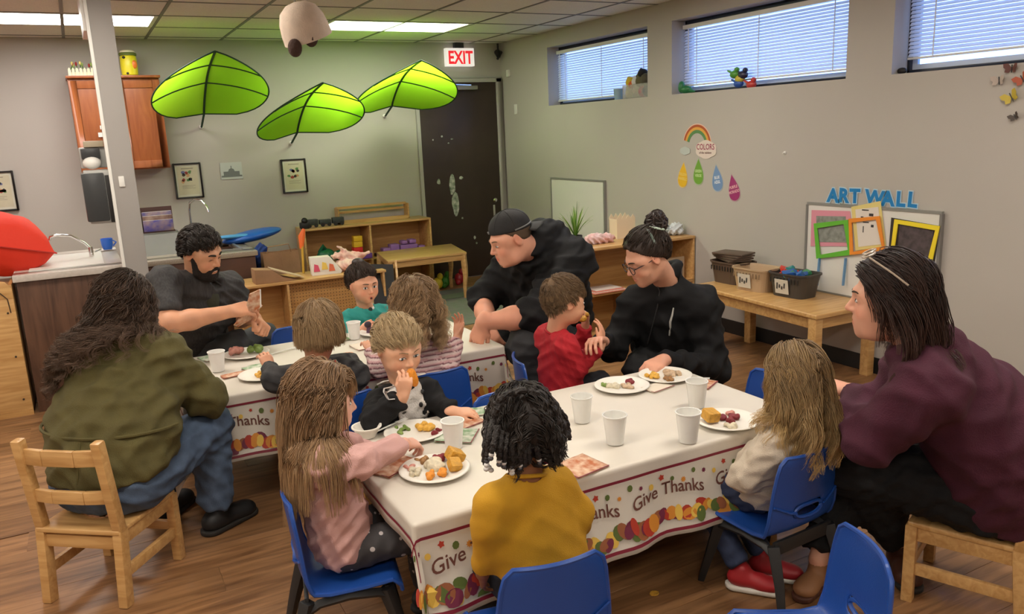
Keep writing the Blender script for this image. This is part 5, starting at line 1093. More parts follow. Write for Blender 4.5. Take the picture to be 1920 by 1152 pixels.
# things on the window sills
def sill(y, label, name, cat, fn):
    t = prop(XR+0.075, y, WZ0, label, name, cat); fn(t); return t
def f_bin(t):
    b = MB(); m = mat('sill_bin', (0.60, 0.58, 0.55), 0.3, alpha=0.35); b.box(-0.05, 0.05, -0.17, 0.17, 0, 0.006); b.box(-0.05, -0.046, -0.17, 0.17, 0, 0.11); b.box(0.046, 0.05, -0.17, 0.17, 0, 0.11); b.box(-0.05, 0.05, -0.17, -0.166, 0, 0.11); b.box(-0.05, 0.05, 0.166, 0.17, 0, 0.11); b.build('bin', m, t)
sill(5.45, 'clear bin of small toys at the near end of the farthest window sill', 'toy_bin', 'bin', f_bin)
for k, (y, z, c, n, rr) in enumerate(((5.56, 0.05, (0.55, 0.50, 0.35), 'cream', 0.045), (5.56, 0.13, (0.62, 0.42, 0.02), 'yellow', 0.035), (5.53, 0.11, (0.55, 0.12, 0.02), 'orange', 0.03), (5.47, 0.06, (0.50, 0.44, 0.36), 'tan', 0.05), (5.39, 0.05, (0.45, 0.06, 0.10), 'red', 0.04), (5.34, 0.05, (0.03, 0.04, 0.12), 'navy', 0.035), (5.42, 0.13, (0.10, 0.09, 0.04), 'olive', 0.045), (5.36, 0.14, (0.08, 0.07, 0.04), 'dark brown', 0.04), (5.40, 0.19, (0.01, 0.01, 0.01), 'black', 0.03), (5.48, 0.13, (0.62, 0.60, 0.58), 'white', 0.035))):
    o = MB().ell((0, 0, 0), (0.045, rr*1.35, rr*1.25), 12, 8).ell((0, rr*0.7, rr*0.9), (rr*0.6, rr*0.6, rr*0.55), 8, 6).build('plush_toy', mat('plush_'+n.replace(' ', '_'), c, 0.8, bump=0.4, bscale=60), None, smooth=True, loc=(XR+0.07, y, WZ0+z)); tagged(o, '%s soft toy in the bin on the farthest window sill' % n, 'toy', 'soft toys in the sill bin')
t = prop(XR+0.06, 5.72, WZ0, 'pale blue cup beside the toy bin on the farthest sill', 'pale_cup', 'cup'); MB().lathe([(0.035, 0), (0.045, 0.09), (0.04, 0.09), (0.03, 0.01)], 18).build('cup_body', mat('pale_blue', (0.28, 0.42, 0.52), 0.4), t, smooth=True); MB().tube([(0, 0.045, 0.07), (0, 0.068, 0.05), (0, 0.043, 0.03)], 0.005, 6).build('cup_handle', MATS['pale_blue'], t, smooth=True)
t = prop(XR+0.05, 4.87, WZ0, 'dark green toy crocodile in the corner of the middle window sill', 'green_toy', 'toy'); MB().ell((0, -0.02, 0.03), (0.03, 0.06, 0.03), 12, 8).ell((0, 0.03, 0.05), (0.025, 0.03, 0.045), 12, 8).build('toy_body', pm_('crocgreen', (0.02, 0.16, 0.05)), t, smooth=True); MB().tube([(0, -0.07, 0.02), (0, -0.12, 0.01)], [0.02, 0.004], 8).build('tail', pm_('crocgreen', (0.02, 0.16, 0.05)), t, smooth=True)
for k, (y, z, c, n) in enumerate(((4.30, 0.035, (0.02, 0.08, 0.35), 'blue'), (4.34, 0.10, (0.08, 0.30, 0.04), 'green'), (4.26, 0.09, (0.02, 0.02, 0.05), 'black'), (4.29, 0.065, (0.55, 0.45, 0.05), 'yellow'), (4.18, 0.02, (0.50, 0.04, 0.03), 'red'))):
    t = prop(XR+0.05, y, WZ0+z-0.02, '%s toy figure in the cluster on the middle window sill' % n, 'toy_figure', 'toy', 'toy figures on the middle sill'); MB().ell((0, 0, 0.02), (0.028, 0.042, 0.028), 10, 8).build('toy_body', pm_('fig'+n, c), t, smooth=True); MB().tube([(0, 0.02, 0.03), (0, 0.07, 0.05)], [0.012, 0.006], 6).build('arm', pm_('fig'+n, c), t, smooth=True); MB().ell((0, -0.02, 0.05), (0.018, 0.02, 0.018), 8, 6).build('toy_head', pm_('fig'+n, c), t, smooth=True)
t = prop(XR+0.06, 3.045, WZ0, 'tiny dark toy in the corner of the nearest window sill', 'small_toy', 'toy'); MB().ell((0, 0, 0.018), (0.02, 0.03, 0.018), 10, 6).build('toy_body', black_m, t, smooth=True); MB().tube([(0, 0.02, 0.02), (0, 0.05, 0.035)], 0.006, 6).build('tail', black_m, t, smooth=True)
# ------------------------------------------------------------------ the two set tables
TZ = 0.508
T1 = (0.26, 1.69, 3.34, 4.05); T2 = (0.67, 2.115, 1.88, 2.595)
cloth_m = mat('table_cloth', (0.66, 0.61, 0.53), 0.45, bump=0.10, bscale=14, var=0.05, vscale=3)
maroon_m = mat('print_maroon', (0.20, 0.012, 0.03), 0.5); ink_m = mat('print_brown', (0.13, 0.045, 0.03), 0.6)
PR = [mat('print_%d' % k, c, 0.55) for k, c in enumerate([(0.42, 0.04, 0.02), (0.62, 0.24, 0.03), (0.72, 0.47, 0.08), (0.10, 0.14, 0.03), (0.16, 0.02, 0.05), (0.30, 0.10, 0.04)])]
def make_table(T, label):
    x0, x1, y0, y1 = T; cx, cy = (x0+x1)/2, (y0+y1)/2; hw, hd = (x1-x0)/2, (y1-y0)/2
    t = empty('activity_table', (cx, cy, 0), 0, label, 'table', None)
    B('tabletop', -hw, hw, -hd, hd, TZ-0.025, TZ-0.003, maple, t, 0.006)
    for sx in (-1, 1):
        B('apron', sx*(hw-0.06)-0.009, sx*(hw-0.06)+0.009, -hd+0.06, hd-0.06, TZ-0.085, TZ-0.026, maple, t)
        for sy in (-1, 1): B('leg', sx*(hw-0.07)-0.024, sx*(hw-0.07)+0.024, sy*(hd-0.07)-0.024, sy*(hd-0.07)+0.024, 0, TZ-0.026, maple, t, 0.004)
    for sy in (-1, 1): B('apron', -hw+0.06, hw-0.06, sy*(hd-0.06)-0.009, sy*(hd-0.06)+0.009, TZ-0.085, TZ-0.026, maple, t)
    return t
make_table(T1, 'farther low table under a printed cloth, between the two men'); make_table(T2, 'nearer low table under a printed cloth, in the middle of the room')
def cloth_point(T, ov, seed):
    x0, x1, y0, y1 = T; top = TZ+0.001
    def f(x, y, off=0.0):
        """flat cloth coordinates (world scale) -> draped position"""
        dx = max(x-x1, x0-x, 0.0); dy = max(y-y1, y0-y, 0.0); sx = 1 if x > x1 else -1; sy = 1 if y > y1 else -1
        bx = min(max(x, x0), x1); by = min(max(y, y0), y1)
        if dx == 0 and dy == 0:
            w = 0.0012*math.sin(x*23+seed)*math.sin(y*19+seed*2)+0.0008*math.sin(x*51-y*33)
            return Vector((x, y, top+0.0008+max(w, -0.0006)+off))
        r = math.hypot(dx, dy); th = math.atan2(dy, dx); nx, ny = math.cos(th)*sx, math.sin(th)*sy
        if dx == 0: nx, ny = 0, sy
        if dy == 0: nx, ny = sx, 0
        rad = 0.010; q = r/rad
        if q < PI/2: o = rad*math.sin(q); z = -rad*(1-math.cos(q))
        else: o = rad; z = -rad-(r-rad*PI/2)
        a = min(1, r/ov); s = (x*1.0 if dx == 0 else y*1.3)
        wave = (0.012*math.sin(s*13+seed)+0.007*math.sin(s*29+seed*3))*a**1.4
        fl = 0.05*a
        if dx > 0 and dy > 0: k = math.sin(2*th); fl += 0.035*k*a; z *= 1-0.06*k; wave *= 1-k
        o += fl*r/ov*0.9+wave*1.1+0.006+off
        return Vector((bx+nx*o, by+ny*o, top+z+(0.0 if o > 0 else 0)))
    return f
def make_cloth(T, label, seed, ov=0.275, left=None):
    f = cloth_point(T, ov, seed); x0, x1, y0, y1 = T; c = Vector(((x0+x1)/2, (y0+y1)/2, TZ))
    t = empty('tablecloth', tuple(c), 0, label, 'tablecloth', None)
    def ticks(a, b): 
        inner = list(np.linspace(a, b, int((b-a)/0.045)+1)); e1 = [a-q for q in (0.004, 0.009, 0.014, 0.022)]+list(a-np.linspace(0.04, ov, 12)); e2 = [b+q for q in (0.004, 0.009, 0.014, 0.022)]+list(b+np.linspace(0.04, ov, 12))
        return sorted(e1)+inner+sorted(e2)
    X, Y = ticks(x0, x1), ticks(y0, y1)
    if left: X = [x for x in X if x > x0-left]
    V = []; F = []
    for y in Y:
        for x in X: V.append(f(x, y)-c)
    m = len(X)
    for j in range(len(Y)-1):
        for i in range(m-1): F.append((j*m+i, j*m+i+1, (j+1)*m+i+1, (j+1)*m+i))
    o = from_arrays('cloth', V, F, cloth_m, t); md = o.modifiers.new('thick', 'SOLIDIFY'); md.thickness = 0.0012; md.offset = -1
    # printed border: side 0 = towards the camera (-Y), side 1 = left end (-X)
    def S(side, u, v, off=0.0035):
        if side == 0: return f(x0+u, y0-v, off)-c
        if side == 1: return f(x0-v, y1-u, off)-c
        return f(x1+v, y0+u, off)-c
    for side, L in ((0, x1-x0), (1, y1-y0), (2, y1-y0)):
        lo, hi = -0.16, L+0.16
        if left and side == 0: lo = -left+0.012
        def band(name, v0, v1, m_, off=0.003):
            V = []; F = []; n = int((hi-lo)/0.03)
            for i in range(n+1):
                u = lo+(hi-lo)*i/n
                for v in (v0, (v0+v1)/2, v1): V.append(S(side, u, v, off))
            for i in range(n): F += [(i*3, i*3+1, i*3+4, i*3+3), (i*3+1, i*3+2, i*3+5, i*3+4)]
            from_arrays(name, V, F, m_, t)
        band('maroon_stripe', 0.046, 0.055, maroon_m)
        if left and side == 1: continue
        band('hem_stripe', 0.252, 0.262, maroon_m)
        r = np.random.RandomState(seed*7+side); b = MB(); n = int((hi-lo)/0.042)
        for i in range(n):
            u = lo+0.02+i*0.042; v = 0.078+0.022*(i % 3)*0.5+0.004*r.rand(); s = 0.008+0.004*r.rand(); b.cur = [3, 4, 2, 0, 3, 1][i % 6]; k = 5+(i % 3)*2
            pl = [(math.cos(a)*s*(1 if q % 2 else 0.62), math.sin(a)*s*(1 if q % 2 else 0.62)) for q, a in enumerate(np.linspace(0, 2*PI, k*2+1)[:-1])] if i % 2 else [(math.cos(a)*s*0.9, math.sin(a)*s) for a in np.linspace(0, 2*PI, 9)[:-1]]
            b.add([S(side, u+p, v+q) for p, q in pl], [tuple(range(len(pl)))])
        # fruit and horn motifs
        i = 0; u = lo+0.03
        while u < hi:
            kind = i % 4; base = 0.205+0.012*(i % 2)
            for q in range(5):
                b.cur = [0, 1, 2, 3, 5, 4][(i+q) % 6]; cu = u+(q-2)*0.019+r.normal()*0.004; cv = base+r.normal()*0.010; s1, s2 = (0.022+0.008*r.rand(), 0.013+0.008*r.rand()); an = r.rand()*3
                if kind == 1: s2 *= 1.5
                pl = [(s1*math.cos(a)*math.cos(an)-s2*math.sin(a)*math.sin(an), s1*math.cos(a)*math.sin(an)+s2*math.sin(a)*math.cos(an)) for a in np.linspace(0, 2*PI, 13)[:-1]]
                b.add([S(side, cu+p, min(0.248, cv+w), 0.0038+0.0004*q) for p, w in pl], [tuple(range(12))])
            u += 0.088; i += 1
        meta(b.build('printed_motifs', PR, t), kind='stuff')
        u = 0.02
        while u < hi-0.30:
            text_mesh('lettering', 'Give Thanks', 0.058, ink_m, t, lambda p, q, w: S(side, u+p*0.98, 0.158-0.022*math.sin((p/0.30)*PI)-q, 0.0048), sub=0.02, bold=0.0006, align='LEFT')
            u += 0.335
    return f
cf1 = make_cloth(T1, 'white printed cloth on the farther table, maroon stripe and Give Thanks border', 1); cf2 = make_cloth(T2, 'white printed cloth on the nearer table, maroon stripe and Give Thanks border', 4, left=0.10)
# ------------------------------------------------------------------ chairs
def wood_chair(loc, rz, label):
    """faces local +y"""
    t = empty('wooden_chair', (loc[0], loc[1], 0), rz, label, 'chair', "adults' small wooden chairs")
    W, D, SH, BH = 0.146, 0.15, 0.275, 0.60
    for s in (-1, 1):
        mb = MB(); a = Vector((s*W, -D-0.015, 0)); b_ = Vector((s*W, -D+0.01, 0.27)); c = Vector((s*W, -D-0.030, BH))
        mb.bar(a, b_, 0.034, 0.040, (0, 1, 0)).build('back_post', maple, t, 0.005); MB().bar(b_-Vector((0, 0, 0.01)), c, 0.034, 0.036, (0, 1, 0)).build('back_post', maple, t, 0.007)
        MB().bar((s*W, D, 0), (s*W, D, SH-0.012), 0.034, 0.034).build('leg', maple, t, 0.004)
        MB().bar((s*W, -D+0.01, 0.115), (s*W, D-0.01, 0.115), 0.018, 0.038).build('side_stretcher', maple, t, 0.003)
        MB().bar((s*W, -D+0.01, 0.235), (s*W, D-0.01, 0.235), 0.016, 0.045).build('seat_rail', maple, t, 0.003)
    MB().bar((-W, D-0.005, 0.14), (W, D-0.005, 0.14), 0.018, 0.034).build('front_stretcher', maple, t, 0.003)
    MB().bar((-W, -D+0.005, 0.225), (W, -D+0.005, 0.225), 0.018, 0.045).build('seat_rail', maple, t, 0.003)
    n = 8; V = []; F = []
    for j in range(n+1):
        for i in range(n+1):
            u, v = -1+2*i/n, -1+2*j/n; V.append((u*(W+0.012), v*(D+0.012), SH-0.006*(1-u*u)*(1-v*v)))
    for j in range(n):
        for i in range(n): F.append((j*(n+1)+i, j*(n+1)+i+1, (j+1)*(n+1)+i+1, (j+1)*(n+1)+i))
    o = from_arrays('seat', V, F, maple, t); md = o.modifiers.new('t', 'SOLIDIFY'); md.thickness = 0.018; md.offset = -1; b2 = o.modifiers.new('b', 'BEVEL'); b2.width = 0.004; b2.segments = 2
    for z, h, y in ((0.540, 0.055, -0.020), (0.395, 0.045, -0.004)):
        pts = [(-W, -D+y, z), (-W*0.4, -D+y-0.014, z), (W*0.4, -D+y-0.014, z), (W, -D+y, z)]
        mb = MB()
        for k in range(3): mb.bar(pts[k], pts[k+1], 0.018, h)
        mb.build('back_slat', maple, t, 0.004)
    return t
def ang(fx, fy): return math.atan2(-fx, fy)  # rotation that turns local +y to (fx, fy)
wood_chair((-0.068, 3.015), ang(0.62, 0.79), 'small wooden ladder-back chair under the woman in the olive jacket')
wood_chair((2.345, 1.375), ang(-0.38, 0.92), 'small wooden ladder-back chair under the woman in the maroon sweater')
def stool(x, y, label):
    t = empty('wooden_stool', (x, y, 0), 0.4, label, 'stool'); MB().lathe([(0.01, 0.262), (0.135, 0.262), (0.14, 0.27), (0.135, 0.28), (0.01, 0.282)], 24).build('seat', maple, t, smooth=True)
    for k in range(4): a = PI/4+k*PI/2; MB().tube([(0.085*math.cos(a), 0.085*math.sin(a), 0.262), (0.125*math.cos(a), 0.125*math.sin(a), 0.0)], [0.016, 0.013], 8).build('leg', maple, t)
stool(2.51, 3.07, 'low round wooden stool under the woman in the black zip jacket')
blue_m = mat('chair_blue', (0.014, 0.070, 0.33), 0.32, var=0.06, vscale=12, bump=0.08, bscale=300)
leg_m = mat('chair_leg_black', (0.018, 0.018, 0.019), 0.5, bump=0.05, bscale=100)
PROTO = None
def blue_chair(loc, f, label):
    global PROTO
    if PROTO is not None:
        t = copy_tree(PROTO); t.location = (loc[0], loc[1], 0); t.rotation_euler = (0, 0, ang(*f)); t['label'] = label; return t
    t = empty('blue_chair', (loc[0], loc[1], 0), ang(*f), label, 'chair', "children's blue plastic chairs"); PROTO = t
    SH, D, W = 0.262, 0.135, 0.150
    # side profile of the moulded shell: front lip -> seat -> curve -> back top
    prof = [(0.150, -0.022), (0.148, -0.006), (0.125, 0.004), (0.05, -0.004), (-0.05, -0.008), (-0.095, 0.0), (-0.122, 0.022), (-0.133, 0.060), (-0.137, 0.10), (-0.142, 0.16), (-0.148, 0.215), (-0.152, 0.250), (-0.154, 0.268)]
    wid = [0.150, 0.152, 0.152, 0.150, 0.148, 0.148, 0.150, 0.150, 0.148, 0.142, 0.135, 0.126, 0.104]
    n = 14; V = []; F = []
    for k, ((y, z), w) in enumerate(zip(prof, wid)):
        for i in range(n+1):
            u = -1+2*i/n; e = abs(u)**3; cup = 0.012*u*u
            if k <= 5: V.append((u*w, y, SH+z+cup*0.8-(0.010*e if k < 2 else 0)))
            else: V.append((u*w, y+cup*1.6, SH+z))
    for k in range(len(prof)-1):
        for i in range(n):
            if k in (7,) and 4 <= i <= 9: continue
            F.append((k*(n+1)+i, k*(n+1)+i+1, (k+1)*(n+1)+i+1, (k+1)*(n+1)+i))
    o = from_arrays('seat_shell', V, F, blue_m, t); md = o.modifiers.new('t', 'SOLIDIFY'); md.thickness = 0.008; md.offset = 0; sb = o.modifiers.new('s', 'SUBSURF'); sb.levels = 2; sb.render_levels = 2
    rim = [Vector(V[k*(n+1)]) for k in range(len(prof))]+[Vector(V[(len(prof)-1)*(n+1)+i]) for i in range(1, n+1)]+[Vector(V[k*(n+1)+n]) for k in range(len(prof)-2, -1, -1)]+[Vector(V[i]) for i in range(n-1, 0, -1)]
    MB().tube(rim+[rim[0]], 0.0065, 6, False).build('rolled_rim', blue_m, t, smooth=True)
    sl = []
    for a in np.linspace(0, 2*PI, 21): sl.append((0.060*math.copysign(abs(math.cos(a))**0.7, math.cos(a)), -0.141+0.006*abs(math.cos(a)), SH+0.080+0.020*math.sin(a)))
    MB().tube(sl, 0.006, 6, False).build('handle_rim', blue_m, t, smooth=True)
    for sx in (-1, 1): MB().tube([(sx*0.145, -0.128, SH+0.118), (sx*0.085, -0.138, SH+0.088), (sx*0.06, -0.143, SH+0.082)], 0.004, 6).build('back_rib', blue_m, t, smooth=True)
    def tap(b, a, c, w0, w1): b.tube([a, ((Vector(a)+Vector(c))/2), c], [w0, (w0+w1)/2, w1], 4)
    for sx in (-1, 1):
        for sy, top, bot in ((1, 0.105, 0.165), (-1, -0.115, -0.185)):
            mb = MB(); mb.tube([(sx*0.128, top, SH-0.018), (sx*0.137, (top+bot)/2, 0.13), (sx*0.155, bot, 0.0)], [0.026, 0.021, 0.015], 4); mb.build('leg', leg_m, t, 0.004)
        arch = [(sx*0.130, 0.125, SH-0.055), (sx*0.131, 0.085, SH-0.030), (sx*0.131, 0.0, SH-0.020), (sx*0.131, -0.085, SH-0.030), (sx*0.130, -0.125, SH-0.055)]
        MB().tube(arch, [0.014, 0.016, 0.018, 0.016, 0.014], 4).build('side_frame', leg_m, t, 0.003)
    MB().bar((-0.13, -0.118, SH-0.028), (0.13, -0.118, SH-0.028), 0.012, 0.045).build('rear_rail', leg_m, t, 0.003); MB().bar((-0.13, 0.110, SH-0.030), (0.13, 0.110, SH-0.030), 0.012, 0.032).build('front_rail', leg_m, t, 0.003)
    return t
CH = dict(yellow=((0.880, 1.61), (0.14, 0.99)), blond=((1.84, 1.735), (-0.05, 1.0)), pink=((0.545, 2.19), (0.98, -0.20)), cow=((1.02, 2.80), (0.05, -1)), spare=((1.335, 2.50), (0.0, -1)),
          red=((1.74, 2.98), (0.95, -0.30)), gray=((0.80, 3.12), (-0.05, 1)), striped=((1.245, 3.19), (0.0, 1)), teal=((1.28, 4.25), (0.02, -1)), empty=((1.395, 1.20), (-0.90, 0.43)), side=((2.19, 2.20), (-1, 0.0)), man=((0.93, 4.15), (0.0, -1)))
for k, l in dict(yellow='blue plastic chair under the child in the mustard sweater', blond='blue plastic chair under the child with long wavy blond hair', pink='blue plastic chair under the girl in the pale pink top', cow='blue plastic chair under the boy in the black and white top', spare='unoccupied blue plastic chair across the nearer table, its top showing above the braids',
                 red='blue plastic chair behind the boy in the red shirt', gray='blue plastic chair under the child in the grey and red hoodie', striped='blue plastic chair under the child in the pink striped top', teal='blue plastic chair under the girl in the teal shirt', empty='empty blue plastic chair in the right foreground, cut by the lower edge', side='blue plastic chair mostly hidden behind the long wavy blond hair', man='empty blue chair across the farther table, between bearded man and girl in teal').items(): blue_chair(CH[k][0], CH[k][1], l)
# ------------------------------------------------------------------ tableware and food
plate_m = mat('paper_plate', (0.76, 0.73, 0.66), 0.5); cup_m = mat('foam_cup', (0.78, 0.77, 0.74), 0.4)
z0 = TZ+0.0045
def mesh_plate():
    prof = [(0.0, 0.0), (0.072, 0.0), (0.086, 0.006), (0.105, 0.012), (0.109, 0.011), (0.109, 0.0135), (0.104, 0.0150), (0.085, 0.0085), (0.071, 0.003), (0.0, 0.003)]; n = 64; V = []; F = []
    for i, (r, z) in enumerate(prof):
        for k in range(n): a = 2*PI*k/n; V.append((r*math.cos(a), r*math.sin(a), z+(0.0008*math.sin(a*32) if r > 0.08 else 0)))
    for i in range(len(prof)-1):
        for k in range(n): F.append((i*n+k, i*n+(k+1) % n, (i+1)*n+(k+1) % n, (i+1)*n+k))
    me = bpy.data.meshes.new('paper_plate'); me.from_pydata(V, [], F); me.materials.append(plate_m); me.polygons.foreach_set('use_smooth', [True]*len(F)); return me
PM = mesh_plate()
def plate(x, y, label): o = link('paper_plate', PM, None, (x, y, z0)); o.rotation_euler = (0, 0, x*7); return tagged(o, label, 'plate', 'paper plates on the tables')
fm_ = {n: mat('food_'+n, c, 0.5, var=0.35, vscale=60, bump=0.5, bscale=90) for n, c in dict(corn=(0.70, 0.36, 0.04), yam=(0.80, 0.28, 0.015), potato=(0.74, 0.66, 0.48), cran=(0.22, 0.008, 0.015), stuffing=(0.36, 0.18, 0.06), turkey=(0.62, 0.44, 0.28), green=(0.20, 0.30, 0.06), mac=(0.82, 0.45, 0.06), ham=(0.68, 0.30, 0.24)).items()}
def lumps(name, kind, label, cat, x, y, r, h, n=6, s=0.013, seed=0, parent=None, zb=None, group=None):
    rr = np.random.RandomState(seed); P = []; zz = (z0+0.004) if zb is None else zb
    for k in range(n):
        a = rr.rand()*2*PI; d = r*math.sqrt(rr.rand()); P.append(prim_ell((x+d*math.cos(a), y+d*math.sin(a), zz+h*0.35+h*0.5*rr.rand()*(1-d/(r*1.3))), (s*(0.8+0.5*rr.rand()), s*(0.8+0.5*rr.rand()), max(h*0.4, s*0.7)), 0.004, R=axis_rot(rr.normal(size=3), rr.rand()*2)))
    V, F = sdf_mesh(P, 0.0032); o = from_arrays(name, V-np.array([x, y, zz]), F, fm_[kind], None, loc=(x, y, zz)); return tagged(o, label, cat, group)
def cornbread(x, y, label, s=1.0, tip=(0.2, 0.1)):
    o = MB().prism([(-0.026, -0.024), (0.024, -0.027), (0.027, 0.022), (-0.02, 0.026)], 0.036, lambda u, v, w: Matrix.Rotation(tip[0], 3, 'X') @ Matrix.Rotation(tip[1], 3, 'Y') @ Vector((u*s, v*s, w*s))).build('cornbread', fm_['corn'], None, 0.007, loc=(x, y, z0+0.012)); return tagged(o, label, 'bread')
def cup(x, y, label, m=None, s=1.0, tilt=None):
    t = empty('foam_cup', (x, y, z0), 0, label, 'cup', 'white cups on the tables'); m = m or cup_m
    MB().lathe([(0.022*s, 0), (0.024*s, 0.001), (0.033*s, 0.080*s), (0.0355*s, 0.082*s), (0.0355*s, 0.085*s), (0.032*s, 0.085*s), (0.023*s, 0.006), (0.002, 0.005)], 28).build('cup_body', m, t, smooth=True)
    MB().lathe([(0.002, 0.045*s), (0.0275*s, 0.045*s), (0.0275*s, 0.047*s), (0.002, 0.047*s)], 24).build('milk', mat('milk', (0.80, 0.78, 0.72), 0.3), t, smooth=True); return t
nap_m = mat('napkin_print', (0.68, 0.50, 0.36), 0.8, var=0.9, vscale=38, col2=(0.42, 0.12, 0.04), detail=2); nap_w = mat('napkin_leafy', (0.70, 0.70, 0.60), 0.8, var=0.9, vscale=34, col2=(0.16, 0.30, 0.14), detail=2)
def napkin(x, y, w, h, a, label, m=None, lift=0.004, z=None):
    t = empty('paper_napkin', (x, y, z0 if z is None else z), a, label, 'napkin', 'folded paper napkins'); r = np.random.RandomState(int(x*1000)); n = 8
    for k in range(2):
        V = []; F = []
        for j in range(n+1):
            for i in range(n+1): u, v = -1+2*i/n, -1+2*j/n; V.append((u*w/2, v*h/2*(1-0.04*k), 0.001+0.0022*k+lift*(u*u*0.5+0.3*math.sin(3*u+2*v))*max(0, v)+k*0.002*(v+1)))
        for j in range(n):
            for i in range(n): F.append((j*(n+1)+i, j*(n+1)+i+1, (j+1)*(n+1)+i+1, (j+1)*(n+1)+i))
        o = from_arrays('napkin_layer', V, F, m or nap_m, t); md = o.modifiers.new('t', 'SOLIDIFY'); md.thickness = 0.0008
    b = MB(); e = 0.004; b.box(-w/2, w/2, -h/2, -h/2+e, 0.0035, 0.0042); b.box(-w/2, -w/2+e, -h/2, h/2*0.9, 0.0035, 0.0042); b.build('printed_edge', maroon_m, t); return t
def fork(x, y, a, label, z=0.02):
    t = empty('plastic_fork', (x, y, z0+z), a, label, 'fork', 'white plastic forks'); b = MB(); b.bar((-0.08, 0, 0), (0.03, 0, 0.004), 0.007, 0.002).build('fork_handle', cup_m, t); b = MB(); b.bar((0.03, 0, 0.004), (0.05, 0, 0.002), 0.018, 0.002)
    for k in range(4): b.bar((0.05, -0.0075+k*0.005, 0.002), (0.078, -0.0075+k*0.005, 0.004), 0.0022, 0.0018)
    b.build('tines', cup_m, t); return t
# nearer table
plate(0.837, 2.144, 'round paper plate at the near left corner of the nearer table')
cornbread(0.905, 2.165, 'tall cornbread piece standing on the near left plate', 1.05, (0.1, 0.5)); cornbread(0.885, 2.115, 'cornbread piece leaning low on the near left plate', 0.8, (0.5, 0.2))
lumps('mashed_potato', 'potato', 'mashed potato heap on the near left plate', 'food', 0.845, 2.165, 0.022, 0.028, 6, 0.018, 1); lumps('candied_yam', 'yam', 'orange yam chunks at the front of the near left plate', 'food', 0.805, 2.095, 0.016, 0.02, 5, 0.011, 2); lumps('candied_yam', 'yam', 'orange yam chunks right of centre on the near left plate', 'food', 0.850, 2.098, 0.016, 0.02, 5, 0.011, 3)
lumps('cranberry_sauce', 'cran', 'dark cranberry sauce on the near left plate', 'food', 0.878, 2.205, 0.016, 0.022, 6, 0.010, 4); lumps('turkey_salad', 'potato', 'pale salad at the left of the near left plate', 'food', 0.775, 2.155, 0.026, 0.012, 8, 0.010, 5); lumps('ham_pieces', 'ham', 'pink ham bits on the near left plate', 'food', 0.775, 2.195, 0.014, 0.014, 4, 0.009, 6); lumps('stuffing', 'stuffing', 'brown stuffing at the back of the near left plate', 'food', 0.832, 2.225, 0.020, 0.014, 7, 0.009, 7)
napkin(0.735, 2.265, 0.15, 0.13, 0.5, 'printed napkin folded to a corner beside the near left plate', lift=0.010)
plate(0.905, 2.475, 'round paper plate under the pink sleeve at the far left of the nearer table'); lumps('macaroni', 'mac', 'orange macaroni on the plate beyond the pink sleeve', 'food', 0.945, 2.485, 0.030, 0.024, 9, 0.011, 8); lumps('bean_pile', 'cran', 'dark beans on the plate beyond the pink sleeve', 'food', 0.965, 2.425, 0.018, 0.014, 6, 0.009, 9); lumps('green_salad', 'green', 'green salad on the plate beyond the pink sleeve', 'food', 0.87, 2.52, 0.03, 0.010, 8, 0.009, 10)
fork(0.84, 2.545, 0.4, 'white plastic fork on the plate beyond the pink sleeve')
t = tagged(MB().lathe([(0.028, 0), (0.048, 0.034), (0.052, 0.036), (0.052, 0.040), (0.046, 0.040), (0.026, 0.006), (0.002, 0.005)], 28).build('paper_bowl', plate_m, None, smooth=True, loc=(0.755, 2.545, z0)), 'small white bowl at the far left corner of the nearer table', 'bowl')
cup(0.965, 2.285, 'white cup in front of the boy eating, between two plates', s=1.12)
napkin(1.015, 2.37, 0.13, 0.13, 0.9, 'green leaf printed napkin right of the cup and the boy', nap_w, 0.012); napkin(1.085, 2.475, 0.13, 0.11, 0.3, 'orange printed napkin at the boy\'s left hand', nap_m); napkin(1.16, 2.54, 0.09, 0.08, -0.2, 'leafy napkin behind the braided hair', nap_w, 0.012)
napkin(1.225, 1.925, 0.13, 0.12, 0.2, 'printed napkin at the near edge beside the mustard sweater', nap_m)
tall = mat('clear_cup', (0.82, 0.81, 0.77), 0.25, alpha=0.85)
cup(1.441, 2.245, 'white cup farthest back of the three in the middle of the nearer table', tall, 1.12); cup(1.422, 2.02, 'white cup in the middle of the nearer table', tall, 1.16); cup(1.625, 1.90, 'white cup beside the cornbread plate', tall, 1.20); cup(1.865, 2.135, 'white cup behind the cornbread plate', tall, 1.16)
plate(1.845, 1.955, 'round paper plate in front of the long blond hair'); cornbread(1.79, 1.985, 'cornbread piece on the plate by the long blond hair', 1.0); lumps('cranberry_sauce', 'cran', 'dark red cranberry sauce on the plate by the long blond hair', 'food', 1.865, 1.955, 0.030, 0.016, 10, 0.011, 12); lumps('mashed_potato', 'potato', 'pale mash on the plate by the long blond hair', 'food', 1.815, 1.905, 0.022, 0.010, 7, 0.011, 13); lumps('ham_pieces', 'ham', 'pink ham on the plate by the long blond hair', 'food', 1.90, 2.00, 0.016, 0.012, 5, 0.009, 14)
plate(1.775, 2.47, 'round paper plate in front of the boy in red'); lumps('mashed_potato', 'potato', 'pale mash on the plate in front of the boy in red', 'food', 1.74, 2.48, 0.03, 0.010, 8, 0.012, 15); lumps('meat_pieces', 'cran', 'dark red meat on the plate in front of the boy in red', 'food', 1.83, 2.49, 0.018, 0.014, 6, 0.009, 16); lumps('turkey_pieces', 'turkey', 'turkey slices on the plate in front of the boy in red', 'food', 1.79, 2.45, 0.026, 0.010, 8, 0.010, 17); lumps('green_beans', 'green', 'green beans on the plate in front of the boy in red', 'food', 1.73, 2.52, 0.018, 0.008, 5, 0.008, 18)
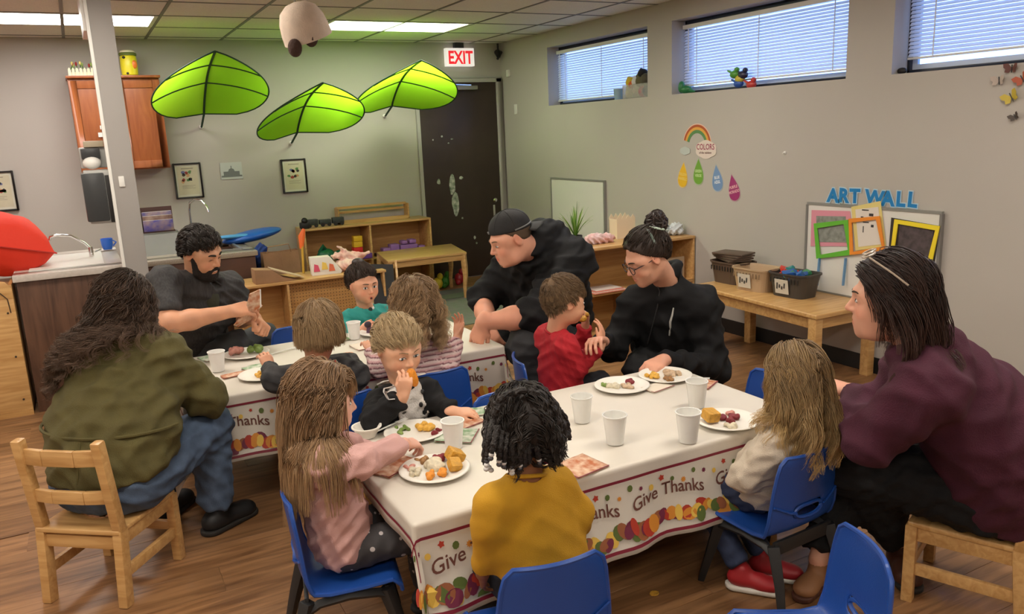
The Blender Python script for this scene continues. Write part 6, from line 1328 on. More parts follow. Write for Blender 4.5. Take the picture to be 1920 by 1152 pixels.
plate(1.995, 2.475, 'round paper plate before the woman in black, right of another plate'); lumps('macaroni', 'mac', 'orange macaroni on the plate before the woman in black', 'food', 1.945, 2.49, 0.026, 0.018, 9, 0.010, 19); lumps('turkey_pieces', 'turkey', 'sliced turkey on the plate before the woman in black', 'food', 2.03, 2.48, 0.034, 0.016, 10, 0.012, 20); lumps('bean_pile', 'stuffing', 'brown beans on the plate before the woman in black', 'food', 1.975, 2.43, 0.02, 0.012, 7, 0.009, 21)
fork(2.06, 2.40, -0.8, 'white plastic fork beside the plate before the woman in black', 0.003); napkin(2.055, 2.32, 0.11, 0.09, 0.5, 'printed napkin with a fork at the right end of the nearer table', nap_m); napkin(1.885, 2.385, 0.12, 0.07, 0.2, 'white napkin tucked between the two far plates', mat('napkin_white', (0.70, 0.62, 0.50), 0.8))
# farther table
plate(0.60, 3.92, 'round paper plate in front of the bearded man'); lumps('meat_pieces', 'ham', 'dark reddish meat heaped on the bearded man\'s plate', 'food', 0.555, 3.93, 0.03, 0.05, 12, 0.012, 22); lumps('green_salad', 'green', 'green salad on the bearded man\'s plate', 'food', 0.645, 3.93, 0.03, 0.04, 12, 0.012, 23)
napkin(0.455, 3.97, 0.12, 0.10, 0.3, 'leafy napkin behind the cup beside the bearded man\'s plate', nap_w); cup(0.44, 3.72, 'white cup at the left end of the farther table', s=1.1); napkin(0.50, 3.60, 0.13, 0.05, 0.15, 'orange napkin at the left end of the farther table', nap_m); napkin(0.60, 3.66, 0.12, 0.07, 0.4, 'green leaf napkin behind the hooded child\'s plate', nap_w, 0.012)
plate(0.60, 3.51, 'round paper plate beside the child in the grey and red hoodie'); lumps('turkey_pieces', 'mac', 'yellowish turkey on the plate beside the hooded child', 'food', 0.59, 3.50, 0.03, 0.016, 9, 0.011, 24)
plate(1.28, 3.93, 'round paper plate in front of the girl in teal'); lumps('macaroni', 'mac', 'orange macaroni on the plate in front of the girl in teal', 'food', 1.265, 3.94, 0.032, 0.024, 9, 0.012, 25); lumps('bean_pile', 'stuffing', 'brown beans on the plate in front of the girl in teal', 'food', 1.31, 3.90, 0.02, 0.016, 6, 0.010, 26); cup(1.135, 3.90, 'white cup in front of the girl in teal', s=1.05)
napkin(1.06, 3.92, 0.10, 0.07, 0.1, 'leafy napkin left of the cup before the girl in teal', nap_w); napkin(1.14, 3.72, 0.14, 0.12, 0.1, 'plain white napkin in the middle of the farther table', mat('napkin_white', (0.70, 0.62, 0.50), 0.8)); fork(0.78, 3.88, 0.3, 'white plastic fork lying in the middle of the farther table', 0.003)
tagged(MB().prism(blob(9, 0.018, 0.014, 31), 0.004, lambda u, v, w: Vector((u, v, w))).build('crumb', fm_['mac'], None, loc=tuple(atz(1227, 1114, 0.001))), 'orange crumb dropped on the floor in the foreground', 'crumb')
# ------------------------------------------------------------------ the people
def A(x, y, Y): return aty(x, y, Y)
def mid(a, b, t=0.5): return np.array(a)*(1-t)+np.array(b)*t
def sleeve(sh, el, wr, r, k=0.03, cut=0.02, ck=0.004):
    sh, el, wr = map(np.array, (sh, el, wr)); d = unit(wr-el)
    return [prim_cap(sh, el, r[0], r[1], k), prim_cap(el, wr, r[1], r[2], k)], [prim_cut(wr-d*cut, d, ck, r[2]*2.2)]
def leg_cloth(hp, kn, an, r, k=0.03, cut=0.03):
    hp, kn, an = map(np.array, (hp, kn, an)); d = unit(an-kn)
    return [prim_cap(hp, kn, r[0], r[1], k), prim_cap(kn, an, r[1], r[2], k)], [prim_cut(an-d*cut, d, 0.004, r[2]*2.2)]
def shoe(s, an, toe_dir, L, m, sole_m, w=0.036, name='shoe', h=0.006):
    d = unit([toe_dir[0], toe_dir[1], 0]); a = np.array([an[0], an[1], 0.0]); r = np.array([d[1], -d[0], 0])
    P = [prim_cap(a-d*L*0.14+[0, 0, 0.045], a+d*L*0.30+[0, 0, 0.040], w*0.95, w*0.9, 0.02), prim_ell(a+d*L*0.56+[0, 0, 0.034], (w*1.12, L*0.28, w*0.85), 0.03, R=np.array([r, d, [0, 0, 1]]).T), prim_cap(a+[0, 0, 0.05], np.array(an)+[0, 0, 0.0], w*0.95, w*0.9, 0.02), prim_cut(a+[0, 0, 0.016], (0, 0, -1), 0.003, 0.5)]
    o = sdf_obj(name, P, h, m, s.root, None)
    Q = [prim_cap(a-d*L*0.16+[0, 0, 0.016], a+d*L*0.66+[0, 0, 0.016], w*1.05, w*1.05, 0.01), prim_cut(a+[0, 0, 0.022], (0, 0, 1), 0.002, 0.5), prim_cut(a+[0, 0, 0.001], (0, 0, -1), 0.001, 0.5)]
    sdf_obj('sole', Q, h, sole_m, s.root, None)
def blended(P):
    out = []; cuts = []
    for a, c in P: out += a; cuts += c
    return out, cuts
sk = lambda h: np.array(srgb(h))
black_cloth = lambda n, c=(0.012, 0.012, 0.013), b=0.25: mat(n, c, 0.8, var=0.3, vscale=30, bump=b, bscale=320, spec=0.25)
jeans_m = mat('denim', (0.075, 0.115, 0.19), 0.8, var=0.35, vscale=26, bump=0.3, bscale=380)
shoe_blk = mat('shoe_black', (0.012, 0.012, 0.013), 0.55); sole_blk = mat('sole_dark', (0.02, 0.018, 0.016), 0.7)
def comb_back(q, n): return np.array([0.0, -1.0, -0.15])
def comb_down(q, n): return np.array([np.sign(q[0])*0.6 if abs(q[0]) > 0.005 else 0.3, -0.25, -0.6])
def comb_whorl(q, n):  # short hair spreading from the crown
    c = np.array([0.01, -0.05, 0.10]); d = q-c; return d+np.array([0.015, 0, 0])

# ---- woman in the olive jacket (seen from behind, left foreground)
def olive():
    f = np.array([0.62, 0.79, 0]); r = np.array([0.79, -0.62, 0]); s = Person('woman in an olive jacket seen from behind, long curly dark hair, on a wooden chair', (-0.08, 3.02), sk('c98f6c'))
    pel = np.array([-0.045, 3.03, 0.375]); nk = A(228, 640, 3.20); hd = A(234, 580, 3.26)
    fr = s.head(hd, (0.38, 0.90, -0.30), 0.0, 1.02, nk, 0.056, h=0.005, female=1)
    shR = nk+r*0.165+[0, 0, -0.065]; shL = nk-r*0.165+[0, 0, -0.065]
    elR = A(388, 745, 3.14); wrR = A(372, 722, 3.46); elL = shL+f*0.14+[-0.02, 0, -0.20]; wrL = elL+f*0.20+r*0.12+[0, 0, 0.06]
    hipR = pel+r*0.105+[0, 0, -0.01]; hipL = pel-r*0.105+[0, 0, -0.01]
    knR = A(392, 795, 3.22); anR = A(408, 962, 3.20); knL = hipL+f*0.38+[0, 0, 0.02]; anL = knL+f*0.03+[0, 0, -0.33]
    tor = torso_prims(pel+[0, 0, -0.02], nk+[0, 0, -0.055], r, [0.215, 0.225, 0.235, 0.235, 0.195, 0.125], [0.168, 0.165, 0.160, 0.150, 0.125, 0.085], 0.02, 0.09)
    a1, c1 = sleeve(shR, elR, wrR, (0.082, 0.070, 0.050), 0.05); a2, c2 = sleeve(shL, elL, wrL, (0.082, 0.066, 0.048), 0.05)
    jm = mat('olive_canvas', (0.105, 0.088, 0.024), 0.82, var=0.25, vscale=14, bump=0.3, bscale=260)
    hem = [prim_cut(pel+[0, 0, 0.035], (f[0]*0.12, f[1]*0.12, -1), 0.008, 0.6)]
    s.cloth('jacket', tor+a1+a2+traps(nk, shR, 0.055, 0.075)+traps(nk, shL, 0.055, 0.075)+hem+c1+c2, jm, 0.009, (0.015, 0.13, [(0.1, 0.2, 1), (0.5, -0.3, 0.9), (-0.5, 0.3, 0.8), (0.9, 0.1, 0.25)]), 3, rel=2)
    # waist drawcord seam and back seam
    wv = []; 
    for i in range(17):
        a = -1.45+2.9*i/16; c = mid(pel, nk, 0.42); wv.append(c-f*0.188*math.cos(a)+r*0.262*math.sin(a)-s.loc)
    MB().tube([Vector(p) for p in wv], 0.006, 6).build('waist_seam', jm, s.root, smooth=True)
    wv = [mid(pel, nk, t)-f*(0.184-0.02*abs(t-0.4))-s.loc for t in np.linspace(0.02, 0.42, 8)]; MB().tube([Vector(p) for p in wv], 0.004, 6).build('back_seam', jm, s.root, smooth=True)
    L1, k1 = leg_cloth(hipR, knR, anR, (0.105, 0.082, 0.062)); L2, k2 = leg_cloth(hipL, knL, anL, (0.105, 0.080, 0.060))
    hips = [prim_ell(pel+[0, 0, -0.015], (0.190, 0.148, 0.115), 0.05, R=np.array([r, f, [0, 0, 1]]).T), prim_cut((pel[0], pel[1], 0.279), (0, 0, -1), 0.004, 0.22)]
    s.cloth('jeans', L1+L2+hips+k1+k2, jeans_m, 0.009, (0.009, 0.09), 5)
    shoe(s, anR, (0.80, 0.45), 0.21, shoe_blk, sole_blk, 0.044); shoe(s, anL, f, 0.22, shoe_blk, sole_blk, 0.044)
    s.skin_part(hand_prims(wrR, (0.25, 0.95, -0.1), (0, 0, 1), -1, 1.0, 0.4)+[prim_cap(elR, wrR, 0.035, 0.026, 0.02)], 0.006)
    s.finish(torso_prims(pel, nk, r, [0.14]*4, [0.09]*4)+arm_core(shR, elR, wrR)+arm_core(shL, elL, wrL)+leg_core(hipR, knR, anR)+leg_core(hipL, knL, anL))
    coll = [(mid(pel, nk, 0.80), (0.235, 0.17, 0.15), np.array([r, f, [0, 0, 1]]).T), (mid(pel, nk, 0.5), (0.25, 0.175, 0.22), np.array([r, f, [0, 0, 1]]).T), (shR, (0.085,)*3, None), (shL, (0.085,)*3, None), (nk, (0.085, 0.085, 0.10), None)]
    ln = (0.115, 0.080, 0.00, -0.03, -0.07)
    hc = (0.040, 0.022, 0.014)
    def ln_f(q): return 0.34-1.6*max(0, q[0]+0.01)
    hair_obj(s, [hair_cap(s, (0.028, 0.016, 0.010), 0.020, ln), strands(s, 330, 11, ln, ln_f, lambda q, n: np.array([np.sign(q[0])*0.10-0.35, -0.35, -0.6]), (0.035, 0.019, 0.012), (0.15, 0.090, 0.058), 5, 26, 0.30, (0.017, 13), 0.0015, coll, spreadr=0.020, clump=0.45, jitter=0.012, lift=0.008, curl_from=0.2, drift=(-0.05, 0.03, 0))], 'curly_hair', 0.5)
olive()

# ---- bearded man
def beard_man():
    s = Person('bearded man in a dark collared shirt smiling down at a napkin he is unfolding', (0.46, 4.36), sk('d09a78'))
    hd = A(377, 474, 4.08); fwd = unit([0.66, -0.70, -0.36]); pel = np.array([0.36, 4.42, 0.36]); nk = A(372, 524, 4.16)
    s.head(hd, fwd, -0.10, 0.99, nk, 0.056, h=0.0034); s.face((0.03, 0.02, 0.015), (0.015, 0.009, 0.006), 0.0, brow_w=1.35, smile=1)
    r = unit([-0.42, -0.90, 0]); f = unit([0.88, -0.47, 0])   # r: his right side (towards the camera)
    shR = A(306, 530, 4.06); shL = A(430, 540, 4.27); elR = A(318, 608, 3.90); wrR = A(428, 585, 3.92); elL = A(452, 598, 4.28); wrL = A(478, 596, 4.02)
    sm = mat('charcoal_shirt', (0.020, 0.019, 0.020), 0.8, var=0.55, vscale=22, bump=0.25, bscale=280, stretch=(6, 6, 0.8), col2=(0.045, 0.042, 0.042))
    rv = unit(shR-shL)
    tor = torso_prims(pel, nk+[0, 0, -0.045], -rv, [0.17, 0.175, 0.185, 0.205, 0.195, 0.12], [0.12, 0.125, 0.125, 0.12, 0.10, 0.07], 0.02, 0.07)
    upR = mid(shR, elR, 0.66); upL = mid(shL, elL, 0.75)
    P = tor+[prim_cap(shR, upR, 0.078, 0.068, 0.05), prim_cap(shL, upL, 0.074, 0.066, 0.05), prim_cut(upR+unit(elR-shR)*0.035, unit(elR-shR), 0.004, 0.10), prim_cut(upL+unit(elL-shL)*0.04, unit(elL-shL), 0.004, 0.10), prim_cap(nk+f*0.06+[0, 0, 0.03], nk+[0, 0, 0.10], 0.060, 0.068, 0.012, op='-'), prim_cap(nk+f*0.10+[0, 0, -0.05], nk+f*0.06+[0, 0, 0.03], 0.018, 0.045, 0.012, op='-')]
    P = traps(nk, shR, 0.05, 0.068)+traps(nk, shL, 0.05, 0.068)+P
    s.cloth('shirt', P, sm, 0.0075, (0.010, 0.10), 8)
    # open collar
    for q in (-1, 1):
        a = nk+[0, 0, 0.035]-f*0.02+rv*q*0.062; b_ = nk+f*0.085+[0, 0, -0.035]+rv*q*0.035
        MB().bar(Vector(a-s.loc), Vector(b_-s.loc), 0.035, 0.007, up=tuple(unit(f*0.4+[0, 0, 1]+rv*q*0.6))).build('collar', sm, s.root, 0.003)
    s.cloth('undershirt', [prim_ell(nk+f*0.045+[0, 0, -0.10], (0.045, 0.05, 0.07), 0.01)], mat('undershirt_olive', (0.035, 0.035, 0.020), 0.85, bump=0.2), 0.007, None)
    hipR = pel+r*0.09; hipL = pel-r*0.09; knR = A(440, 648, 4.14); knL = np.array([0.80, 4.55, 0.44]); anR = np.array([0.80, 4.18, 0.09]); anL = np.array([0.92, 4.42, 0.09])
    L1, k1 = leg_cloth(hipR, knR, anR, (0.095, 0.075, 0.055)); L2, k2 = leg_cloth(hipL, knL, anL, (0.095, 0.075, 0.055))
    s.cloth('trousers', L1+L2+[prim_ell(pel+[0, 0, -0.03], (0.15, 0.14, 0.09), 0.05)]+k1+k2, mat('trousers_dark', (0.028, 0.030, 0.032), 0.85, bump=0.2, bscale=300), 0.010, (0.010, 0.09), 9)
    shoe(s, anR, (0.9, -0.2), 0.24, shoe_blk, sole_blk, 0.044, h=0.009); shoe(s, anL, (1, 0), 0.24, shoe_blk, sole_blk, 0.044, h=0.009)
    s.skin_part([prim_cap(mid(shR, elR, 0.4), elR, 0.050, 0.047, 0.02), prim_cap(elR, mid(elR, wrR, 0.35), 0.046, 0.047, 0.02), prim_cap(mid(elR, wrR, 0.35), wrR, 0.047, 0.029, 0.02)]+hand_prims(wrR, unit(wrR-elR)+[0.1, 0, 0.0], (-0.1, -0.65, 0.75), -1, 1.05, [0.45, 0.5, 0.55, 0.6], 0.8))
    s.skin_part([prim_cap(mid(shL, elL, 0.4), elL, 0.048, 0.045, 0.02), prim_cap(elL, wrL, 0.045, 0.030, 0.02)]+hand_prims(wrL, (0.15, -0.35, -0.15), (0.8, -0.45, 0.4), 1, 1.05, [1.25, 1.3, 1.3, 1.3], 0.6))
    s.finish(torso_prims(pel, nk, r, [0.11]*4, [0.08]*4)+arm_core(shR, elR, wrR)+arm_core(shL, elL, wrL)+leg_core(hipR, knR, anR)+leg_core(hipL, knL, anL))
    ln = (0.082, 0.066, 0.018, 0.000, -0.045)
    hair_obj(s, [hair_cap(s, (0.014, 0.009, 0.007), 0.007, ln), strands(s, 420, 9, ln, lambda q: 0.038 if q[2] > 0.06 else 0.016, lambda q, n: np.array([0.25, 0.6 if q[1] > -0.03 else -0.3, -0.25]), (0.014, 0.009, 0.007), (0.03, 0.02, 0.014), 6, 5, 0.03, (0, 0), 0.0016, spreadr=0.012, clump=0.5, jitter=0.012, lift=0.007, hug=0.55)], 'short_hair', 0.4)
    # beard
    fr = s.fr; b = []
    P = [prim_ell((0, 0.040, -0.090), (0.055, 0.052, 0.040), 0.02, fr), prim_ell((0, 0.076, -0.100), (0.028, 0.020, 0.024), 0.02, fr)]
    for q in (-1, 1): P += [prim_cap((q*0.058, 0.012, -0.010), (q*0.053, 0.034, -0.078), 0.016, 0.020, 0.02, fr), prim_cap((q*0.003, 0.0945, -0.0475), (q*0.030, 0.082, -0.066), 0.0075, 0.007, 0.008, fr), prim_cap((q*0.030, 0.078, -0.066), (q*0.035, 0.062, -0.095), 0.010, 0.018, 0.012, fr)]
    P.append(prim_ell((0, 0.094, -0.0625), (0.018, 0.012, 0.0065), 0.004, fr, op='-'))
    V, F = sdf_mesh(P, 0.0034); N = vnormals(V, F); rr = np.random.RandomState(4); V = V+N*(rr.rand(len(V))*0.0035)[:, None]
    o = from_arrays('beard', V-s.loc, F, mat('beard', (0.018, 0.011, 0.008), 0.85, var=0.4, vscale=150, bump=0.8, bscale=400), s.root)
    MB().ell(tuple(fr.w((0, s.surf(0, -0.060)-0.002, -0.0605))-s.loc), (0.014, 0.004, 0.0035), 12, 6, Matrix(fr.R.tolist())).build('teeth', mat('teeth', (0.72, 0.68, 0.60), 0.3), s.root, smooth=True)
    return s, wrR, wrL
bs_, wr1, wr2 = beard_man()
# napkin between his hands
t = empty('printed_napkin', tuple(A(462, 588, 3.90)), 0, 'orange printed napkin being unfolded in the bearded man\'s hands', 'napkin')
c0 = np.array(t.location)
for k, (pts, m_) in enumerate((([(438, 610), (447, 598), (482, 568), (492, 574), (470, 600), (446, 614)], nap_m), ([(462, 572), (468, 552), (488, 543), (489, 574), (470, 592)], nap_m))):
    V = [A(x, y, 3.90+0.012*i-0.03*k)-c0 for i, (x, y) in enumerate(pts)]; V2 = [v+np.array([0.002, 0.005, 0.002]) for v in V]; n = len(V)
    from_arrays('napkin_fold', V+V2, [tuple(range(n)), tuple(range(2*n-1, n-1, -1))]+[(i, (i+1) % n, (i+1) % n+n, i+n) for i in range(n)], m_, t, False)
MB().bar(Vector(A(488, 543, 3.865)-c0), Vector(A(489, 576, 3.865)-c0), 0.005, 0.003).build('white_edge', cup_m, t)

# ---- man in the black hoodie and backwards cap
def hat_man():
    s = Person('large man in a black hoodie and a backwards black cap leaning on his knees', (2.16, 3.74), sk('dfa286'))
    hd = A(957, 447, 3.52); fwd = unit([-0.94, 0.10, -0.34]); pel = np.array([2.26, 3.86, 0.36]); nk = A(1000, 466, 3.60)
    s.head(hd, fwd, 0.0, 1.10, nk, 0.066, jowl=1.0, h=0.0036, up=(0.0, 0, 1)); s.face((0.10, 0.10, 0.09), (0.16, 0.10, 0.06), 0.55, gaze=(0, -0.002), brow_w=0.8)
    f = unit([-0.90, -0.43, 0]); r = unit([-0.43, 0.90, 0])   # r: his right (far side)
    shR = A(962, 492, 3.85); shL = A(1078, 492, 3.50); elR = A(905, 560, 3.95); wrR = A(912, 612, 3.68); elL = A(1010, 590, 3.30); wrL = A(905, 605, 3.42)
    hood_m = black_cloth('black_fleece', (0.010, 0.010, 0.011))
    ax = unit(nk-pel); rv = unit(shL-shR)
    tor = torso_prims(pel+[0, 0, 0.01], nk-f*0.03+[0, 0, -0.05], -rv, [0.235, 0.25, 0.26, 0.26, 0.22, 0.13], [0.20, 0.205, 0.195, 0.175, 0.14, 0.10], 0.05, 0.09)
    upR = A(888, 585, 3.84); upL = A(968, 595, 3.345)
    P = tor+[prim_cap(shR, elR, 0.105, 0.082, 0.06), prim_cap(elR, mid(elR, wrR, 0.35), 0.082, 0.066, 0.04), prim_cap(shL, elL, 0.115, 0.090, 0.06), prim_cap(elL, mid(elL, wrL, 0.30), 0.088, 0.068, 0.04)]
    P += traps(nk, shR, 0.09, 0.10, -0.03)+traps(nk, shL, 0.09, 0.10, -0.03)
    for e, w in ((elR, wrR), (elL, wrL)): d = unit(w-e); P.append(prim_cut(mid(e, w, 0.34), d, 0.005, 0.11))
    hd_r = unit(np.cross(f, [0, 0, 1]))
    P += [prim_cap(nk-f*0.095+[0, 0, 0.075], nk-f*0.12+[0, 0, -0.02], 0.072, 0.10, 0.05), prim_cap(nk-f*0.03+rv*0.10+[0, 0, -0.01], nk-f*0.10+[0, 0, 0.03], 0.050, 0.065, 0.03), prim_cap(nk-f*0.03-rv*0.10+[0, 0, -0.01], nk-f*0.10+[0, 0, 0.03], 0.050, 0.065, 0.03), prim_cap(nk+rv*0.09+f*0.0, nk+f*0.10+[0, 0, -0.07], 0.042, 0.030, 0.03), prim_cap(nk-rv*0.09, nk+f*0.10+[0, 0, -0.07], 0.042, 0.030, 0.03), prim_cap(nk+[0, 0, 0.05]+f*0.03, nk+[0, 0, 0.14]+f*0.05, 0.055, 0.07, 0.02, op='-')]
    P += [prim_cap(A(1040, 440, 3.66), A(1062, 478, 3.62), 0.070, 0.10, 0.05), prim_cap(A(1012, 452, 3.72), A(1040, 440, 3.66), 0.045, 0.065, 0.04), prim_cap(A(1005, 462, 3.50), A(1040, 445, 3.58), 0.040, 0.06, 0.04)]
    P += neck_ring(nk, fwd, 0.070, 0.036, 0.045, 0.75, 0.45, 0.03)
    s.cloth('hoodie', P, hood_m, 0.0095, (0.016, 0.12), 12)
    hipR = pel+r*0.12; hipL = pel-r*0.13; knR = A(900, 655, 3.72); knL = A(990, 650, 3.33); anR = np.array([1.84, 3.70, 0.10]); anL = np.array([1.93, 3.22, 0.10])
    L1, k1 = leg_cloth(hipR, knR, anR, (0.12, 0.088, 0.062), 0.04); L2, k2 = leg_cloth(hipL, knL, anL, (0.135, 0.098, 0.066), 0.04)
    s.cloth('trousers', L1+L2+[prim_ell(pel+[0, 0, -0.02], (0.21, 0.20, 0.10), 0.06)]+k1+k2, mat('trousers_grey', (0.030, 0.031, 0.034), 0.85, bump=0.2, bscale=300, var=0.2, vscale=12), 0.011, (0.010, 0.10), 13)
    shoe(s, anR, (-1, -0.2), 0.26, shoe_blk, sole_blk, 0.048, h=0.009); shoe(s, anL, (-1, -0.2), 0.26, shoe_blk, sole_blk, 0.048, h=0.009)
    s.skin_part([prim_cap(elR, mid(elR, wrR, 0.5), 0.058, 0.052, 0.02), prim_cap(mid(elR, wrR, 0.5), wrR, 0.052, 0.035, 0.02)]+hand_prims(wrR, (0.15, -0.55, -0.75), (-0.75, -0.5, 0.2), 1, 1.12, 0.45, 0.6))
    s.skin_part([prim_cap(elL, mid(elL, wrL, 0.45), 0.060, 0.058, 0.02), prim_cap(mid(elL, wrL, 0.45), wrL, 0.058, 0.036, 0.02)]+hand_prims(wrL, (-0.25, 0.25, -0.85), (-0.8, -0.45, 0.25), -1, 1.12, 0.40, 0.6))
    s.skin_part(hand_prims(A(958, 612, 3.50), (0.75, -0.15, -0.45), (0.1, -0.75, 0.5), -1, 1.05, 0.5, 0.4))
    s.finish(torso_prims(pel, nk, r, [0.14]*4, [0.10]*4)+arm_core(shR, elR, wrR)+arm_core(shL, elL, wrL)+leg_core(hipR, knR, anR)+leg_core(hipL, knL, anL))
    fr = s.fr
    ln = (0.09, 0.06, 0.005, -0.02, -0.05); hair_obj(s, [hair_cap(s, (0.10, 0.065, 0.04), 0.004, ln)], 'cropped_hair')
    # cap, worn backwards: crown, band, brim at the nape
    P = [prim_ell((0, -0.014, 0.045), (0.083, 0.101, 0.086), 0.01, fr), prim_cut((0, 0.02, 0.042), (0, 0.16, -1), 0.004, 0.4, fr)]
    cm = mat('cap_black', (0.014, 0.013, 0.013), 0.75, var=0.2, vscale=40, bump=0.2, bscale=300)
    s.cloth('cap', P, cm, 0.005, None, rel=1)
    V = []; F = []; n = 14; m_ = 5
    for j in range(m_+1):
        for i in range(n+1):
            a = -0.95+1.9*i/n; rr_ = 0.098+0.062*j/m_*math.cos(a*0.85); V.append(fr.w((0.085*math.sin(a)*(1+0.10*j/m_), -0.014-rr_*math.cos(a), 0.026-0.010*j/m_-0.014*abs(math.sin(a))**2+0.012*math.cos(a)*j/m_*-1))-s.loc)
    for j in range(m_):
        for i in range(n): F.append((j*(n+1)+i, j*(n+1)+i+1, (j+1)*(n+1)+i+1, (j+1)*(n+1)+i))
    o = from_arrays('cap_brim', V, F, cm, s.root); o.modifiers.new('t', 'SOLIDIFY').thickness = 0.004
    seam = mat('cap_grey', (0.16, 0.16, 0.16), 0.7); MB().tube([fr.w((-0.084*math.sin(a)*1.01, -0.014+0.101*math.cos(a)*1.015, 0.046+0.008*math.cos(a)))-s.loc for a in np.linspace(1.5, 2.9, 9)], 0.004, 6).build('cap_strap', seam, s.root, smooth=True)
    for q in (-1, 0, 1): MB().tube([fr.w((0.0835*math.sin(a)*math.cos(q*1.05), -0.014+0.1015*math.sin(a)*math.sin(q*1.05), 0.045+0.0868*math.cos(a)))-s.loc for a in np.linspace(-1.45, 1.45, 19)], 0.0012, 5).build('cap_seam', cm, s.root)
    MB().ell(tuple(fr.w((0.0, 0.088, 0.066))-s.loc), (0.012, 0.004, 0.008), 10, 6, Matrix(fr.R.tolist())).build('cap_badge', seam, s.root, smooth=True)
    # stubble shadow of a beard is part of his colouring: thin goatee
    V, F = sdf_mesh([prim_ell((0, 0.075, -0.095), (0.020, 0.017, 0.016), 0.01, fr)]+[prim_cap((q*0.028, 0.080, -0.065), (q*0.022, 0.074, -0.090), 0.005, 0.008, 0.01, fr) for q in (-1, 1)], 0.004); from_arrays('goatee', V-s.loc, F, mat('goatee', (0.34, 0.18, 0.10), 0.9, var=0.4, vscale=200), s.root)
hat_man()

# ---- woman in black zip jacket with a bun and glasses
def bun_woman():
    s = Person('woman in a black zip jacket with glasses and dark hair in a high bun', (2.42, 3.02), sk('d8a186'))
    hd = A(1213, 482, 2.86); fwd = unit([-0.93, 0.20, -0.46]); nk = A(1252, 533, 2.92); pel = np.array([2.50, 3.06, 0.36])
    s.head(hd, fwd, 0.04, 1.03, nk, 0.052, female=1, h=0.0034); s.face((0.05, 0.03, 0.02), (0.03, 0.018, 0.012), 0.0, brow_w=0.85)
    f = unit([-0.75, -0.66, 0]); r = unit([-0.66, 0.75, 0])
    shR = A(1188, 572, 3.06); shL = A(1316, 574, 2.80); elR = A(1150, 652, 3.06); wrR = A(1128, 640, 2.86); elL = A(1335, 690, 2.76); wrL = A(1242, 676, 2.60)
    jm = black_cloth('softshell_black', (0.009, 0.009, 0.010), 0.1); rv = unit(shL-shR)
    tor = torso_prims(pel, nk+[0, 0, -0.055], -rv, [0.19, 0.185, 0.19, 0.20, 0.175, 0.11], [0.14, 0.14, 0.14, 0.13, 0.11, 0.075], 0.02, 0.08)
    a1, c1 = sleeve(shR, elR, wrR, (0.078, 0.064, 0.046), 0.05); a2, c2 = sleeve(shL, elL, wrL, (0.082, 0.068, 0.046), 0.05)
    col = [prim_cap(nk+[0, 0, -0.03], nk+[0.0, 0, 0.055], 0.085, 0.068, 0.03), prim_cap(nk+[0, 0, 0.02]+f*0.02, nk+[0, 0, 0.12]+f*0.03, 0.056, 0.075, 0.006, op='-'), prim_cut(nk+[0, 0, 0.052], (-0.35, -0.3, 1), 0.004, 0.13)]
    s.cloth('jacket', tor+a1+a2+traps(nk, shR, 0.055, 0.07, -0.02)+traps(nk, shL, 0.055, 0.07, -0.02)+col+neck_ring(nk, fwd, 0.050, 0.022, 0.062, 0.55, 0.3)+c1+c2, jm, 0.008, (0.013, 0.13), 21)
    # front zip, pocket zip
    def on(p, q, off=0.006):  # project to the jacket front by ray marching the picture ray depth
        return p
    jk = [o for o in s.root.children if o.name.startswith('jacket')][0]
    JV = np.array([v.co for v in jk.data.vertices])+s.loc
    def nearest(px, py):
        d = ray(px, py); d = d/np.linalg.norm(d); w = JV-np.array([0, 0, CAM_H]); t = w @ d; dist = np.linalg.norm(w-t[:, None]*d, axis=1); m = dist < 0.014; k = np.where(m)[0][np.argmin(t[m])] if m.any() else np.argmin(dist); return JV[k]-d*0.004-s.loc
    za, zb, zc = nearest(1264, 583), nearest(1259, 608), nearest(1253, 634); MB().tube([za, mid(za, zb)-[0, 0.004, 0], zb-[0, 0.003, 0], mid(zb, zc)-[0, 0.004, 0], zc], [0.003, 0.0045, 0.0055, 0.0055, 0.004], 6).build('pocket_zip', mat('zip_grey', (0.50, 0.50, 0.46), 0.5), s.root, smooth=True)
    MB().tube([nearest(x, y) for x, y in ((1228, 536), (1233, 550), (1230, 580), (1222, 620), (1215, 650))], 0.003, 6).build('front_zip', mat('zip_dark', (0.035, 0.035, 0.035), 0.4), s.root, smooth=True)
    hipR = pel+r*0.09; hipL = pel-r*0.09; knR = pel+f*0.36+r*0.08+[0, 0, 0.04]; knL = pel+f*0.34-r*0.14+[0, 0, 0.02]; anR = np.array([knR[0], knR[1], 0.09]); anL = np.array([knL[0]+0.04, knL[1], 0.09])
    L1, k1 = leg_cloth(hipR, knR, anR, (0.10, 0.075, 0.055)); L2, k2 = leg_cloth(hipL, knL, anL, (0.105, 0.078, 0.055))
    s.cloth('trousers', L1+L2+[prim_ell(pel+[0, 0, -0.03], (0.17, 0.16, 0.09), 0.05)]+k1+k2, black_cloth('leggings_black', (0.012, 0.012, 0.013)), 0.011, (0.010, 0.09), 22)
    shoe(s, anR, f, 0.22, shoe_blk, sole_blk, 0.042, h=0.01); shoe(s, anL, f, 0.22, shoe_blk, sole_blk, 0.042, h=0.01)
    s.skin_part([prim_cap(elL, wrL, 0.03, 0.024, 0.02)]+hand_prims(wrL, (-0.86, -0.25, -0.10), (0.0, -0.3, 1), -1, 0.98, [0.55, 0.6, 0.7, 0.75], 0.4))
    s.skin_part([prim_cap(elR, wrR, 0.03, 0.024, 0.02)]+hand_prims(wrR, (-0.8, -0.55, 0.35), (-0.1, 0.2, 1), 1, 0.95, 0.6, 0.5))
    s.finish(torso_prims(pel, nk, r, [0.12]*4, [0.08]*4)+arm_core(shR, elR, wrR)+arm_core(shL, elL, wrL)+leg_core(hipR, knR, anR)+leg_core(hipL, knL, anL))
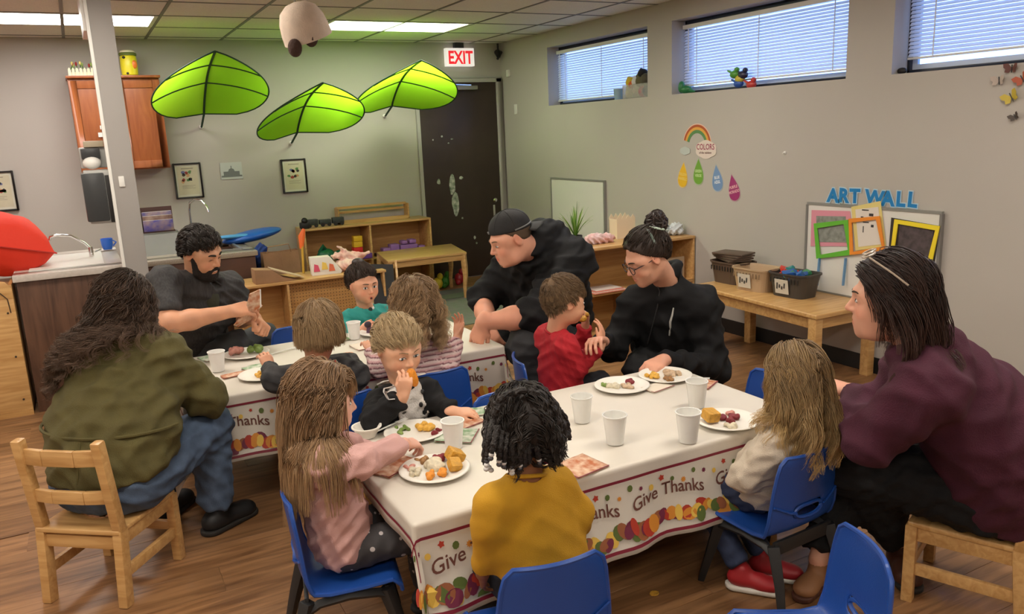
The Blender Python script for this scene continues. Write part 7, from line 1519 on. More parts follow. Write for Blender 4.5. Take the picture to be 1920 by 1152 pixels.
    # seat under her: she sits on a low stool hidden behind the table
    fr = s.fr; ln = (0.080, 0.062, 0.012, -0.012, -0.055); dk = (0.030, 0.018, 0.013)
    bc = fr.w((0, -0.105, 0.115)); sets = [hair_cap(s, dk, 0.012, ln), strands(s, 300, 9, ln, lambda q: min(0.24, np.linalg.norm(q-np.array([0, -0.10, 0.115]))*1.02), lambda q, n: np.array([0, -0.10, 0.115])-q, (0.030, 0.018, 0.012), (0.05, 0.03, 0.02), 31, 10, 0.0, (0, 0), 0.0016, spreadr=0.010, clump=0.3, jitter=0.003, lift=0.004, target=(0, -0.10, 0.115), hug=0.2)]
    V = []; F = []; rr = np.random.RandomState(2); b = MB()
    for k in range(70):
        ax_ = unit(rr.normal(size=3)*[1, 1, 0.5]+np.array([0, 0, 0.8])); u = unit(np.cross(ax_, rr.normal(size=3))); v = np.cross(ax_, u); ra = 0.030+0.018*rr.rand(); o_ = ax_*(rr.rand()-0.5)*0.045
        b.tube([bc+o_+(u*math.cos(a)+v*math.sin(a))*ra*(1+0.1*math.sin(3*a)) for a in np.linspace(0, 5.6, 16)], 0.0042, 4)
    hair_obj(s, sets, 'pulled_back_hair', 0.42)
    V, F = sdf_mesh([prim_ell(bc, (0.042, 0.042, 0.042), 0.01)], 0.006); b.add([tuple(v-np.array([0, 0, 0])) for v in V], F.tolist()); o = b.build('hair_bun', mat('bun_dark', (0.030, 0.017, 0.013), 0.45, var=0.4, vscale=40), s.root, smooth=True); o.location = tuple(-s.loc)
    rc = fr.w((0, -0.088, 0.098)); ax_ = unit(fr.R @ np.array([0, -0.62, 0.78])); u = unit(np.cross(ax_, [1, 0, 0])); v = np.cross(ax_, u)
    MB().tube([rc+(u*math.cos(a)+v*math.sin(a))*0.045-s.loc for a in np.linspace(0, 2*PI, 24)], 0.005, 6).build('hair_tie', mat('tie_mint', (0.45, 0.55, 0.45), 0.6), s.root, smooth=True)
    band = mat('headband_teal', (0.25, 0.33, 0.28), 0.7, var=0.6, vscale=30, col2=(0.04, 0.05, 0.04)); MB().tube([fr.w((0.088*math.cos(a), -0.02-0.02*math.sin(a), 0.035+0.092*math.sin(a)))-s.loc for a in np.linspace(0.35, PI-0.35, 17)], 0.006, 8).build('headband', band, s.root, smooth=True)
    gl = mat('glasses_dark', (0.02, 0.018, 0.025), 0.25)
    for q in (-1, 1):
        MB().tube([fr.w((q*(0.033+0.0255*math.cos(a)), 0.104-0.006*abs(math.cos(a)), -0.004+0.0185*math.sin(a)))-s.loc for a in np.linspace(0, 2*PI, 22)], 0.0021, 6).build('glasses_rim', gl, s.root, smooth=True)
        MB().tube([fr.w((q*0.058, 0.098, 0.002))-s.loc, fr.w((q*0.072, 0.05, 0.004))-s.loc, fr.w((q*0.080, 0.0, 0.006))-s.loc], 0.0022, 6).build('glasses_temple', gl, s.root, smooth=True)
    MB().tube([fr.w((-0.009, 0.104, 0.001))-s.loc, fr.w((0, 0.107, 0.003))-s.loc, fr.w((0.009, 0.104, 0.001))-s.loc], 0.002, 6).build('glasses_bridge', gl, s.root, smooth=True)
    return pel
bp_ = bun_woman()

# ---- woman in the maroon sweater
def maroon():
    s = Person('woman in a maroon sweater in profile, glasses pushed up on her dark hair', (2.36, 1.40), sk('dba389'))
    hd = A(1668, 560, 1.47); fwd = unit([-0.60, 0.80, -0.05]); nk = A(1738, 660, 1.40)
    f = unit([-0.55, 0.83, 0]); r = unit([0.83, 0.55, 0]); pel = np.array([2.385, 1.36, 0.385])
    s.head(hd, fwd, 0.0, 1.03, nk, 0.056, jowl=0.6, female=1, h=0.0034); s.face((0.06, 0.045, 0.03), (0.05, 0.03, 0.02), 0.8, gaze=(0, 0.0), brow_w=0.8)
    shL = nk-r*0.16-f*0.01+[0, 0, -0.07]; shR = nk+r*0.15+f*0.02+[0, 0, -0.07]
    elL = A(1632, 830, 1.45); wrL = A(1600, 735, 1.72); elR = shR+f*0.12+[0, 0, -0.24]; wrR = elR+f*0.20-r*0.10+[0, 0, 0.05]
    mm = mat('maroon_knit', (0.068, 0.010, 0.028), 0.88, var=0.15, vscale=18, bump=0.35, bscale=240)
    tor = torso_prims(pel+[0, 0, -0.02]-f*0.02, nk-f*0.015+[0, 0, -0.05], r, [0.225, 0.225, 0.225, 0.22, 0.185, 0.11], [0.195, 0.190, 0.175, 0.155, 0.13, 0.095], 0.045, 0.09)
    a1, c1 = sleeve(shL, elL, wrL, (0.092, 0.066, 0.046), 0.06); a2, c2 = sleeve(shR, elR, wrR, (0.09, 0.07, 0.048), 0.06)
    s.cloth('sweater', neck_ring(nk, f, 0.055, 0.022, 0.03, 0.35, 0.4)+tor+a1+a2+traps(nk, shR, 0.06, 0.08)+traps(nk, shL, 0.06, 0.08)+c1+c2+[prim_cap(nk, nk+[0, 0, 0.04], 0.072, 0.062, 0.02), prim_cap(nk+[0, 0, 0.03]+f*0.01, nk+[0, 0, 0.12]+f*0.02, 0.054, 0.07, 0.006, op='-'), prim_cut((pel[0], pel[1], 0.284), (0, 0, -1), 0.01, 0.5)], mm, 0.009, (0.015, 0.14, [(0.2, 0.3, 1), (-0.4, 0.3, 0.9), (0.6, -0.2, 0.7)]), 25)
    hipL = pel-r*0.11; hipR = pel+r*0.10; knL = A(1600, 875, 1.62); knR = knL+r*0.20+[0, 0, 0.02]; anL = A(1640, 1015, 1.66); anR = anL+r*0.24+f*0.05; anL[2] = 0.10; anR[2] = 0.10
    anL[:2] = atz(1690, 1030, 0.08)[:2]; anR[:2] = atz(1535, 1060, 0.08)[:2]
    L1, k1 = leg_cloth(hipL, knL, anL, (0.125, 0.092, 0.060), 0.04); L2, k2 = leg_cloth(hipR, knR, anR, (0.12, 0.088, 0.060), 0.04)
    s.cloth('trousers', L1+L2+k1+k2, black_cloth('leggings_black', (0.012, 0.012, 0.013)), 0.010, (0.010, 0.07), 26)
    brn = mat('boot_brown', (0.10, 0.035, 0.02), 0.5, var=0.3, vscale=30); tan = mat('sneaker_tan', (0.30, 0.14, 0.06), 0.6)
    shoe(s, anL, (-0.25, -0.3), 0.17, brn, sole_blk, 0.042); shoe(s, anR, (-0.8, -0.2), 0.15, tan, brn, 0.034)
    s.skin_part([prim_cap(elL, wrL, 0.03, 0.026, 0.02)]+hand_prims(wrL, (-0.35, 0.75, 0.10), (-0.2, -0.1, 1), 1, 1.0, [0.9, 0.9, 0.9, 0.9], 0.5))
    s.skin_part(hand_prims(A(1582, 822, 1.62), (-0.35, 0.75, 0.10), (0.85, 0.3, 0.5), 1, 0.95, [0.5, 0.5, 0.55, 0.6], 0.3)+[prim_cap(A(1582, 822, 1.62), A(1618, 838, 1.60), 0.024, 0.03, 0.02)])
    s.finish(torso_prims(pel, nk, r, [0.13]*4, [0.09]*4)+arm_core(shL, elL, wrL)+arm_core(shR, elR, wrR)+leg_core(hipL, knL, anL)+leg_core(hipR, knR, anR))
    fr = s.fr; ln = (0.075, 0.058, 0.008, -0.012, -0.060); Rm = np.array([r, f, [0, 0, 1]]).T
    coll = [(nk+[0, 0, -0.06], (0.20, 0.13, 0.10), Rm), (nk, (0.072, 0.072, 0.09), None)]
    hair_obj(s, [hair_cap(s, (0.022, 0.012, 0.010), 0.018, ln), strands(s, 380, 11, ln, lambda q: 0.215, lambda q, n: np.array([np.sign(q[0]-0.01)*0.35, -0.75 if abs(q[0]) < 0.06 and q[1] > -0.02 else -0.45, -0.40 if q[2] > 0.03 else -0.7]), (0.022, 0.012, 0.010), (0.070, 0.032, 0.022), 41, 16, 0.20, (0.009, 5), 0.0016, coll, spreadr=0.013, clump=0.5, jitter=0.005, lift=0.008, curl_from=0.5)], 'hair', 0.38)
    gl = mat('glasses_top', (0.40, 0.33, 0.26), 0.2)
    for q in (-1, 1): MB().tube([fr.w((q*(0.030+0.024*math.cos(a)), 0.052-0.016*math.sin(a), 0.128+0.006*math.sin(a)))-s.loc for a in np.linspace(0, 2*PI, 18)], 0.003, 6).tube([fr.w((q*0.056, 0.050, 0.125))-s.loc, fr.w((q*0.092, -0.01, 0.085))-s.loc, fr.w((q*0.097, -0.045, 0.055))-s.loc], 0.003, 6).build('pushed_up_glasses', gl, s.root, smooth=True)
    # tan shoe in front of her other foot belongs to the seated child; placed with the blond girl
maroon()
# ------------------------------------------------------------------ the children
def kid(label, loc, f, head, neck, skin, look, shirt, pants, shoes, armL=None, armR=None, roll=0.0, sc=0.86, lean=0.0, wid=1.0, seed=1, knees=True, sh_r=(0.047, 0.038, 0.028), pz=0.325, cut_arm=0.02, rd=(0, 0), hh=0.0034, hands=(None, None), legs=True, shirt_name='shirt', mesh_fold=(0.0075, 0.075), female=0.0, kd=1.0, feet=None, toe=None):
    s = Person(label, loc, sk(skin), kd); f = unit([f[0], f[1], 0]); r = np.array([f[1], -f[0], 0]); s.f, s.r = f, r
    pel = np.array([loc[0], loc[1], pz]); nk = np.array(neck, float); s.pel, s.nk = pel, nk
    s.head(head, look, roll, sc, nk, 0.044, female=female, h=hh)
    shL = nk-r*0.090*wid+[0, 0, -0.052]; shR = nk+r*0.090*wid+[0, 0, -0.052]
    def arm(a, sh, q): 
        if a is None: el = sh+f*0.05+r*q*0.03+[0, 0, -0.145]; wr = el+f*0.12-r*q*0.03+[0, 0, 0.05]; return el, wr
        return np.array(a[0], float), np.array(a[1], float)
    elL, wrL = arm(armL, shL, -1); elR, wrR = arm(armR, shR, 1); s.shL, s.shR, s.elL, s.elR, s.wrL, s.wrR = shL, shR, elL, elR, wrL, wrR
    tor = torso_prims(pel+[0, 0, -0.01], nk+[0, 0, -0.035], r, [0.112*wid, 0.112*wid, 0.112*wid, 0.115*wid, 0.102*wid, 0.062*wid], [0.092, 0.095, 0.090, 0.083, 0.072, 0.052], lean, 0.05)
    a1, c1 = sleeve(shL, elL, wrL, sh_r, 0.03, cut_arm); a2, c2 = sleeve(shR, elR, wrR, sh_r, 0.03, cut_arm)
    hole = [prim_cap(nk+[0, 0, 0.0], nk+[0, 0, 0.08]+unit(np.array(head)-nk)*0.02, 0.043, 0.060, 0.006, op='-')]
    a1 = a1+traps(nk, shL, 0.036, sh_r[0]*0.92, -0.03, 0.04)+traps(nk, shR, 0.036, sh_r[0]*0.92, -0.03, 0.04)
    s.shirt_prims = tor+a1+a2
    s.shirt = s.cloth(shirt_name, tor+a1+a2+[prim_cut((pel[0], pel[1], 0.290), (0, 0, -1), 0.006, 0.3)]+hole+c1+c2, shirt[0], 0.0065, mesh_fold, seed, shirt[1] if len(shirt) > 1 else None)
    # neckband
    up_ = unit(np.array(head)-nk); u = unit(np.cross(up_, f)); v = np.cross(u, up_)
    MB().tube([nk+(u*math.cos(a)+v*math.sin(a))*0.050+up_*(0.002)-f*0.002-s.loc for a in np.linspace(0, 2*PI, 22)], 0.0055, 6).build('neckband', shirt[2] if len(shirt) > 2 else shirt[0], s.root, smooth=True)
    hipL = pel-r*0.055+[0, 0, -0.005]; hipR = pel+r*0.055+[0, 0, -0.005]; knL = pel+f*0.23-r*0.075+[0, 0, 0.015]; knR = pel+f*0.23+r*0.075+[0, 0, 0.015]
    anL = knL+f*0.02+[0, 0, 0]; anL[2] = 0.075; anR = knR+f*0.02+[0, 0, 0]; anR[2] = 0.075
    if feet: anL[:2] = feet[0]; anR[:2] = feet[1]
    if legs:
        L1, k1 = leg_cloth(hipL, knL, anL, (0.062, 0.050, 0.038), 0.02, 0.015); L2, k2 = leg_cloth(hipR, knR, anR, (0.062, 0.050, 0.038), 0.02, 0.015)
        s.cloth('trousers', L1+L2+[prim_ell(pel+[0, 0, -0.015], (0.10, 0.085, 0.055), 0.03, R=np.array([r, f, [0, 0, 1]]).T)]+k1+k2, pants, 0.008, (0.005, 0.07), seed+1, None)
        for an in (anL, anR): shoe(s, an, toe or f, 0.155, shoes[0], shoes[1], 0.030, h=0.007)
    for q, (el, wr, hd_) in enumerate(((elL, wrL, hands[0]), (elR, wrR, hands[1]))):
        sd = 1 if q == 0 else -1; d = unit(wr-el)
        fd, bk, cu, th = hd_ if hd_ else (d, (0, 0, 1), 0.45, 0.4)
        s.skin_part([prim_cap(mid(el, wr, 0.5), wr, 0.022, 0.019, 0.01)]+hand_prims(wr, fd, bk, sd, 0.66, cu, th), 0.0036)
    s.finish(torso_prims(pel, nk, r, [0.06]*4, [0.045]*4)+arm_core(shL, elL, wrL, (0.026, 0.022, 0.018))+arm_core(shR, elR, wrR, (0.026, 0.022, 0.018))+(leg_core(hipL, knL, anL, (0.026, 0.024, 0.020))+leg_core(hipR, knR, anR, (0.026, 0.024, 0.020)) if legs else []))
    s.tcoll = [(mid(pel, nk, 0.82), (0.130*wid, 0.095, 0.085), np.array([r, f, [0, 0, 1]]).T), (mid(pel, nk, 0.5), (0.125*wid, 0.105, 0.14), np.array([r, f, [0, 0, 1]]).T), (nk, (0.058, 0.058, 0.07), None), (shL, (0.052,)*3, None), (shR, (0.052,)*3, None)]
    return s
dn = mat('kid_trousers_dark', (0.02, 0.022, 0.03), 0.85, var=0.3, vscale=20, bump=0.2, bscale=300)
wsole = mat('sole_white', (0.62, 0.58, 0.52), 0.6)

# ---- child in the mustard sweater, braids with beads (near side, back view)
def yellow():
    f = unit([-0.10, 0.99, 0]); hd = A(981, 812, 1.70)
    mus = mat('mustard_knit', (0.56, 0.29, 0.010), 0.85, var=0.10, vscale=14, bump=0.35, bscale=420)
    nk = A(985, 893, 1.665)
    s = kid('child in a mustard yellow sweater with dark beaded braids, seen from behind', (0.955, 1.66), f, hd, nk, '8a5a3c', (0.25, 0.92, -0.30), (mus,), dn, (shoe_blk, sole_blk),
            armL=(A(918, 985, 1.66), A(905, 1075, 1.72)), armR=(A(1082, 960, 1.67), A(1088, 985, 1.82)), wid=1.16, seed=51, hands=((( 0.2, 0.6, -0.7), (-0.8, 0, 0.2), 0.4, 0.4), None), sc=0.90, mesh_fold=(0.0035, 0.11), sh_r=(0.045, 0.041, 0.032))
    dk = (0.016, 0.011, 0.009); fr = s.fr; ln = (0.078, 0.060, 0.012, -0.012, -0.066)
    rr = np.random.RandomState(12); sets = [hair_cap(s, dk, 0.020, ln, lump=0.028, fz=52)]
    sets.append(strands(s, 420, 10, ln, lambda q: 0.070, lambda q, n: np.array([np.sign(q[0])*0.5, -0.5, -0.45]), (0.013, 0.009, 0.007), (0.035, 0.024, 0.018), 52, 9, 0.10, (0.004, 30), 0.0018, spreadr=0.014, clump=0.7, jitter=0.015, lift=0.012))
    hair_obj(s, sets, 'hair', 0.55)
    bm_ = mat('bead_clear', (0.62, 0.60, 0.58), 0.15); bd = mat('bead_dark', (0.06, 0.06, 0.07), 0.2); hm = mat('braid_dark', (0.017, 0.012, 0.010), 0.6, bump=0.8, bscale=160, var=0.4, vscale=120)
    def braid(pts, beads, thick=0.0085):
        # catmull resample
        P = [np.array(p) for p in pts]; out = []
        for i in range(len(P)-1):
            p0 = P[max(i-1, 0)]; p1, p2 = P[i], P[i+1]; p3 = P[min(i+2, len(P)-1)]
            for t in np.linspace(0, 1, 7)[:-1]: out.append(0.5*((2*p1)+(-p0+p2)*t+(2*p0-5*p1+4*p2-p3)*t*t+(-p0+3*p1-3*p2+p3)*t**3))
        out.append(P[-1]); L = len(out)
        rs = [thick*(1-0.25*i/L)*(1+0.22*math.sin(i*2.1)) for i in range(L)]
        b = MB().tube([Vector(p-s.loc) for p in out], rs, 7).build('braid', hm, s.root, smooth=True)
        e = out[-1]; d = unit(out[-1]-out[-3])
        for k in range(beads):
            c = e+d*0.010*(k+0.4)-s.loc; MB().ell(tuple(c), (0.0072, 0.0072, 0.0062), 10, 7).build('hair_bead', bm_ if (k+beads) % 3 else bd, b, smooth=True)
    def px(l, Y): return [A(x, y, Y+dy) for x, y, dy in l]
    braid(px([(915, 795, -0.03), (910, 830, -0.05), (908, 862, -0.05), (911, 870, -0.05)], 1.70), 3)
    braid(px([(925, 790, -0.05), (918, 815, -0.08), (914, 850, -0.08), (913, 862, -0.08)], 1.70), 3)
    braid(px([(932, 800, -0.08), (926, 830, -0.10), (922, 850, -0.10)], 1.70), 2)
    braid(px([(1040, 765, 0.0), (1058, 780, 0.0), (1066, 805, 0.0), (1068, 825, 0.0)], 1.70), 0, 0.0075)
    braid(px([(1030, 800, -0.05), (1045, 822, -0.07), (1050, 845, -0.07), (1046, 853, -0.07)], 1.70), 2)
    braid(px([(1020, 820, -0.08), (1040, 838, -0.09), (1042, 858, -0.09)], 1.70), 2)
    for k, (x0, y0, x1, y1, n) in enumerate(((950, 815, 945, 866, 2), (962, 820, 960, 872, 3), (975, 822, 975, 870, 2), (990, 820, 992, 868, 0), (1003, 818, 1010, 860, 2), (1015, 812, 1025, 856, 2), (940, 810, 936, 862, 2), (985, 815, 983, 875, 0))): braid(px([(x0, y0, -0.075), ((x0+x1)/2-1, (y0+y1)/2, -0.098), (x1, y1, -0.095)], 1.70), n, 0.009)
    for k, (x0, y0, x1, y1) in enumerate(((930, 760, 958, 735), (960, 742, 985, 733), (990, 735, 1018, 748), (1015, 745, 1035, 770), (945, 750, 925, 785), (1030, 770, 1040, 800))): braid(px([(x0, y0, -0.05), ((x0+x1)/2, (y0+y1)/2-4, -0.06), (x1, y1, -0.05)], 1.70), 0, 0.010)
    MB().bar(Vector(A(1022, 868, 1.60)-s.loc), Vector(A(1040, 873, 1.60)-s.loc), 0.012, 0.002).build('collar_tag', mat('tag_maroon', (0.15, 0.01, 0.02), 0.7), s.root)
yellow()

# ---- blond child at the right end (back view)
def blond():
    hd = A(1492, 712, 1.72); nk = A(1480, 795, 1.72); f = unit([-0.30, 0.95, 0])
    cream = mat('cream_knit', (0.62, 0.53, 0.42), 0.85, var=0.10, vscale=12, bump=0.35, bscale=380)
    s = kid('child with long wavy blond hair in a cream sweater, seen from behind', (1.855, 1.805), f, hd, nk, 'dba98c', (0.12, 0.95, -0.18), (cream,), mat('kid_jeans', (0.02, 0.03, 0.07), 0.85, bump=0.2), (mat('sneaker_red', (0.35, 0.015, 0.02), 0.5), wsole),
            armL=(A(1395, 895, 1.74), A(1420, 835, 1.88)), armR=(A(1510, 865, 1.76), A(1535, 850, 1.90)), feet=(atz(1392, 1075, 0.06)[:2], atz(1432, 1052, 0.06)[:2]), toe=(0.5, -0.6), wid=1.05, seed=61, sc=0.90, sh_r=(0.052, 0.045, 0.032), pz=0.335)
    ln = (0.082, 0.062, 0.010, -0.012, -0.066)
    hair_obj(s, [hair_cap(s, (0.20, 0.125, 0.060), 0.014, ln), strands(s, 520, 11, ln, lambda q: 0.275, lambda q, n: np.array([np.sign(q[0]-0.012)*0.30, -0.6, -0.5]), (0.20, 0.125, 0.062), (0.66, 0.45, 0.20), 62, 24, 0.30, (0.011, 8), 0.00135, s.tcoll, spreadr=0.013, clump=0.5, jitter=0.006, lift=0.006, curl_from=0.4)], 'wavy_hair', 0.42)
blond()

# ---- girl in the pale pink top (profile, left end of the nearer table)
def pink():
    hd = A(604, 752, 2.24); nk = A(592, 822, 2.22); f = unit([0.97, -0.16, 0])
    pk_ = mat('pink_knit', (0.62, 0.36, 0.33), 0.85, var=0.08, vscale=10, bump=0.2, bscale=300)
    m = bpy.data.materials.new('snowflake_leggings'); m.use_nodes = True; nt = m.node_tree; bs = nt.nodes['Principled BSDF']; tc = _n(nt, 'ShaderNodeTexCoord')
    vo = _n(nt, 'ShaderNodeTexVoronoi'); vo.inputs['Scale'].default_value = 26; vo.inputs['Randomness'].default_value = 0.8; nt.links.new(tc.outputs['Object'], vo.inputs['Vector'])
    lt = _n(nt, 'ShaderNodeMath', operation='LESS_THAN'); lt.inputs[1].default_value = 0.19; nt.links.new(vo.outputs['Distance'], lt.inputs[0])
    v2 = _n(nt, 'ShaderNodeTexVoronoi'); v2.inputs['Scale'].default_value = 9; nt.links.new(tc.outputs['Object'], v2.inputs['Vector']); l2 = _n(nt, 'ShaderNodeMath', operation='PINGPONG'); l2.inputs[1].default_value = 0.05; nt.links.new(v2.outputs['Distance'], l2.inputs[0]); l3 = _n(nt, 'ShaderNodeMath', operation='GREATER_THAN'); l3.inputs[1].default_value = 0.042; nt.links.new(l2.outputs[0], l3.inputs[0])
    l4 = _n(nt, 'ShaderNodeMath', operation='LESS_THAN'); l4.inputs[1].default_value = 0.17; nt.links.new(v2.outputs['Distance'], l4.inputs[0]); l5 = _n(nt, 'ShaderNodeMath', operation='MULTIPLY'); nt.links.new(l3.outputs[0], l5.inputs[0]); nt.links.new(l4.outputs[0], l5.inputs[1]); l6 = _n(nt, 'ShaderNodeMath', operation='MULTIPLY'); l6.inputs[1].default_value = 0.5; nt.links.new(l5.outputs[0], l6.inputs[0])
    mxm = _n(nt, 'ShaderNodeMath', operation='MAXIMUM'); nt.links.new(lt.outputs[0], mxm.inputs[0]); nt.links.new(l6.outputs[0], mxm.inputs[1])
    mx = _n(nt, 'ShaderNodeMix', data_type='RGBA'); mx.inputs[6].default_value = (0.045, 0.042, 0.045, 1); mx.inputs[7].default_value = (0.50, 0.46, 0.46, 1); nt.links.new(mxm.outputs[0], mx.inputs[0]); nt.links.new(mx.outputs[2], bs.inputs['Base Color']); bs.inputs['Roughness'].default_value = 0.85
    s = kid('girl in a pale pink top with long straight hair reaching over a plate', (0.555, 2.20), f, hd, nk, 'e2b09a', (0.98, -0.14, -0.12), (pk_,), m, (shoe_blk, sole_blk),
            armR=(A(672, 868, 2.14), A(758, 832, 2.26)), armL=(A(650, 840, 2.38), A(700, 850, 2.46)), wid=1.06, seed=71, sc=0.92, hands=(None, ((0.75, 0.35, -0.25), (0.1, -0.3, 1), 0.7, 0.5)), sh_r=(0.055, 0.044, 0.032), pz=0.34)
    s.face((0.05, 0.06, 0.06), (0.20, 0.12, 0.07), 0.9, brow_w=0.6)
    ln = (0.060, 0.050, 0.006, -0.014, -0.066)
    def comb(q, n): return np.array([q[0]*4, 0.9, 0.0]) if q[1] > 0.050 and abs(q[0]) < 0.045 else np.array([np.sign(q[0]-0.0)*0.35, -0.55, -0.75])
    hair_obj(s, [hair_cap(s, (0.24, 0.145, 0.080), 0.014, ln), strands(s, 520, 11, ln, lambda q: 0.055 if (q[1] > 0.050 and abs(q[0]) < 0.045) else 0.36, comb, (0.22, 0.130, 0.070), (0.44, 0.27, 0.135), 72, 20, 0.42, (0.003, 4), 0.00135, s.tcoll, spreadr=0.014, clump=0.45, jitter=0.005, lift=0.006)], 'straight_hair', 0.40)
pink()

# ---- boy in the black and white top, eating
def cow():
    hd = A(745, 652, 2.70); nk = A(756, 722, 2.73); f = unit([0.10, -1, 0])
    blk = black_cloth('kid_fleece_black', (0.010, 0.010, 0.011))
    cen = mid(np.array([0.985, 2.80, 0.325]), nk, 0.5)
    wr = A(756, 742, 2.545); wl = A(852, 772, 2.52)
    s = kid('blond boy in a black and white spotted top biting into an orange piece of food', (0.985, 2.80), f, hd, nk, 'e3b090', (0.22, -0.95, -0.30), (blk,), dn, (shoe_blk, sole_blk),
            armR=(A(700, 790, 2.60), wr), armL=(A(818, 762, 2.68), wl), wid=1.12, seed=81, sc=0.94, hands=(((0.85, -0.35, -0.1), (0.1, -0.3, 1), 0.5, 0.3), ((0.15, -0.18, 0.9), (-0.15, -0.95, 0.1), [0.75, 0.75, 0.8, 0.85], 0.8)), sh_r=(0.054, 0.046, 0.034), lean=0.0)
    s.face((0.05, 0.05, 0.06), (0.26, 0.17, 0.09), 0.75, gaze=(0.002, -0.001), brow_w=0.5)
    # white front panel, offset out of the torso, with collar points and black dots
    V = np.array([v.co for v in s.shirt.data.vertices])+s.loc; F = np.array([list(p.vertices) for p in s.shirt.data.polygons]); N = vnormals(V, F)
    ax = unit(nk-s.pel); rel = V-s.nk; u = rel @ s.r; z = rel[:, 2]; fr_ = rel @ s.f
    ok = (fr_ > 0.005) & (np.abs(u-0.0) < 0.055+0.02*(z < -0.12)) & (N @ s.f > 0.25)
    fm = ok[F].all(1); idx = np.unique(F[fm]); mp = -np.ones(len(V), int); mp[idx] = np.arange(len(idx))
    wf = mat('white_fleece', (0.68, 0.64, 0.60), 0.9, var=0.08, vscale=20, bump=0.5, bscale=160)
    o = from_arrays('white_front', V[idx]+N[idx]*0.004-s.loc, mp[F[fm]], wf, s.root); o.modifiers.new('t', 'SOLIDIFY').thickness = 0.004
    def snap(px, py, off=0.007):
        d = ray(px, py); d = d/np.linalg.norm(d); w = V-np.array([0, 0, CAM_H]); t = w @ d; dist = np.linalg.norm(w-t[:, None]*d, axis=1); m = dist < 0.010; k = np.where(m)[0][np.argmin(t[m])] if m.any() else np.argmin(dist); return V[k]+N[k]*off, N[k]
    for px, py in ((796, 735), (791, 762), (797, 790), (758, 775)):
        p, n = snap(px, py); M_ = Matrix(look_frame((0, 0, 0), n).R.tolist()); MB().ell(tuple(p-s.loc), (0.0075, 0.004, 0.010), 12, 8, M_).build('black_spot', black_m, s.root, smooth=True)
    for l in (([(712, 697), (704, 712), (738, 712), (760, 728), (770, 740), (755, 715), (735, 700)]), ([(786, 690), (784, 706), (798, 696), (797, 688), (790, 684)]), ([(722, 728), (742, 724), (752, 735), (742, 752), (728, 748), (720, 738)])):
        P_ = [snap(x, y, 0.010)[0]-s.loc for x, y in l]; c = np.mean(P_, 0)+s.f*0.008; n = len(P_); Q = [p-s.f*0.012 for p in P_]
        from_arrays('white_patch', P_+[c]+Q, [(i, (i+1) % n, n) for i in range(n)]+[(i, (i+1) % n, n+1+(i+1) % n, n+1+i) for i in range(n)], wf, s.root)
    ln = (0.074, 0.058, 0.012, -0.006, -0.052)
    hair_obj(s, [hair_cap(s, (0.42, 0.30, 0.16), 0.007, ln), strands(s, 520, 9, ln, lambda q: 0.040 if q[2] > 0.05 else 0.022, lambda q, n: np.array([0.25, 0.9 if q[1] > -0.06 else -0.2, -0.25]), (0.40, 0.28, 0.15), (0.62, 0.46, 0.26), 82, 7, 0.06, (0, 0), 0.0012, spreadr=0.010, clump=0.35, jitter=0.005, lift=0.004, hug=0.6)], 'short_hair', 0.42)
    # orange piece in his hand
    c = A(771, 706, 2.55); o = sdf_obj('orange_slice', [prim_ell(c, (0.020, 0.014, 0.030), 0.005), prim_ell(c+[0.012, 0.0, -0.02], (0.014, 0.012, 0.022), 0.01)], 0.004, fm_['yam']); tagged(o, 'orange piece of food held at the mouth of the boy in black and white', 'food')
cow()

# ---- child in the grey and red hoodie (back view)
def gray():
    hd = A(597, 622, 3.10); nk = A(592, 680, 3.12); f = unit([-0.10, 0.99, 0])
    gm_ = mat('camo_grey', (0.050, 0.048, 0.050), 0.85, var=0.9, vscale=22, bump=0.25, bscale=260, col2=(0.018, 0.018, 0.020), detail=1)
    s = kid('child with a light brown bowl cut in a grey and red hoodie', (0.80, 3.13), f, hd, nk, 'd9a283', (-0.05, 0.96, -0.20), (gm_,), dn, (shoe_blk, sole_blk),
            armL=(A(515, 712, 3.10), A(505, 690, 3.32)), armR=(A(668, 705, 3.14), A(655, 672, 3.34)), wid=1.22, seed=91, sc=0.95, hands=(((-0.1, 0.6, 0.6), (0, -0.6, 0.7), 0.5, 0.3), None), sh_r=(0.056, 0.048, 0.036))
    red = mat('hood_red', (0.42, 0.012, 0.020), 0.85, var=0.2, vscale=20, bump=0.3, bscale=200)
    s.cloth('red_hood', [prim_ell(nk-s.f*0.040+[0, 0, -0.020], (0.078, 0.040, 0.030), 0.02, R=np.array([s.r, s.f, [0, 0, 1]]).T), prim_cap(nk-s.f*0.052-s.r*0.045+[0, 0, -0.03], nk-s.f*0.064+[0, 0, -0.072], 0.022, 0.022, 0.02), prim_cap(nk-s.f*0.052+s.r*0.055+[0, 0, -0.03], nk-s.f*0.062+s.r*0.03+[0, 0, -0.085], 0.022, 0.020, 0.02), prim_cap(nk+[0, 0, -0.01], nk+[0, 0, 0.06], 0.044, 0.06, 0.004, op='-')], red, 0.006, (0.007, 0.05), 92)
    ln = (0.060, 0.045, -0.005, -0.030, -0.058)
    hair_obj(s, [hair_cap(s, (0.26, 0.165, 0.085), 0.016, ln), strands(s, 560, 9, ln, lambda q: 0.02+0.085*min(1, max(0, (q[2]+0.055)/0.12)), lambda q, n: np.array([q[0]*6, q[1]*3+0.15, -0.55])+np.array([0.1, 0, 0]), (0.32, 0.205, 0.105), (0.46, 0.31, 0.165), 93, 11, 0.22, (0, 0), 0.0013, spreadr=0.012, clump=0.25, jitter=0.003, lift=0.007, hug=0.45)], 'bowl_cut_hair', 0.35)
gray()

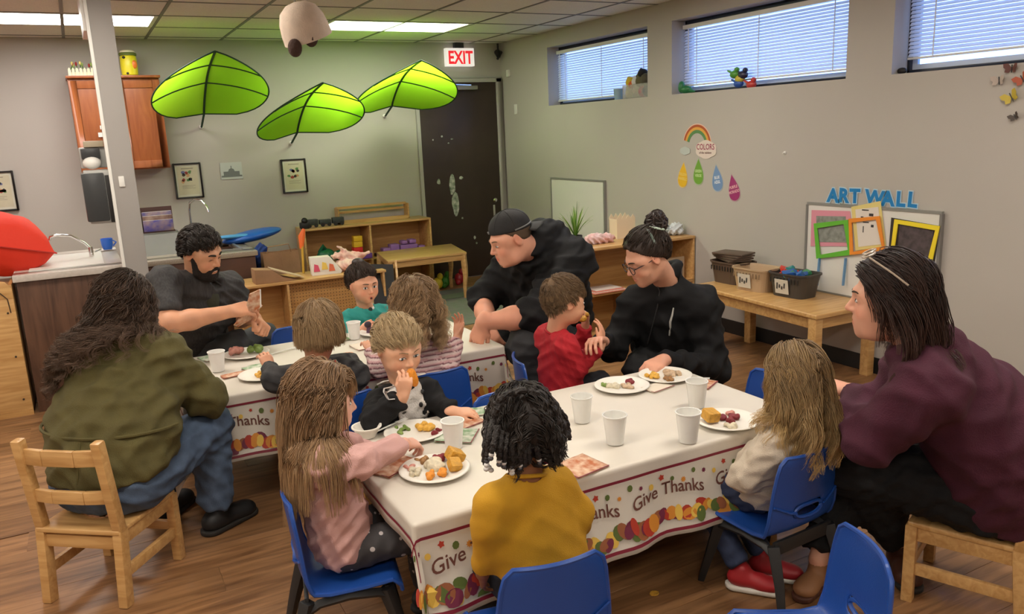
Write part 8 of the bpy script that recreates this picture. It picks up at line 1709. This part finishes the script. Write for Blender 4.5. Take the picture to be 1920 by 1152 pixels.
# ---- girl in the pink striped top (back view, arm raised)
def stripes(V):
    z = V[:, 2]*1.0+V[:, 1]*0.12; t = (z*46) % 1.0; a = np.array([0.62, 0.36, 0.36]); b_ = np.array([0.17, 0.055, 0.075]); c = np.array([0.70, 0.55, 0.52])
    out = np.where((t < 0.24)[:, None], b_, np.where((t < 0.6)[:, None], a, c)); return out
def striped():
    hd = A(775, 572, 3.17); nk = A(790, 638, 3.19); f = unit([0.02, 1, 0])
    m = mat('striped_knit', (0.6, 0.4, 0.4), 0.85, attr='tint', bump=0.25, bscale=260)
    s = kid('girl with curly light brown hair in a pink striped top raising one hand', (1.245, 3.20), f, hd, nk, 'd9a283', (-0.25, 0.93, -0.15), (m, stripes, mat('pink_band', (0.62, 0.36, 0.36), 0.85)), dn, (shoe_blk, sole_blk),
            armR=(A(842, 690, 3.14), A(858, 632, 3.24)), armL=(A(712, 690, 3.20), A(695, 655, 3.34)), wid=1.18, seed=101, sc=0.92, hands=(None, ((0.25, 0.15, 0.95), (0.75, 0.45, -0.1), [0.25, 0.3, 0.35, 0.4], 0.1)), sh_r=(0.052, 0.042, 0.032))
    ln = (0.070, 0.055, 0.005, -0.02, -0.066)
    hair_obj(s, [hair_cap(s, (0.20, 0.12, 0.062), 0.018, ln), strands(s, 400, 10, ln, lambda q: 0.19, lambda q, n: np.array([np.sign(q[0])*0.5, -0.3, -0.6]), (0.24, 0.145, 0.075), (0.56, 0.37, 0.20), 102, 20, 0.24, (0.013, 16), 0.0013, s.tcoll, spreadr=0.016, clump=0.5, jitter=0.016, lift=0.010, curl_from=0.15)], 'curly_hair', 0.42)
striped()

# ---- boy in the red shirt (three-quarter back view, looking right)
def redboy():
    hd = A(1058, 566, 2.93); nk = A(1043, 622, 2.97); f = unit([0.85, -0.10, 0])
    red = mat('red_jersey', (0.44, 0.008, 0.018), 0.8, var=0.12, vscale=12, bump=0.25, bscale=260)
    s = kid('boy in a bright red shirt facing the woman in black, one hand at his mouth', (1.80, 2.965), f, hd, nk, 'dca585', (0.97, -0.08, -0.12), (red,), dn, (shoe_blk, sole_blk),
            armR=(A(1082, 690, 2.86), A(1128, 645, 2.84)), armL=(A(1088, 660, 3.12), A(1098, 606, 3.06)), wid=1.15, seed=111, sc=0.93, hands=(((-0.15, -0.3, 0.9), (0.9, 0, 0.2), [1.0, 1.0, 1.1, 1.1], 0.6), ((0.25, 0.25, 0.9), (0.55, -0.75, 0.1), [0.35, 0.3, 0.35, 0.45], 0.2)), sh_r=(0.056, 0.045, 0.034), pz=0.33)
    s.face((0.05, 0.04, 0.03), (0.20, 0.12, 0.07), 0.8, brow_w=0.6)
    ln = (0.072, 0.056, 0.014, -0.008, -0.050)
    hair_obj(s, [hair_cap(s, (0.18, 0.11, 0.058), 0.010, ln), strands(s, 560, 9, ln, lambda q: 0.045 if q[2] > 0.03 else 0.028, lambda q, n: comb_whorl(q, n)*8+np.array([0, 0.35, -0.2]), (0.15, 0.090, 0.048), (0.28, 0.180, 0.095), 112, 6, 0.05, (0, 0), 0.0012, spreadr=0.010, clump=0.35, jitter=0.005, lift=0.004, hug=0.6)], 'short_hair', 0.42)
    o = sdf_obj('bread_piece', [prim_ell(A(1092, 598, 3.0), (0.022, 0.018, 0.016), 0.01), prim_ell(A(1100, 590, 3.02), (0.012, 0.012, 0.012), 0.01)], 0.004, fm_['corn']); tagged(o, 'golden piece of bread held at the red-shirted boy\'s mouth', 'food')
redboy()

# ---- girl in teal (faces the camera)
def teal():
    hd = A(680, 534, 4.16); nk = A(686, 578, 4.20); f = unit([0.05, -1, 0])
    tm_ = mat('teal_jersey', (0.025, 0.30, 0.27), 0.8, var=0.08, vscale=12, bump=0.25, bscale=260)
    s = kid('girl in a teal long-sleeved shirt with dark pulled-back hair, facing the room', (1.285, 4.24), f, hd, nk, 'dca283', (0.22, -0.96, -0.10), (tm_,), dn, (shoe_blk, sole_blk),
            armR=(A(650, 632, 4.14), A(676, 622, 4.02)), armL=(A(728, 622, 4.18), A(722, 625, 4.00)), wid=1.15, seed=121, sc=0.90, hands=(None, ((0.7, -0.2, 0.45), (-0.2, -0.8, 0.5), 0.7, 0.4)), sh_r=(0.050, 0.042, 0.032), pz=0.32)
    s.face((0.02, 0.012, 0.008), (0.05, 0.03, 0.02), 1.0, gaze=(0.002, 0), brow_w=0.7)
    MB().ell(tuple(s.fr.w((0, s.surf(0, -0.062)-0.001, -0.0635))-s.loc), (0.0085*0.9, 0.004, 0.0065), 12, 6, Matrix(s.fr.R.tolist())).build('open_mouth', mat('mouth_dark', (0.10, 0.015, 0.015), 0.5), s.root, smooth=True)
    V = np.array([v.co for v in s.shirt.data.vertices])+s.loc
    b = A(698, 579, 4.0); k = np.argmin(np.linalg.norm((V-A(698, 579, 4.12))*[1, 0.2, 1], axis=1)+10*(V[:, 1] > 4.2)); p = V[k]-s.loc+[0, -0.006, 0]
    MB().ell(tuple(p), (0.012, 0.003, 0.012), 12, 6).build('shirt_print', mat('print_dark', (0.02, 0.03, 0.03), 0.6), s.root, smooth=True); MB().ell(tuple(p+[0.016, 0, 0.006]), (0.007, 0.003, 0.009), 10, 6).build('shirt_print', cup_m, s.root, smooth=True)
    ln = (0.070, 0.055, 0.012, -0.012, -0.058); dk = (0.035, 0.020, 0.013)
    top = np.array([0, -0.05, 0.125])
    hair_obj(s, [hair_cap(s, dk, 0.008, ln), strands(s, 420, 8, ln, lambda q: min(0.15, np.linalg.norm(q-top)*1.0), lambda q, n: top-q, (0.035, 0.020, 0.013), (0.055, 0.032, 0.020), 122, 9, 0.0, (0, 0), 0.0014, spreadr=0.010, clump=0.3, jitter=0.003, lift=0.003, target=(0, -0.05, 0.125), hug=0.2)], 'pulled_back_hair', 0.4)
    bb = s.fr.w((0.0, -0.045, 0.130))-s.loc; MB().ell(tuple(bb), (0.036, 0.032, 0.024), 14, 8).build('hair_knot', mat('bun_dark', dk, 0.45), s.root, smooth=True)
    MB().tube([s.fr.w((0.084*math.cos(a), -0.010+0.02*math.sin(a), 0.035+0.090*math.sin(a)))-s.loc for a in np.linspace(1.2, 2.8, 12)], 0.0035, 6).build('hair_band', mat('band_white', (0.55, 0.50, 0.48), 0.6), s.root, smooth=True)
    c = A(690, 613, 3.97); t = empty('small_doll', tuple(c), 0, 'small dark-haired doll held by the girl in teal', 'doll'); MB().ell((0, 0, 0.012), (0.020, 0.016, 0.018), 12, 8).build('doll_hair', mat('doll_dark', (0.03, 0.015, 0.03), 0.6), t, smooth=True); MB().tube([(0.005, 0, 0.0), (0.008, 0, -0.05)], [0.012, 0.022], 8).build('doll_dress', mat('doll_purple', (0.10, 0.05, 0.09), 0.8), t, smooth=True)
    c = A(712, 620, 4.02); t = empty('small_doll', tuple(c), 0, 'small pink and white doll in front of the girl in teal', 'doll'); MB().ell((0, 0, 0.0), (0.016, 0.014, 0.016), 12, 8).build('doll_head', mat('doll_pink', (0.65, 0.45, 0.42), 0.6), t, smooth=True); MB().tube([(0, 0, -0.012), (0, 0, -0.05)], [0.012, 0.022], 8).build('doll_dress', mat('doll_white', (0.60, 0.50, 0.52), 0.8), t, smooth=True)
teal()
